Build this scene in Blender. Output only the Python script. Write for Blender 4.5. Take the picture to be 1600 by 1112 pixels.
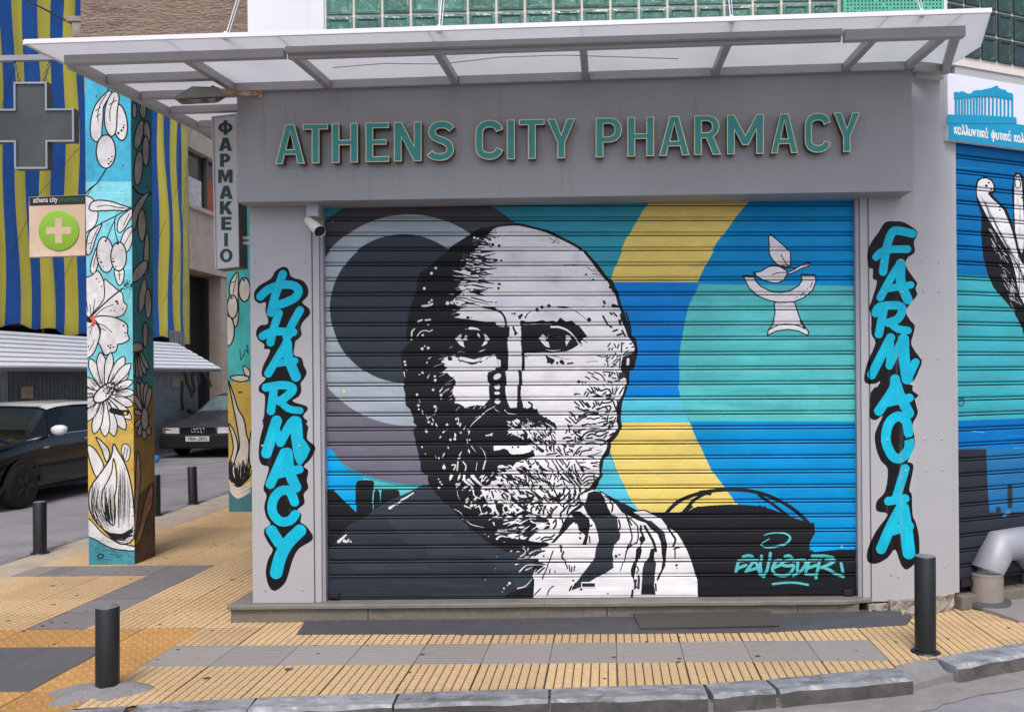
import bpy, bmesh, math, random
import numpy as np
from mathutils import Vector, Matrix
for o in list(bpy.data.objects): bpy.data.objects.remove(o)
PI = math.pi; R = math.radians
sc = bpy.context.scene; col = sc.collection
# ---------------------------------------------------------------- camera
# focal length in 1600-px picture widths, principal point of the (shifted) lens, roll, eye height above the pavement
FPX, PX, PY, ROLL, EYE = 1350.0, 950.0, 583.0, 0.0085, 1.70
cam_d = bpy.data.cameras.new('camera'); cam = bpy.data.objects.new('camera', cam_d); col.objects.link(cam)
cam_d.sensor_width = 36; cam_d.sensor_fit = 'HORIZONTAL'; cam_d.lens = 36*FPX/1600
cam_d.shift_x = (800-PX)/1600; cam_d.shift_y = (PY-556)/1600; cam_d.clip_start = .05; cam_d.clip_end = 500
_c, _s = math.cos(ROLL), math.sin(ROLL)
cam.matrix_world = Matrix(((_c, _s, 0, 0), (0, 0, -1, 0), (-_s, _c, 0, EYE), (0, 0, 0, 1)))
sc.camera = cam
# ---------------------------------------------------------------- overcast daylight
SUN_EL, SUN_AZ = R(56), R(-6)          # azimuth measured from straight behind the camera
world = bpy.data.worlds.new('World'); sc.world = world; world.use_nodes = True
nt = world.node_tree; nt.nodes.clear()
sky = nt.nodes.new('ShaderNodeTexSky'); sky.sky_type = 'NISHITA'; sky.sun_disc = False
sky.sun_elevation = SUN_EL; sky.sun_rotation = PI+SUN_AZ; sky.air_density = 1.0; sky.dust_density = 3.4; sky.ozone_density = 1.0
bg = nt.nodes.new('ShaderNodeBackground'); bg.inputs['Strength'].default_value = 0.15
wo = nt.nodes.new('ShaderNodeOutputWorld'); nt.links.new(sky.outputs[0], bg.inputs[0]); nt.links.new(bg.outputs[0], wo.inputs[0])
sun_d = bpy.data.lights.new('sun', 'SUN'); sun_d.energy = 1.5; sun_d.angle = R(18); sun_d.color = (1, .972, .935)
sun = bpy.data.objects.new('sun', sun_d); col.objects.link(sun)
_d = Vector((math.sin(SUN_AZ)*math.cos(SUN_EL), -math.cos(SUN_AZ)*math.cos(SUN_EL), math.sin(SUN_EL)))   # towards the sun
sun.rotation_euler = _d.to_track_quat('Z', 'Y').to_euler(); sun.location = (0, -6, 12)
vs = sc.view_settings; vs.view_transform = 'Standard'; vs.look = 'None'; vs.gamma = 1; vs.use_curve_mapping = False; vs.exposure = 0.36
sc.cycles.max_bounces = 8; sc.cycles.diffuse_bounces = 4; sc.cycles.glossy_bounces = 3; sc.cycles.transmission_bounces = 4; sc.cycles.use_denoising = True
sc.cycles.caustics_reflective = False; sc.cycles.caustics_refractive = False
# ---------------------------------------------------------------- where a picture point lies on a real plane
def _ray(px, py):
    dx, up = px-PX, PY-py
    return dx*_c+up*_s, -dx*_s+up*_c
def B(px, py, Y):                        # on the plane y = Y
    a, b = _ray(px, py); return Vector((a/FPX*Y, Y, EYE+b/FPX*Y))
def GP(px, py, z=0.0):                   # on the level z
    a, b = _ray(px, py); Y = (z-EYE)*FPX/b; return Vector((a/FPX*Y, Y, z))
def BX(px, py, X):                       # on the plane x = X
    a, b = _ray(px, py); Y = X*FPX/a; return Vector((X, Y, EYE+b/FPX*Y))
def BV(px, py, o, u):                    # on the upright plane through o with level direction u
    a, b = _ray(px, py); d = Vector((a/FPX, 1, b/FPX)); n = Vector((-u[1], u[0], 0))
    k = (Vector(o)-Vector((0, 0, EYE))).dot(n)/d.dot(n); return Vector((0, 0, EYE))+d*k
def PJ(p):
    a, b = p[0]/p[1]*FPX, (p[2]-EYE)/p[1]*FPX
    return PX+a*_c-b*_s, PY-(a*_s+b*_c)
# ---------------------------------------------------------------- objects
ORG = {}
def tag(o, label=None, cat=None, group=None, kind=None):
    for k, v in (('label', label), ('category', cat), ('group', group), ('kind', kind)):
        if v: o[k] = v
    return o
def thing(name, label, cat, loc=(0, 0, 0), rotz=0, group=None, local=False):
    o = bpy.data.objects.new(name, None); o.empty_display_size = .1; col.objects.link(o)
    o.location = loc; o.rotation_euler = (0, 0, rotz)
    ORG[o] = Vector((0, 0, 0)) if local else Vector(loc)
    return tag(o, label, cat, group)
class MB:
    def __init__(s): s.v, s.f, s.m, s.sm = [], [], [], []
    def add(s, vs, fs, mi=0, smooth=False):
        n = len(s.v); s.v += [tuple(v) for v in vs]
        for f in fs: s.f.append([i+n for i in f]); s.m.append(mi); s.sm.append(smooth)
        return s
    def hexa(s, a, b, mi=0):             # two quads a (front) and b (back), same winding
        return s.add(list(a)+list(b), [(0, 1, 2, 3), (7, 6, 5, 4), (0, 4, 5, 1), (1, 5, 6, 2), (2, 6, 7, 3), (3, 7, 4, 0)], mi)
    def box(s, x0, x1, y0, y1, z0, z1, mi=0):
        return s.hexa([(x0, y0, z0), (x1, y0, z0), (x1, y0, z1), (x0, y0, z1)], [(x0, y1, z0), (x1, y1, z0), (x1, y1, z1), (x0, y1, z1)], mi)
    def cbox(s, x0, x1, y0, y1, z0, z1, c, mi=0):   # box with chamfered front edges (front = low y)
        F_ = [(x0+c, y0, z0+c), (x1-c, y0, z0+c), (x1-c, y0, z1-c), (x0+c, y0, z1-c)]
        M_ = [(x0, y0+c, z0), (x1, y0+c, z0), (x1, y0+c, z1), (x0, y0+c, z1)]
        K_ = [(x0, y1, z0), (x1, y1, z0), (x1, y1, z1), (x0, y1, z1)]
        fs = [(0, 1, 2, 3)]
        for i in range(4):
            j = (i+1) % 4; fs += [(i+4, j+4, j, i), (i+8, j+8, j+4, i+4)]
        return s.add(F_+M_+K_, fs, mi)
    def beam(s, p, q, w, h, mi=0, up=(0, 0, 1)):
        p, q = Vector(p), Vector(q); d = (q-p).normalized(); x = d.cross(Vector(up)).normalized(); z = x.cross(d)
        c = [(-w/2, -h/2), (w/2, -h/2), (w/2, h/2), (-w/2, h/2)]
        return s.hexa([p+x*a+z*b for a, b in c], [q+x*a+z*b for a, b in c], mi)
    def tube(s, path, r, n=10, mi=0, cap=True):
        path = [Vector(p) for p in path]; rings = []; L = len(path)
        rr = r if isinstance(r, (list, tuple)) else [r]*L
        up = Vector((0, 0, 1))
        for i, p in enumerate(path):
            d = ((path[min(i+1, L-1)]-p).normalized()+(p-path[max(i-1, 0)]).normalized()).normalized()
            x = d.cross(up)
            if x.length < .05: x = d.cross(Vector((0, 1, 0)))
            x.normalize(); z = x.cross(d)
            k = 1.0
            if 0 < i < L-1:
                ca = (path[i+1]-p).normalized().dot((p-path[i-1]).normalized()); k = 1/max(.5, math.sqrt((1+ca)/2))
            # stretch the mitre in the plane of the bend
            bend = ((path[min(i+1, L-1)]-p).normalized()-(p-path[max(i-1, 0)]).normalized()) if 0 < i < L-1 else Vector()
            ring = []
            for j in range(n):
                a = 2*PI*j/n; v = x*math.cos(a)*rr[i]+z*math.sin(a)*rr[i]
                if bend.length > 1e-4:
                    bn = bend.normalized(); v += bn*v.dot(bn)*(k-1)
                ring.append(p+v)
            rings.append(ring)
        vs = [v for g in rings for v in g]; fs = []
        for i in range(L-1):
            for j in range(n): fs.append((i*n+j, i*n+(j+1) % n, (i+1)*n+(j+1) % n, (i+1)*n+j))
        s.add(vs, fs, mi, True)
        if cap: s.add(rings[0], [tuple(range(n))[::-1]], mi); s.add(rings[-1], [tuple(range(n))], mi)
        return s
    def lathe(s, c, prof, n=16, mi=0, axis='z', smooth=True):
        c = Vector(c); vs = []; L = len(prof)
        for r, h in prof:
            for j in range(n):
                a = 2*PI*j/n; q = (r*math.cos(a), r*math.sin(a), h)
                vs.append(c+Vector({'z': q, 'y': (q[0], q[2], q[1]), 'x': (q[2], q[0], q[1])}[axis]))
        fs = [(i*n+j, i*n+(j+1) % n, (i+1)*n+(j+1) % n, (i+1)*n+j) for i in range(L-1) for j in range(n)]
        s.add(vs, fs, mi, smooth)
        s.add(vs[:n], [tuple(range(n))[::-1]], mi); s.add(vs[-n:], [tuple(range(n))], mi)
        return s
    def prism(s, loop, off, mi=0):       # closed 3-D loop extruded by a vector
        n = len(loop); a = [Vector(p) for p in loop]; b = [p+Vector(off) for p in a]
        return s.add(a+b, [tuple(range(n)), tuple(range(2*n-1, n-1, -1))]+[(i, i+n, (i+1) % n+n, (i+1) % n) for i in range(n)], mi)
    def build(s, name, mats, parent=None, uv=None, bevel=0, org=None, smooth=None):
        o0 = ORG.get(parent, Vector((0, 0, 0))) if org is None else Vector(org)
        me = bpy.data.meshes.new(name)
        me.from_pydata([(v[0]-o0.x, v[1]-o0.y, v[2]-o0.z) for v in s.v], [], s.f)
        for m in (mats if isinstance(mats, (list, tuple)) else [mats]): me.materials.append(MAT[m] if isinstance(m, str) else m)
        me.polygons.foreach_set('material_index', s.m); me.polygons.foreach_set('use_smooth', s.sm if smooth is None else [smooth]*len(s.f))
        if uv:
            x0, y0, x1, y1 = uv; ul = me.uv_layers.new(name='UVMap')
            for l in me.loops:
                px, py = PJ(s.v[l.vertex_index]); ul.data[l.index].uv = ((px-x0)/(x1-x0), 1-(py-y0)/(y1-y0))
        bm = bmesh.new(); bm.from_mesh(me); bmesh.ops.recalc_face_normals(bm, faces=bm.faces)
        if bevel: bmesh.ops.bevel(bm, geom=[e for e in bm.edges if len(e.link_faces) == 2 and e.calc_face_angle(0) > .6], offset=bevel, segments=2, profile=.6, affect='EDGES', clamp_overlap=True)
        bm.to_mesh(me); bm.free(); me.update()
        o = bpy.data.objects.new(name, me); col.objects.link(o)
        if parent is not None: o.parent = parent; ORG[o] = o0
        else:
            o.location = o0; ORG[o] = o0
        return o
def copy_tree(o, parent=None):
    c = o.copy(); col.objects.link(c); c.parent = parent
    for ch in list(o.children): copy_tree(ch, c)
    return c
def text_mesh(body, size, mat, parent, frame, name='lettering', bold=0.0, depth=.002, align='LEFT', spacing=1.0, width=None):
    """letters laid on a plane: frame = (origin, right, up); out of the plane by depth"""
    cu = bpy.data.curves.new('t', 'FONT'); cu.body = body; cu.size = size; cu.offset = bold; cu.align_x = align; cu.space_character = spacing; cu.resolution_u = 3
    ob = bpy.data.objects.new('t', cu); col.objects.link(ob); dg = bpy.context.evaluated_depsgraph_get()
    me = bpy.data.meshes.new_from_object(ob.evaluated_get(dg)); bpy.data.objects.remove(ob); bpy.data.curves.remove(cu)
    o_, r_, u_ = (Vector(q) for q in frame); n_ = r_.cross(u_); xs = [v.co.x for v in me.vertices]
    k = 1.0 if width is None else width/(max(xs)-min(xs)); x0 = min(xs) if width else 0
    mb = MB(); vs = [o_+r_*((v.co.x-x0)*k)+u_*v.co.y+n_*depth for v in me.vertices]
    mb.add(vs, [tuple(p.vertices) for p in me.polygons]); bpy.data.meshes.remove(me)
    return mb.build(name, mat, parent)
# ---------------------------------------------------------------- materials
MAT = {}
def srgb(c):
    return tuple((x/255/12.92 if x/255 <= .04045 else ((x/255+.055)/1.055)**2.4) for x in c)
def mat(name, c, rough=.6, metal=0, var=.12, scale=6, bump=0, bscale=60, c2=None, c2amt=.5, c2scale=2, rnd=0, spec=.5, img=None, stretch=(1, 1, 1), stain=None, streak=None, coat=0, dist=.01, fine=0):
    m = bpy.data.materials.new(name); m.use_nodes = True; t = m.node_tree; N, L = t.nodes, t.links; N.clear()
    out = N.new('ShaderNodeOutputMaterial'); b = N.new('ShaderNodeBsdfPrincipled'); L.new(b.outputs[0], out.inputs[0])
    b.inputs['Roughness'].default_value = rough; b.inputs['Metallic'].default_value = metal; b.inputs['Specular IOR Level'].default_value = spec
    if coat: b.inputs['Coat Weight'].default_value = coat; b.inputs['Coat Roughness'].default_value = .06
    tc = N.new('ShaderNodeTexCoord'); mp = N.new('ShaderNodeMapping'); mp.inputs['Scale'].default_value = stretch; L.new(N.new('ShaderNodeNewGeometry').outputs['Position'], mp.inputs[0]); co = mp.outputs[0]
    def noise(sc_, det=6, rg=.6):
        nonlocal co
        n = N.new('ShaderNodeTexNoise'); n.inputs['Scale'].default_value = sc_; n.inputs['Detail'].default_value = det; n.inputs['Roughness'].default_value = rg; L.new(co, n.inputs['Vector']); return n.outputs['Fac']
    def ramp(fac, a, b_):
        r = N.new('ShaderNodeMapRange'); r.inputs['From Min'].default_value = a; r.inputs['From Max'].default_value = b_; L.new(fac, r.inputs['Value']); r.clamp = True; return r.outputs[0]
    def mix(f, a, b_, bt='MIX'):
        x = N.new('ShaderNodeMix'); x.data_type = 'RGBA'; x.blend_type = bt
        for s_, v in ((0, f), (6, a), (7, b_)):
            if hasattr(v, 'is_output'): L.new(v, x.inputs[s_])
            else: x.inputs[s_].default_value = v if s_ == 0 else tuple(v)+(1,)
        return x.outputs[2]
    base = srgb(c)
    cur = mix(ramp(noise(scale), .3, .7), tuple(x*(1-var) for x in base), tuple(min(1, x*(1+var)) for x in base))
    if c2: cur = mix(ramp(noise(c2scale, 8, .7), .62-c2amt*.3, .70-c2amt*.05), cur, srgb(c2))
    if img:
        iu = N.new('ShaderNodeTexImage'); iu.image = img; iu.extension = 'EXTEND'; uvn = N.new('ShaderNodeUVMap'); uvn.uv_map = 'UVMap'; L.new(uvn.outputs[0], iu.inputs[0])
        cur = mix(iu.outputs[1], cur, iu.outputs[0])
    if stain: cur = mix(ramp(noise(stain[1], 9, .75), stain[2], stain[3]), cur, srgb(stain[0]))
    if streak:
        m2 = N.new('ShaderNodeMapping'); m2.inputs['Scale'].default_value = (11, 11, .55); L.new(mp.inputs[0].links[0].from_socket, m2.inputs[0]); co = m2.outputs[0]
        cur = mix(ramp(noise(1.6, 7, .7), streak[1], streak[2]), cur, srgb(streak[0])); co = mp.outputs[0]
    if fine: cur = mix(ramp(noise(fine, 2, .5), .2, .8), cur, mix(1.0, cur, (.62, .62, .62), 'MULTIPLY'))
    if rnd:
        oi = N.new('ShaderNodeObjectInfo'); r = N.new('ShaderNodeMapRange'); r.inputs['To Min'].default_value = 1-rnd; r.inputs['To Max'].default_value = 1+rnd*.6; L.new(oi.outputs['Random'], r.inputs['Value'])
        cb = N.new('ShaderNodeCombineColor')
        for i in range(3): L.new(r.outputs[0], cb.inputs[i])
        cur = mix(1.0, cur, cb.outputs[0], 'MULTIPLY')
    L.new(cur, b.inputs['Base Color'])
    if bump:
        bn = N.new('ShaderNodeBump'); bn.inputs['Strength'].default_value = bump; bn.inputs['Distance'].default_value = dist; L.new(noise(bscale, 5, .6), bn.inputs['Height']); L.new(bn.outputs[0], b.inputs['Normal'])
    MAT[name] = m; m['_b'] = 1
    return m
# ---------------------------------------------------------------- painter (flat print, computed in memory)
class Paint:
    """A small raster painter.  Coordinates are picture units of the wall being painted."""
    def __init__(s, x0, y0, x1, y1, k, base=(0, 0, 0), alpha=1.0):
        s.x0, s.y0, s.k = x0, y0, k
        s.w, s.h = int(round((x1-x0)*k)), int(round((y1-y0)*k))
        s.x1, s.y1 = x0+s.w/k, y0+s.h/k
        s.a = np.zeros((s.h, s.w, 4), np.float32)
        s.a[..., :3] = np.array(base)/255.0; s.a[..., 3] = alpha
        s.f = (0, 0, 1.0); s.lw = 1.0
    def fr(s, ox, oy, z): s.f = (ox, oy, z)
    def pts(s, t):
        if isinstance(t, str):
            v = [tuple(float(q) for q in p.split(',')) for p in t.split()]
        else: v = [tuple(p) for p in t]
        ox, oy, z = s.f
        return [((p[0]/z+ox-s.x0)*s.k, (p[1]/z+oy-s.y0)*s.k)+tuple(p[2:]) for p in v]
    def col(s, c):
        c = PAL[c] if isinstance(c, str) else c
        return np.array(c, np.float32)/255.0
    def mask(s, p):
        ys = [q[1] for q in p]; xs = [q[0] for q in p]
        r0, r1 = max(0, int(math.floor(min(ys)))), min(s.h, int(math.ceil(max(ys)))+1)
        c0, c1 = max(0, int(math.floor(min(xs)))), min(s.w, int(math.ceil(max(xs)))+1)
        if r1 <= r0 or c1 <= c0: return None
        tg = np.zeros((r1-r0, c1-c0+1), np.int32)
        n = len(p)
        for i in range(n):
            xa, ya = p[i][:2]; xb, yb = p[(i+1) % n][:2]
            if ya == yb: continue
            if ya > yb: xa, ya, xb, yb = xb, yb, xa, ya
            ra, rb = max(r0, int(math.ceil(ya-.5))), min(r1-1, int(math.ceil(yb-.5))-1)
            if rb < ra: continue
            rows = np.arange(ra, rb+1)
            xi = xa+(rows+.5-ya)*(xb-xa)/(yb-ya)
            ci = np.clip(np.ceil(xi-.5).astype(int), c0, c1)-c0
            np.add.at(tg, (rows-r0, ci), 1)
        return (r0, r1, c0, c1), (np.cumsum(tg, axis=1)[:, :-1] & 1).astype(bool)
    def put(s, box, m, c):
        r0, r1, c0, c1 = box
        s.a[r0:r1, c0:c1, :3][m] = s.col(c); s.a[r0:r1, c0:c1, 3][m] = 1
    def G(s, c, t, smooth=0):                       # filled polygon
        p = s.pts(t)
        if smooth: p = crom(p, True, smooth)
        r = s.mask(p)
        if r: s.put(r[0], r[1], c)
    def _seg(s, c, a, b, ra, rb):
        R = max(ra, rb)+1
        r0, r1 = max(0, int(min(a[1], b[1])-R)), min(s.h, int(max(a[1], b[1])+R)+1)
        c0, c1 = max(0, int(min(a[0], b[0])-R)), min(s.w, int(max(a[0], b[0])+R)+1)
        if r1 <= r0 or c1 <= c0: return
        Y, X = np.mgrid[r0:r1, c0:c1]; X = X+.5-a[0]; Y = Y+.5-a[1]
        dx, dy = b[0]-a[0], b[1]-a[1]; L = dx*dx+dy*dy+1e-9
        u = np.clip((X*dx+Y*dy)/L, 0, 1)
        m = np.hypot(X-u*dx, Y-u*dy) <= ra+(rb-ra)*u
        s.put((r0, r1, c0, c1), m, c)
    def L(s, c, w, t, taper=0, smooth=3):           # brush line; taper 1: thin end, 2: both ends thin
        p = s.pts(t)
        if smooth and len(p) > 2: p = crom(p, False, smooth)
        n = len(p)-1; hw = w*s.lw/s.f[2]*s.k/2
        def rad(i):
            u = i/max(1, n)
            if taper == 1: return hw*(1.12-u*.75)
            if taper == 2: return hw*(1.15-.75*abs(2*u-1))
            return hw
        if n == 0: s._seg(c, p[0], p[0], hw, hw)
        for i in range(n): s._seg(c, p[i], p[i+1], rad(i), rad(i+1))
    def M(s, c, w, many, taper=0):                  # many brush lines separated by ';'
        for t in many.split(';'):
            if t.strip(): s.L(c, w, t, taper)
    def D(s, c, t):                                 # dots x,y,r
        for q in s.pts(t):
            r = q[2]/s.f[2]*s.k
            s._seg(c, q, q, r, r)
    def E(s, c, cx, cy, rx, ry, rot=0, n=40, o=None, ow=6):
        ca, sa = math.cos(math.radians(rot)), math.sin(math.radians(rot))
        p = [(cx+rx*math.cos(i*2*PI/n)*ca-ry*math.sin(i*2*PI/n)*sa, cy+rx*math.cos(i*2*PI/n)*sa+ry*math.sin(i*2*PI/n)*ca) for i in range(n)]
        s.G(c, p)
        if o: s.L(o, ow, p+[p[0]], 0, 0)
    def O(s, c, o, ow, t, smooth=3):                # polygon with an outline
        s.G(c, t, smooth)
        p = [tuple(float(q) for q in u.split(',')) for u in t.split()]
        q = crom(p, True, smooth) if smooth else p
        s.L(o, ow, q+[q[0]], 0, 0)
    def petal(s, c, o, ow, cx, cy, tx, ty, w, r0=.2):
        dx, dy = tx-cx, ty-cy; l = math.hypot(dx, dy); nx, ny = -dy/l, dx/l
        P = [(r0, .25), (.45, .75), (.72, 1), (.9, .7), (1, .15)]
        a = [(cx+dx*u+nx*w*v, cy+dy*u+ny*w*v) for u, v in P]; b = [(cx+dx*u-nx*w*v, cy+dy*u-ny*w*v) for u, v in P]
        q = crom(a+b[::-1], True, 3)
        s.G(c, q); s.L(o, ow, q+[q[0]], 0, 0)
    def mottle(s, amt, seed, cell=(60, 25)):        # uneven coverage of the paint
        rg = np.random.default_rng(seed)
        g = np.zeros((s.h, s.w), np.float32)
        for f, wgt in ((1, .5), (3, .3), (9, .2)):
            gh, gw = max(2, int(s.h/s.k/cell[1]*f)), max(2, int(s.w/s.k/cell[0]*f))
            q = rg.standard_normal((gh+1, gw+1)).astype(np.float32)
            yy = np.linspace(0, gh-1e-3, s.h); xx = np.linspace(0, gw-1e-3, s.w)
            yi, xi = yy.astype(int), xx.astype(int); fy, fx = (yy-yi)[:, None], (xx-xi)[None]
            fy = fy*fy*(3-2*fy); fx = fx*fx*(3-2*fx)
            g += wgt*((q[yi][:, xi]*(1-fx)+q[yi][:, xi+1]*fx)*(1-fy)+(q[yi+1][:, xi]*(1-fx)+q[yi+1][:, xi+1]*fx)*fy)
        s.a[..., :3] *= (1+amt*g)[..., None]
    def image(s, name):
        im = bpy.data.images.new(name, s.w, s.h, alpha=True)
        im.alpha_mode = 'CHANNEL_PACKED'
        im.pixels.foreach_set(np.ascontiguousarray(np.clip(s.a[::-1], 0, 1)).ravel())
        im.update(); im.pack()
        return im
def crom(p, closed, k):
    n = len(p); out = []
    if n < 3: return list(p)
    for i in range(n if closed else n-1):
        a, b, c, d = (p[(i-1) % n], p[i], p[(i+1) % n], p[(i+2) % n]) if closed else (p[max(0, i-1)], p[i], p[i+1], p[min(n-1, i+2)])
        for j in range(k):
            t = j/k
            out.append(tuple(.5*(2*b[m]+(c[m]-a[m])*t+(2*a[m]-5*b[m]+4*c[m]-d[m])*t*t+(3*b[m]-a[m]-3*c[m]+d[m])*t**3) for m in (0, 1)))
    if not closed: out.append(tuple(p[-1][:2]))
    return out
PAL = dict(K=(27, 28, 33), N=(52, 60, 70), W=(228, 226, 229), n=(45, 51, 60), T=(52, 150, 172), t=(84, 190, 212), A=(84, 186, 188),
           Y=(226, 203, 112), B=(0, 124, 202), b=(0, 140, 203), c=(8, 160, 220), L=(162, 173, 182), P=(108, 105, 118), g=(72, 71, 78),
           S=(84, 186, 190), C=(16, 178, 208), k=(18, 18, 22), w=(218, 214, 216), R=(225, 95, 85), y=(204, 172, 84), v=(150, 150, 205), h=(36, 188, 214))
def flow(m, c, seed, n, poly, ang, length, width, taper):
    """short hair strokes that follow a direction field inside a region"""
    m.fr(0, 0, 1); r = random.Random(seed); q = [tuple(map(float, p.split(','))) for p in poly.split()]
    xs, ys = [p[0] for p in q], [p[1] for p in q]; k = 0
    while k < n:
        x, y = r.uniform(min(xs), max(xs)), r.uniform(min(ys), max(ys)); ins = False
        for i in range(len(q)):
            (xa, ya), (xb, yb) = q[i-1], q[i]
            if (ya > y) != (yb > y) and x < (xb-xa)*(y-ya)/(yb-ya)+xa: ins = not ins
        if not ins: continue
        k += 1; a = ang(x, y)+r.gauss(0, .18); l = length*r.uniform(.5, 1.4); b = r.uniform(-.3, .3)
        m.L(c, width*r.uniform(.7, 1.4), [(x, y), (x+l*.5*math.cos(a), y+l*.5*math.sin(a)), (x+l*math.cos(a+b), y+l*math.sin(a+b))], taper, 2)
def tint(m, c, n, seed, poly, rad, amt):
    """thin overspray in soft patches, only over light paint"""
    r = random.Random(seed); q = [tuple(map(float, p.split(','))) for p in poly.split()]
    for i in range(n):
        t = r.random(); a, b = r.choice(q), r.choice(q); x, y = a[0]+(b[0]-a[0])*t, a[1]+(b[1]-a[1])*t; R_ = rad*r.uniform(.4, 1.2)
        px, py, k = (x-m.x0)*m.k, (y-m.y0)*m.k, R_*m.k; r0, r1, c0, c1 = max(0, int(py-k)), min(m.h, int(py+k)), max(0, int(px-k)), min(m.w, int(px+k))
        Y, X = np.mgrid[r0:r1, c0:c1]; g = np.clip(1-np.hypot((X-px)/k, (Y-py)/k), 0, 1)[..., None]*amt*r.uniform(.5, 2.5); s_ = m.a[r0:r1, c0:c1, :3]; lum = (s_.mean(2, keepdims=True) > .7)
        m.a[r0:r1, c0:c1, :3] = np.where(lum, s_*(1-g)+m.col(c)*g, s_)
def wear(m, seed):
    """rub marks along the slats and small chips"""
    r = np.random.default_rng(seed)
    for i in range(1500):
        y = int(r.integers(0, m.h-3)); x = int(r.integers(0, m.w)); l = int(r.exponential(70)*m.k/2.5)+10; k = 1+r.normal(0, .055)
        m.a[y:y+int(r.integers(1, 3)), x:x+l, :3] *= k
    for i in range(500):
        y = int(r.integers(0, m.h-3)); x = int(r.integers(0, m.w-8)); c = np.array((.62, .62, .63)) if r.random() < .6 else np.array((.2, .2, .21)); w = int(r.integers(1, 5))
        m.a[y:y+int(r.integers(1, 3)), x:x+w, :3] = m.a[y:y+1, x:x+w, :3]*.5+c*.5
def paint_main():
    m = Paint(500, 290, 1350, 945, 2.5, PAL['T'])
    G, L, M, D = m.G, m.L, m.M, m.D
    def disc(c, x, y, r): m.fr(0, 0, 1); m.E(c, x, y, r, r, 0, 90)
    # ---- colour fields
    disc('g', 655, 525, 232)
    rows = np.arange(m.h)/m.k+m.y0; u = np.clip((rows-420)/200, 0, 1)[:, None, None]
    box, mk = m.mask(m.pts([(655+232*math.cos(i*PI/60), 525+232*math.sin(i*PI/60)) for i in range(120)]))
    sub = m.a[box[0]:box[1], box[2]:box[3], :3]
    gcol = m.col('g')*(1-u)+m.col('P')*u
    sub[mk] = np.broadcast_to(gcol[box[0]:box[1]], sub.shape)[mk]
    disc('L', 640, 500, 165); disc('N', 632, 482, 116)
    m.fr(0, 0, 1)
    G('c', '500,690 520,704 545,738 575,751 600,757 600,830 500,830')
    G('A', '568,745 590,752 620,758 680,762 680,800 590,800 560,790')
    # right half: bands inside the ring and the disc
    ring = [(1376+443*math.cos(math.radians(a)), 572+443*math.sin(math.radians(a))) for a in range(90, 271, 3)]
    disc_e = [(1185, 295), (1178, 305), (1150, 340), (1120, 382), (1103, 412), (1090, 441), (1076, 480), (1066, 520), (1061, 560), (1060, 600), (1066, 632), (1078, 660), (1096, 700), (1112, 735), (1133, 762), (1152, 788), (1180, 830)]
    G('Y', ring+[(1400, 100)])
    G('B', '930,441 1200,441 1200,621 930,621'); G('t', '930,621 1200,621 1200,660 930,660')
    G('t', '925,700 953,712 968,744 990,787 1000,800 925,800')
    G('b', disc_e+[(1350, 945), (1350, 290)])
    i0 = [p for p in disc_e if 441 <= p[1] <= 660]
    G('A', [(1093, 444)]+i0[1:-1]+[(1078, 658), (1350, 658), (1350, 447)])
    rg = random.Random(4)
    # spray-can unevenness of the aqua field and the blues
    for i in range(60):
        x, y = rg.uniform(1075, 1330), rg.uniform(455, 650); d = rg.choice((-9, -5, 5, 9, 12))
        box = m.mask(m.pts([(x-40, y-4), (x+50, y-5), (x+60, y+4), (x-50, y+5)]))
        if box:
            sb = m.a[box[0][0]:box[0][1], box[0][2]:box[0][3], :3]; q = box[1] & (sb[..., 0] > .27) & (sb[..., 0] < .42) & (sb[..., 1] > .68)
            sb[q] += np.array((d*.6, d*.5, d*.6))/255
    # ---- left shelf silhouettes
    m.fr(505, 720, 5.055)
    G('K', '0,235 60,225 85,230 255,405 255,180 275,155 330,150 385,152 402,165 388,300 388,400 400,300 402,245 425,215 448,250 452,340 460,230 520,225 590,228 608,245 608,290 660,260 720,240 760,215 1011,215 1011,1112 0,1112')
    G('A', '608,282 660,262 720,232 740,212 690,205 600,225')
    G('K', '380,440 480,375 610,300 700,245 760,205 1011,205 1011,500')
    m.fr(0, 0, 1)
    # coat
    G('N', '505,866 525,845 545,820 562,812 585,795 607,782 640,768 660,757 690,755 720,760 760,800 840,850 850,945 500,945 500,868')
    G('n', '505,866 525,845 545,820 562,812 600,806 640,850 700,862 760,872 800,905 820,945 500,945')
    for i in range(26):
        x, y = rg.uniform(520, 760), rg.uniform(830, 930); d = rg.choice((-4, -3, 3, 5))
        L(tuple(v+d for v in (46, 55, 66)), rg.uniform(5, 12), [(x, y), (x+rg.uniform(40, 110), y+rg.uniform(-3, 3))], 2, 0)
    G('K', '688,768 680,757 700,752 735,752 790,800 855,812 860,852 840,860 790,862 760,845 735,826 715,800 706,792')
    G('K', '935,765 1000,800 1060,800 1100,945 838,945 832,872 870,830')
    # ---- head, black first
    G('K', '797,350 760,355 740,362 728,372 715,380 706,386 695,396 688,400 676,412 666,420 656,427 653,436 652,441 650,455 646,468 641,482 637,497 637,505 634,518 636,530 640,535 632,543 628,550 627,560 628,567 630,580 629,590 631,605 634,616 634,632 641,639 643,645 646,652 646,660 652,666 646,671 650,685 651,697 654,708 655,716 657,722 658,735 664,740 669,743 670,756 700,790 760,840 860,852 905,800 932,762 936,751 942,742 940,736 942,728 944,717 949,713 952,709 955,698 956,691 963,684 969,675 972,665 970,655 971,645 972,632 976,620 981,607 982,595 983,580 990,577 993,565 997,552 996,540 994,530 986,524 986,515 980,503 977,490 973,480 970,470 967,459 961,452 959,441 953,437 946,430 938,420 930,412 922,402 912,389 905,384 890,376 872,367 858,360 850,358 830,353 812,349', 2)
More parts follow.
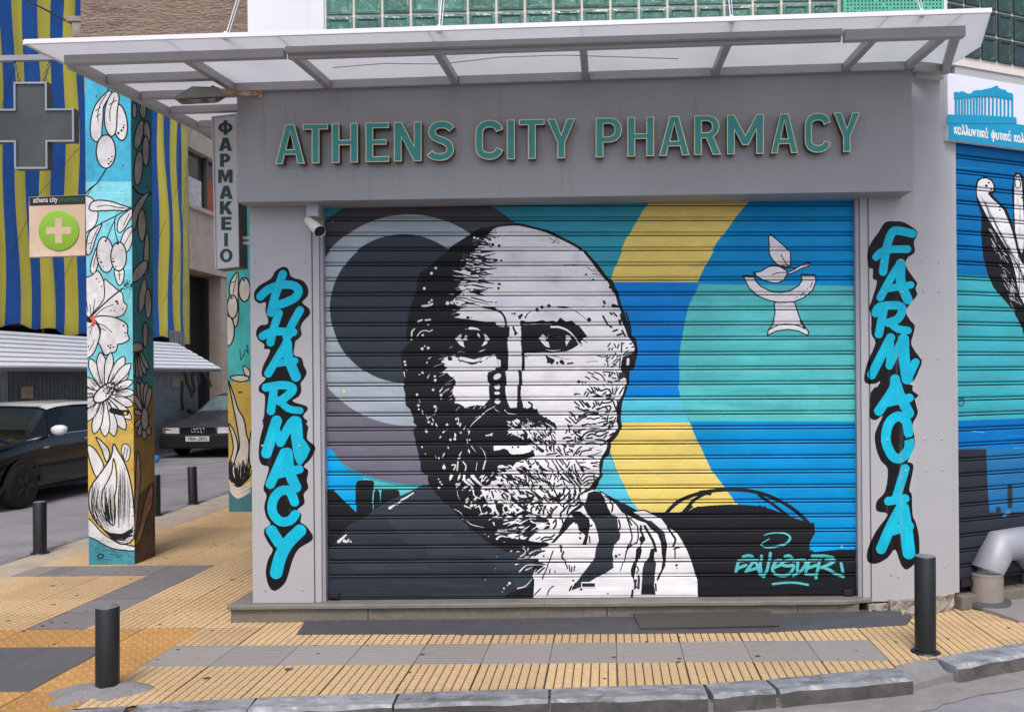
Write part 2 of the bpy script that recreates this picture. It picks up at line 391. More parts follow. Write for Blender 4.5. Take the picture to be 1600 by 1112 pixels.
    # ---- forehead and lit half
    G('W', '795,353 812,353 830,357 850,362 862,367 878,374 892,381 906,389 916,401 928,415 935,424 945,436 950,441 956,454 963,463 966,475 970,484 971,494 973,505 977,515 980,525 986,532 991,540 991,549 986,553 975,557 971,565 970,585 977,592 977,603 973,618 967,626 963,636 964,648 963,658 966,666 961,676 954,683 950,690 948,700 944,708 939,716 936,726 937,740 934,745 927,752 922,760 914,768 907,784 899,792 888,801 880,818 872,834 862,850 838,846 824,843 832,834 850,826 858,812 842,806 828,800 818,795 812,786 806,772 802,756 806,742 800,732 808,722 824,716 836,712 832,702 828,690 828,676 836,664 850,660 848,652 838,644 818,642 812,638 814,590 815,530 812,527 793,527 792,515 786,500 775,490 760,485 740,481 722,481 716,478 708,470 716,462 722,455 716,448 720,440 727,434 720,424 728,414 726,405 732,398 744,390 752,382 756,375 764,366 774,356', 2)
    # ---- white over black: brow, cheek, nose
    m.fr(620, 475, 8)
    G('W', '800,60 740,110 800,120 780,145 720,168 830,182 950,198 1050,213 1150,224 1215,218 1240,235 1255,275 1330,285 1365,262 1360,180 1330,120 1290,100 1200,70 1100,50 900,40')
    G('W', '610,665 550,720 600,745 590,770 640,792 590,830 545,860 620,858 650,895 700,925 728,965 720,1030 700,1112 740,1180 725,1230 790,1250 835,1275 860,1310 900,1290 950,1300 1000,1280 1030,1315 1090,1320 1150,1260 1170,1200 1170,1100 1160,1010 1125,960 1120,890 1145,850 1225,832 1235,800 1300,785 1300,705 1250,680 1225,625 1170,640 1060,665 960,690 860,665 780,655 715,630 700,650 640,640')
    G('W', '1380,420 1550,420 1565,600 1562,835 1512,850 1522,1000 1510,1200 1510,1290 1420,1300 1385,1220 1365,1112 1360,900 1352,840 1392,815 1395,600')
    # ---- black over white: nose line, right eye socket
    G('K', '1545,205 1600,205 1600,820 1555,830 1558,1000 1555,1200 1575,1240 1600,1290 1600,1330 1500,1330 1505,1240 1518,1180 1515,860 1562,838 1565,600 1550,440')
    L('K', 26, '1100,40 1200,60 1290,95 1340,150 1365,230 1370,330')
    G('K', '1290,290 1405,280 1400,400 1330,470 1300,420')
    m.fr(810, 475, 8)
    G('K', '30,215 120,225 200,222 300,200 360,222 430,205 480,225 520,180 560,195 600,220 670,205 715,250 750,270 800,330 860,410 810,420 780,470 750,510 680,555 600,590 500,600 400,610 320,600 200,610 45,612 40,420 25,320')
    G('W', '250,425 300,375 345,420 380,380 370,440 385,500 395,545 340,530 300,485')
    G('K', '320,385 330,440 360,400 350,470 345,500 320,440')
    G('W', '590,385 640,400 650,440 600,520 605,470 620,440')
    L('W', 27, '410,285 490,285 570,310 630,345 680,395 720,440 760,500', 1)
    L('W', 10, '345,570 430,582 530,572', 2); L('w', 6, '430,400 560,398'); L('w', 5, '60,255 240,250 420,250')
    M('K', 8, '720,420 780,490; 755,440 800,500;800,440 860,485;770,470 790,525')
    G('K', '330,630 380,660 450,690 450,720 420,760 390,735 355,740 360,700')
    L('K', 9, '380,640 470,655 560,680 660,690', 1)
    D('K', '485,735,16 540,720,26 560,738,18'); L('K', 20, '615,745 680,735')
    D('K', '240,75,22 300,40,20 385,22,20 530,200,26 885,195,26 100,660,10 140,640,10')
    L('K', 16, '480,35 540,42 600,45 650,42', 2); L('K', 8, '650,65 720,90 790,140 860,200', 2)
    L('n', 18, '20,180 60,130', 1); L('n', 18, '90,170 110,130 160,90', 1); L('v', 5, '330,90 480,80 560,100')
    m.fr(810, 475, 8)
    L('K', 12, '45,620 55,720 60,820'); L('K', 30, '0,835 15,900 10,1000 10,1112')
    # right temple and ear strokes
    M('K', 22, '1060,150 1080,190 1110,240;1110,250 1160,290;1180,340 1230,320;1150,110 1170,130;1190,110 1230,150;1280,130 1290,190 1265,240;1320,260 1350,330;1290,330 1330,400;1230,390 1290,370;1350,110 1390,260 1400,400;1260,200 1280,260')
    M('K', 16, '1120,530 1150,490;1130,575 1145,550;1170,570 1180,550;1200,500 1220,540;1240,550 1260,505;1295,480 1290,600;1290,500 1320,490;1350,550 1365,545;1395,500 1420,490;1420,540 1450,530;1310,640 1370,585;1360,620 1440,600')
    M('K', 15, '1100,710 1115,640;1120,680 1140,660;1170,680 1220,610;1190,720 1240,680;1215,740 1260,690;1120,780 1115,710;1160,790 1210,760;1180,740 1220,760;1275,640 1265,800;1150,640 1165,635;1230,660 1250,650;1080,750 1085,755')
    G('K', '1300,660 1360,640 1460,600 1490,560 1460,700 1420,830 1290,820 1310,740')
    L('w', 34, '1372,690 1368,750'); L('K', 12, '980,640 1050,660 1110,650'); L('n', 6, '850,725 920,715 1000,718')
    M('K', 16, '1050,850 1130,850 1120,900;1130,910 1160,870;1150,850 1200,870;1060,880 1075,890;1160,920 1210,930;1220,850 1250,950;1110,960 1160,985;940,850 1020,880 1070,950;860,850 930,880;830,905 880,935;910,900 990,945;1200,960 1250,955')
    G('n', '1240,850 1320,860 1335,900 1290,930 1250,950')
    D('K', '745,970,20 790,975,12 830,980,12')
    # beard strokes under the ear
    M('K', 16, '840,1080 880,1112;880,1060 920,1112;910,1040 950,1110;940,1030 975,1090;970,1040 1000,1070;1000,1030 1040,1080 1110,1050;1050,1000 1090,1040;1130,1070 1160,1112;1170,1010 1190,1060;1200,1080 1240,1020;1240,1090 1270,1030;790,985 810,1020;880,1000 920,1050;1100,1000 1140,960', 2)
    m.fr(810, 605, 8)
    M('K', 18, '830,90 850,60;860,110 885,70;870,20 910,60;920,0 950,60;960,0 1000,40;1000,20 1040,45 1110,20 1150,30;1150,40 1165,80 1150,130;1190,80 1180,20;1210,90 1240,10;1270,80 1320,0;1060,90 1100,60;950,70 1010,100;1110,110 1100,90', 0)
    L('K', 30, '930,115 1000,110 1060,115', 2); L('K', 12, '880,150 980,165 1080,150 1170,160')
    M('K', 20, '705,180 760,230;720,245 760,260;765,165 820,240;800,170 850,220;840,200 880,250;860,190 890,240;930,260 960,230;940,195 960,235;970,180 985,220;1000,190 1015,225;1030,215 1050,180;1060,195 1130,190 1180,170;1090,240 1120,290;1140,230 1160,250 1140,290;1190,180 1210,240 1230,290;1050,250 1090,240;840,280 880,285;980,270 1000,280;760,270 830,290;1240,170 1260,280', 0)
    D('K', '995,272,14 870,215,12 900,240,10 1035,205,12')
    M('K', 18, '640,310 690,340 715,400;590,390 650,440;640,370 715,450;720,450 790,390 850,370;730,410 780,370 860,350;820,330 900,310 1000,320;860,395 900,385 950,400;960,390 1010,380;1040,390 1090,380;1120,350 1110,430;1150,390 1180,370;1000,445 1100,420;1085,470 1130,440;800,490 850,455 910,465;930,455 970,455;1040,490 1080,470;1130,490 1150,450;1170,480 1190,440;1200,410 1215,380;620,465 640,520 650,560;600,570 620,540')
    L('K', 16, '880,345 1000,345 1100,335'); L('K', 12, '900,505 960,510')
    M('K', 22, '700,545 740,590 790,620;730,550 780,570;800,640 830,590 900,550 1000,550 1100,545;870,605 930,580 1020,610 1090,580 1130,560;860,635 930,630;1080,630 1110,600;1150,600 1200,570;720,690 720,620;750,640 790,630;570,640 620,625 660,630;620,680 690,660;560,710 590,750;640,700 700,720;1090,690 1180,620')
    L('n', 24, '960,650 1050,655 1120,680', 2); L('v', 20, '590,695 680,705 760,690 830,705', 2); L('n', 18, '850,700 940,690 1010,710 1100,700')
    M('K', 19, '350,770 370,800;400,740 410,790;440,730 450,800;480,770 550,840;500,740 530,790;570,760 590,830 620,835;610,810 650,800;640,770 680,790;690,850 750,770 790,740;730,830 770,790;770,850 800,800 910,780;430,830 480,820;360,840 410,830;480,860 520,850;640,730 690,740;390,690 440,690;340,700 380,720;670,800 680,810;560,720 600,730')
    L('n', 12, '900,850 980,830 1050,800', 2); L('n', 14, '980,780 1040,790', 2)
    M('K', 16, '330,900 380,950 370,990 430,1030 430,1060;420,910 480,1000 520,1090;470,910 550,1030;510,900 560,960;540,900 590,960 600,1000;640,930 610,1000;670,980 670,1040;700,960 720,1060;720,910 760,970 820,1035;240,930 290,1030 310,1090;280,980 300,1010;640,1000 620,1080;850,1010 890,1015;90,910 160,960;140,1000 160,970;10,1000 50,980;60,1030 90,1010;180,960 200,940;200,1020 200,1020;20,930 60,930;210,910 240,970;120,950 130,960;490,1060 500,1110;570,1060 600,1100;690,1070 740,1110')
    D('K', '150,990,20 70,1010,22 100,1030,16 130,920,12 60,925,10')
    # moustache and mouth
    G('K', '0,255 60,262 150,268 180,250 250,318 330,380 400,440 340,452 300,470 230,480 180,492 0,492')
    G('K', '0,540 150,548 145,620 175,662 200,685 250,735 330,785 315,815 285,812 245,770 205,712 150,702 0,722')
    L('K', 26, '30,0 20,100 40,190 30,260'); L('K', 22, '130,185 170,210 165,250 120,275')
    G('W', '60,215 110,190 130,215 120,250 85,262 60,245')
    M('W', 12, '20,450 50,420;70,470 90,440;110,430 130,480;150,420 180,450;200,480 190,440;250,440 270,420;30,480 40,460;130,410 100,390;230,470 250,455;290,450 300,440;340,440 370,450;20,600 60,560 100,555', 2)
    M('K', 14, '180,590 190,620;230,570 240,590;270,560 300,600;300,550 350,630;330,540 370,600;380,560 420,600 430,660;440,590 470,640;400,540 440,560;450,540 470,580;250,620 260,660;290,640 320,660;210,620 220,640;350,660 400,690;440,650 480,690;300,680 340,700;200,560 215,580')
    D('K', '255,620,10 285,600,10 240,655,12 320,630,12')
    m.fr(620, 605, 8)
    G('K', '1160,150 1110,205 1090,230 1000,220 900,240 860,260 720,200 700,700 1200,725 1620,725 1620,250 1580,262 1500,258 1420,262 1390,225 1370,150 1300,120')
    G('W', '1210,730 1330,728 1620,728 1720,695 1700,760 1670,805 1580,830 1450,838 1412,822 1390,782 1340,762 1290,780 1250,805 1215,790')
    D('K', '1450,748,12 1520,745,14'); L('K', 26, '1200,810 1300,800 1420,860 1560,860 1680,825 1720,780', 1)
    G('K', '1150,840 1600,860 1640,890 1500,905 1440,905 1380,930 1310,1010 1280,1112 1150,1112')
    # nostril dots and dark side accents
    m.fr(620, 475, 8)
    G('K', '1130,850 1230,830 1320,840 1360,980 1365,1112 1365,1300 1180,1300 1160,1112 1160,1000 1125,950')
    m.E((214, 220, 230), 1245, 905, 52, 34, -30); m.E((214, 220, 230), 1262, 1035, 36, 32)
    m.E((214, 220, 230), 1262, 1215, 36, 34); m.E((214, 220, 230), 1260, 1112, 36, 20)
    L('v', 16, '1345,830 1352,900', 2); L('v', 22, '1250,680 1275,780', 2)
    G('W', '640,640 715,655 700,690 650,690'); G('K', '640,650 690,660 695,700 660,710 635,690')
    # left eye
    G('W', '725,430 790,375 800,400 830,440 890,440 820,475 850,545 790,505 760,465')
    D('K', '812,420,20'); D((215, 190, 195), '858,410,14 852,440,16')
    G('W', '1085,370 1120,395 1150,440 1120,500 1060,530 1090,480 1100,440 1090,410')
    L('W', 20, '1010,380 1025,405'); G('W', '890,300 920,285 1000,300 1035,328 960,318 900,318'); D('w', '862,312,8')
    L('w', 12, '1015,600 1060,585 1112,565', 2); L('w', 10, '760,605 800,595 860,605', 2); L('w', 12, '660,545 700,528', 2)
    M('K', 16, '740,655 780,665;770,690 800,715;810,705 870,725 960,735 1020,720;900,740 950,748 1000,735'); D('K', '1045,722,14 1070,714,8')
    M('K', 9, '980,690 1010,665;1040,690 1080,655;1120,690 1150,650;1160,665 1185,640', 1)
    D('K', '895,170,18 880,170,14 935,168,8 1445,118,10 1475,120,14'); L('n', 40, '1540,160 1565,125', 1)
    L('K', 24, '1450,290 1470,340 1475,380', 0); D('K', '1490,362,14')
    # fringe of hair strokes on the dark side of the scalp
    m.fr(620, 345, 8)
    M('K', 16, '1050,90 1250,100;1000,120 1245,128;960,150 1255,152;960,175 1210,176;1100,205 1250,205;1000,270 1090,265;930,310 1100,300 1150,300;900,340 1110,342;900,370 1080,360;930,395 1055,400;880,425 960,430 1060,440;850,460 960,465 1085,468;880,440 1030,485;760,515 950,503 1080,540;780,545 930,548;800,575 910,585;990,585 1110,595;780,600 900,615 1000,630;760,640 900,690 1030,718;880,620 960,650;900,620 1050,690;700,712 900,714 1040,718;760,735 880,735 980,770;1040,645 1210,670;780,775 870,785;780,805 870,805;720,880 830,870 870,850;940,800 1080,830 1200,840;1100,772 1225,786;960,855 1060,865;880,855 930,858;700,910 820,905;650,925 780,925;720,960 850,965 960,1000 1160,1045;940,960 1050,985 1130,1010 1210,1015;740,985 800,985 870,1015;820,1050 900,1035 1040,1058;760,1075 880,1065', 1)
    L('K', 20, '1060,1075 1140,1080 1220,1085 1250,1105', 2)
    M('W', 11, '960,255 1080,255;980,300 1060,290;920,405 1050,415;790,500 860,485 960,495;800,590 900,600;700,620 800,640 930,690;720,630 830,655 960,700;700,685 800,695 900,705;720,735 800,745;730,845 800,830;740,865 810,860;650,915 720,918;650,940 700,935;770,965 850,990;860,545 930,550', 2)
    D('W', '985,212,16 1030,228,18 1050,235,16 830,440,18 865,430,16 640,1028,24 690,1022,18'); L('W', 34, '700,1025 780,1025', 0); D('K', '722,1028,12 762,1024,10')
    D('K', '1180,235,18 1215,300,20 1295,312,18 1100,437,10 1135,435,10 1215,490,18 1240,492,14 1297,497,14 950,592,12 985,598,9 1275,790,16 1295,792,10 1270,842,16 1245,1018,10 830,920,9 880,805,12 1240,210,12 1280,206,8 1120,250,10 1095,235,14')
    D('W', '487,590,17 433,656,18 343,845,18 442,993,15 410,1020,15'); L('W', 22, '322,1065 400,1060 450,1035')
    m.fr(810, 345, 8)
    L('K', 14, '0,55 100,62 200,85 330,120 430,160 560,210 660,260 740,305 810,360 880,440 960,530 1010,590 1060,660 1110,720 1180,790 1230,880 1270,990 1300,1090')
    L('K', 22, '990,560 1040,620 1090,690'); L('K', 30, '1150,740 1200,840')
    M('K', 9, '405,215 440,240;430,270 470,275;450,240 525,295;485,225 535,275;470,250 450,285;860,580 930,625 1030,670;940,605 1010,640;970,590 1020,620;930,660 1060,690;560,555 700,550 850,552', 1)
    D('K', '845,672,14 935,738,14 1145,830,18 1075,1010,16 1085,1030,16 1070,1070,12 240,1105,18 300,1078,20 390,1062,20'); L('K', 40, '1190,1060 1280,1075', 1); L('K', 16, '480,1075 560,1075 650,1085', 2)
    # white flecks on the black side of the face
    m.fr(620, 475, 8)
    M('w', 20, '265,220 315,198;360,200 420,195;180,395 185,345 215,310;335,20 440,10', 0)
    L('w', 13, '250,400 295,345 350,330 400,340 440,322')
    D('w', '395,260,13 320,388,15 175,447,13 320,558,18 395,548,18 352,525,10 100,720,16 108,760,14 125,828,9 312,858,14 272,880,9 466,902,14 470,950,18 460,1070,15')
    M('w', 14, '80,850 92,920;375,920 400,875;400,680 430,660;375,735 385,715;555,1080 585,1035', 1)
    M('W', 10, '460,785 590,735;530,690 610,665;545,640 610,640;530,860 610,840;520,905 600,870;560,880 620,850;590,990 700,940;590,1010 690,985;600,1080 660,1050;690,130 760,100;700,75 760,70;720,165 780,150', 2)
    M('K', 10, '480,760 600,690;500,800 620,745;520,640 640,660;560,1000 680,930;620,930 720,900;610,1040 720,990;540,850 650,900', 2)
    m.fr(620, 605, 8)
    D('w', '460,30,14 258,90,16 272,225,16 278,275,13 480,240,19 398,432,15 443,455,14 560,95,18 560,145,8 628,465,16 742,395,14 765,450,16 680,655,16 735,645,18 318,745,11 360,830,8 808,565,12 1130,600,10 1272,1000,11 920,655,10')
    M('w', 18, '285,160 290,185;485,300 505,255;545,50 580,0;590,560 630,525;550,625 565,605;835,530 860,480;1150,600 1215,570;585,850 600,815;785,855 810,800;770,890 800,880;590,970 600,1020;885,530 920,540 905,590;1190,600 1205,575;890,655 895,700', 1)
    L('w', 10, '375,410 415,365 490,330', 2); L('w', 14, '910,500 960,440 1050,360 1130,290 1230,235', 2); L('w', 12, '980,380 1080,340', 2)
    L('w', 13, '1350,285 1400,325 1500,335', 1); L('w', 8, '1220,255 1250,290 1310,310', 2); L('w', 10, '935,735 990,805', 1); L('w', 9, '1040,745 1090,800 1110,860 1120,900', 2)
    M('w', 17, '765,930 755,1040;830,930 865,980 855,1040;690,970 735,970 715,1030;1110,915 1080,1020', 0); L('w', 7, '1005,935 990,1035')
    M('W', 13, '1400,480 1420,430;1430,480 1490,430;1500,480 1540,420;1560,480 1580,430;1390,590 1450,550;1440,600 1490,560;1500,590 1510,540;1540,600 1590,560', 2); L('W', 9, '1400,525 1600,520')
    M('W', 15, '730,200 790,160;650,165 700,140;740,290 790,240;660,120 720,80;680,60 720,10;860,210 900,260;960,270 1000,210;1040,265 1060,235;1090,260 1110,230;580,70 660,20', 2)
    # beard beginning and throat
    m.fr(620, 735, 8)
    M('W', 44, '945,70 1000,130 1080,200', 1); M('W', 29, '840,60 850,130 930,190 960,260 970,310 1045,350;905,120 960,175', 1)
    G('W', '1060,215 1130,185 1200,150 1300,145 1240,180 1260,240 1320,330 1280,375 1220,360 1225,420 1230,470 1280,555 1250,560 1210,490 1195,565 1170,470 1120,440 1140,400 1090,320 1050,240')
    M('K', 21, '1110,240 1210,220;1130,320 1160,250;1180,370 1170,340;1210,330 1190,260;1240,290 1270,330;1280,340 1300,345;1130,290 1130,340;1200,400 1150,415;1230,250 1260,300')
    D('w', '1300,88,16 750,175,20 775,180,16 520,105,9 525,215,16 540,140,12 560,170,12')
    M('W', 17, '1320,190 1380,170 1400,125;1440,130 1470,160 1480,130;1500,130 1540,160;1560,150 1580,180;1300,215 1360,215 1420,170;1450,210 1500,205;1350,310 1380,370;1410,310 1430,380;1310,410 1390,410 1480,405;1320,460 1350,440 1420,440;1320,480 1340,530 1390,560;1390,590 1450,600;1340,665 1420,640 1500,625;1420,650 1480,640;1480,550 1465,540;1500,520 1505,520;1540,490 1550,500;1540,660 1590,630;1450,250 1560,255;1510,330 1590,335', 1)
    M('W', 26, '1320,30 1450,38;1500,80 1590,60;1520,40 1600,50;1540,340 1600,330;1260,590 1300,595', 1)
    M('W', 26, '1270,745 1390,740 1440,732 1540,742;1240,785 1350,775 1480,785;1250,850 1300,815 1380,830;1400,810 1500,800 1580,835;1500,840 1570,835', 1)
    M('K', 16, '1380,760 1400,740;1290,790 1390,780;1440,820 1480,830')
    L('w', 9, '700,478 770,510 820,570', 2); L('w', 9, '870,620 930,670 1000,690 1090,710', 2); L('w', 6, '755,215 765,310 800,375', 2); M('w', 20, '840,440 920,475;1210,650 1225,685;1020,440 1050,525', 1)
    L('w', 26, '60,365 120,335 180,295 210,275', 1); D('w', '825,600,10 1100,785,9 1145,820,8')
    # lower beard, throat lines
    m.fr(810, 735, 8)
    G('K', '0,570 120,575 190,575 220,620 360,620 400,660 390,720 300,740 180,760 200,790 150,830 120,870 200,890 340,890 420,935 300,945 0,945')
    M('W', 18, '20,660 120,610;60,740 140,690;160,630 200,650 310,650;170,740 230,700;230,700 290,680;140,600 230,590;260,720 330,740 460,700;230,830 270,800 330,830 420,790;180,870 250,830;200,880 290,870 340,850;430,650 440,620;400,720 460,690', 1)
    G('W', '220,665 300,660 350,690 320,720 240,712'); D('W', '40,830,26')
    G('W', '160,850 260,805 420,790 540,770 470,830 400,860 330,870 300,880 200,885'); M('K', 21, '220,850 260,830;280,860 330,830 400,830 450,800;300,880 420,850')
    M('K', 17, '0,80 40,110 90,120 60,170;0,150 30,140;100,40 130,80 130,140;70,20 90,60;150,110 190,180;180,70 240,150;200,60 270,140;240,50 310,140;320,30 350,90;360,130 380,160;410,40 400,90;450,110 460,80;440,200 450,150;490,140 500,120;520,110 550,90;560,130 580,180;520,40 560,90 640,150;560,30 620,90 700,180;600,20 650,80 740,180;640,30 700,100;690,20 730,80 790,170;740,60 790,120;700,130 740,170;480,200 540,170;430,250 440,190;160,220 190,190 230,180')
    M('K', 18, '800,130 840,90 900,70 1000,90;810,160 870,120 960,110;830,190 900,150 980,160;790,80 830,40 920,30 1020,45;740,180 790,230;700,200 720,260;600,200 640,240')
    M('K', 26, '0,370 80,350 180,350;20,395 160,385;100,260 190,300;120,270 160,285;200,270 280,340;220,300 270,360;380,300 420,340 480,340;400,360 480,350 560,290 570,240;480,300 500,320;520,280 530,310;360,270 375,255;300,350 300,365;130,350 200,320;150,420 260,390 300,400')
    M('K', 20, '500,400 560,350 620,290 650,250;560,420 640,360 660,290;620,390 690,340 720,280;680,400 740,350 760,290;640,270 630,340;700,250 720,300;770,300 760,350 800,380;790,290 860,230;740,390 820,400;430,390 520,360', 0)
    G('n', '0,250 60,250 100,300 20,300')
    M('K', 23, '150,540 150,480 180,440;210,490 230,440;240,530 280,470;300,540 310,480 330,440;380,570 420,500 470,450;520,570 520,530 570,480 600,440;600,540 610,490 640,430;640,430 680,440 730,420;620,550 680,520 740,480 790,440;380,560 400,590;340,590 380,560;270,440 290,430;100,430 60,460;0,520 60,480')
    G('K', '0,450 90,440 110,470 40,560 0,570'); m.E('W', 22, 490, 18, 26)
    G('K', '690,540 760,480 790,470 830,540 880,600 900,680 870,760 850,830 830,900 800,900 810,820 780,760 740,740 730,690 700,640 620,650 560,720 540,720 580,660 640,600')
    M('K', 21, '540,720 600,690 640,650;440,650 470,610 470,680 440,720;550,610 560,660;540,770 480,830 420,900;580,650 550,700;520,600 560,590')
    D('K', '770,840,16 765,790,12'); M('K', 18, '880,820 895,900;900,680 910,700;800,940 880,930;850,940 830,990 770,1050 780,1080;540,940 530,1020;560,1000 560,1080 570,1112;430,1000 390,1112;880,950 870,970;890,640 900,660', 0)
    G('W', '700,640 650,680 600,740 540,800 430,915 470,925 790,925 800,860 740,760 730,700')
    flow(m, 'K', 3, 46, '884,612 962,612 958,655 962,672 945,690 930,735 886,722 890,690 872,676 880,650', lambda x, y: -.35+(y-612)*.004, 8, 2.4, 1)
    flow(m, 'K', 5, 95, '790,742 840,728 905,728 932,735 928,752 905,780 880,805 862,806 830,796 805,786 792,768', lambda x, y: .95+(x-860)*.008+(y-770)*.006, 9, 2.4, 1)
    flow(m, 'W', 8, 95, '700,748 770,735 790,760 800,790 850,805 850,840 800,842 760,822 730,800', lambda x, y: -.5+(x-780)*.008, 9, 2.3, 2)
    flow(m, 'W', 18, 60, '778,725 806,722 806,790 790,796 770,770', lambda x, y: .6+(y-750)*.01, 9, 3.0, 2)
    flow(m, 'K', 19, 26, '800,725 826,725 826,792 806,788', lambda x, y: .8, 9, 3.0, 2)
    flow(m, 'W', 11, 34, '790,652 830,656 832,684 806,682 792,670', lambda x, y: 1.1+(x-840)*.01, 8, 2.6, 2)
    flow(m, 'K', 31, 44, '826,652 858,660 870,690 838,704 828,690', lambda x, y: 1.0+(x-840)*.012, 7, 2.3, 2)
    flow(m, 'K', 32, 16, '838,640 866,662 858,668 834,652', lambda x, y: 1.0, 11, 3.0, 1)
    flow(m, 'W', 12, 16, '655,620 700,640 740,660 750,720 700,738 668,700', lambda x, y: 1.3, 6, 2.0, 2)
    flow(m, 'K', 13, 50, '716,380 760,366 756,400 745,470 720,476 722,440', lambda x, y: .12, 18, 2.4, 1)
    m.fr(810, 475, 8); G('W', '262,425 300,390 352,400 372,450 392,540 335,520 300,480'); G('K', '330,400 372,395 600,395 590,540 440,560 395,540 378,470 345,470'); G('W', '585,392 640,405 655,438 600,525 590,470'); L('W', 8, '430,410 540,408', 2); D('W', '350,420,12')
    m.fr(620, 475, 8); D('W', '860,405,17 850,440,19'); G('W', '722,432 795,372 806,398 790,430 830,462 852,545 788,508 755,466'); G('W', '1080,365 1124,395 1155,440 1122,502 1058,532 1094,480 1104,440'); L('W', 24, '1012,378 1026,410'); G('W', '885,302 918,282 1002,298 1040,330 960,318 898,320')
    for q in ((860, 430, 30), (905, 425, 24), (840, 470, 18), (930, 470, 16)): m.fr(0, 0, 1)
    tint(m, (150, 150, 205), 14, 21, '760,400 930,400 960,470 830,490 770,470', 26, .10); tint(m, (170, 160, 150), 10, 22, '860,560 950,560 960,600 850,640', 22, .10)
    # ---- cloak: white, then the dark folds
    m.fr(890, 760, 6.178)
    G('W', '-70,1112 -70,560 20,420 80,330 60,300 -20,290 40,240 110,200 150,150 110,140 100,100 150,60 220,30 300,45 360,80 430,150 500,240 560,245 610,245 720,228 800,270 880,300 940,380 1030,440 1110,560 1160,690 1200,760 1235,840 1240,960 1240,1145 700,1145 -80,1145')
    m.fr(700, 810, 8)
    G('W', '1300,300 1600,280 1600,1090 1060,1090 1070,890 1080,760 1060,720 1090,640 1240,570 1130,540 1130,500 1000,500 1100,440 1170,390 1150,360 1240,345')
    M('W', 14, '900,470 960,430 950,380 900,360;960,480 1040,470 1130,490;870,500 1000,495;1000,360 990,410;860,410 890,410;940,350 990,365;1010,440 1080,400 1150,385;780,405 800,400;900,660 960,600 1020,575 1230,580;980,640 1060,605;1090,660 1140,620 1190,600;870,870 960,845 1010,800 1050,750;850,570 890,565', 1)
    M('K', 20, '1080,460 1140,420 1200,400;1020,470 1050,450;980,420 1000,450;1100,660 1140,620 1180,600;1130,680 1210,610;1040,920 1060,760', 0)
    G('K', '700,1090 720,950 880,885 1000,860 1050,780 1080,790 1060,1090')
    D('w', '770,805,17 745,830,9 700,868,12 605,472,5 600,620,5 468,765,6 485,500,4 700,290,6'); D('W', '680,912,6')
    M('K', 14, '1310,400 1270,510 1240,620 1180,750;1160,870 1080,950;1320,840 1270,880 1240,950;1280,630 1275,680;1340,650 1345,670', 0)
    M('K', 22, '1410,340 1410,410;1440,410 1420,470 1440,510;1400,340 1420,350')
    M('K', 16, '1460,520 1480,570;1490,580 1500,620;1520,580 1530,650;1555,600 1550,660;1590,590 1580,650', 0); D('K', '1192,465,13')
    m.fr(890, 760, 6.178)
    G('n', '180,60 240,40 300,50 340,110 360,200 400,270 460,290 470,400 490,460 480,510 430,560 410,640 420,720 430,780 340,840 250,880 130,960 20,1000 60,930 130,840 200,750 240,680 250,600 280,520 270,440 240,350 200,300 160,260 120,190 160,140')
    G('K', '180,60 240,40 300,50 340,110 360,200 400,270 200,300 160,260 120,190 160,140')
    G('K', '0,250 60,235 100,240 130,270 190,310 200,370 190,420 160,560 120,560 150,470 90,420 80,370 40,320')
    L('W', 20, '120,195 150,250 170,290', 1); L('K', 12, '300,45 370,90 440,160 500,240 520,250'); L('K', 14, '340,90 390,120 400,150', 0); M('K', 16, '390,150 410,180 400,240;475,320 490,380 480,410;215,370 205,380', 0)
    M('K', 14, '520,240 570,340 600,470 590,530 550,590', 0); L('n', 18, '600,560 550,610 530,700 490,820', 1); M('K', 13, '580,300 640,360 660,400 655,520 620,550;570,310 600,370;190,480 195,540', 0)
    L('K', 22, '690,380 690,430 710,490 690,550', 0); D('K', '700,505,30'); G('K', '640,600 690,560 690,640 660,700 650,760 620,900 600,860 595,800 630,700')
    L('K', 24, '725,380 770,460 810,540 830,620'); G('K', '780,600 820,590 810,700 840,740 830,820 815,950 830,1040 690,1040 700,900 710,790 730,720 760,690'); G('n', '730,740 830,740 825,850 810,940 700,940 710,800')
    G('K', '510,235 600,240 700,300 770,330 840,390 910,430 940,560 925,680 930,760 880,860 850,910 840,890 890,800 900,730 885,640 880,540 850,460 780,400 740,350 650,320 590,290 530,270'); L('n', 30, '780,340 860,410 900,450 910,520')
    L('K', 12, '560,235 640,232 720,228 790,262 880,300 960,310'); M('K', 20, '950,390 990,460 1020,510 1000,570;800,510 820,560', 0); M('K', 12, '1000,600 1060,585;1015,590 1015,690;620,900 640,960 665,980;655,770 670,800 650,830;690,610 670,690', 0)
    D('K', '445,670,14 477,655,9 1037,757,12 1040,785,6 100,495,12 100,455,9 370,1030,8 110,990,12 35,905,10'); M('n', 22, '610,1000 600,1060;640,900 630,980;670,860 665,980', 0); M('K', 16, '830,940 835,1000;20,960 0,1000;60,930 30,985', 0)
    # black pot on the right
    m.fr(1000, 740, 4.571)
    G('K', '190,300 260,275 340,262 400,235 500,225 640,218 760,222 860,230 940,255 1020,285 1090,310 1150,330 1200,350 1245,350 1250,420 1210,490 1208,545 1250,545 1290,530 1380,545 1440,535 1500,515 1600,520 1600,960 415,960 410,760 370,620 300,480 260,400 160,310')
    M('K', 26, '165,300 240,220 330,170 440,135 540,118 660,112 780,120 900,150 1000,195 1100,260 1200,345;440,135 500,140', 0); M('K', 22, '290,290 360,210 420,165 480,135;850,150 920,200 1000,260 1050,300;330,255 360,235;430,130 470,125', 0)
    D('K', '410,240,10 380,250,10 850,232,10 885,240,12')
    m.fr(0, 0, 1)
    G('c', '1267,853 1320,855 1336,852 1336,858 1310,858 1290,860 1272,862 1267,858')
    # signature
    m.fr(1140, 810, 8)
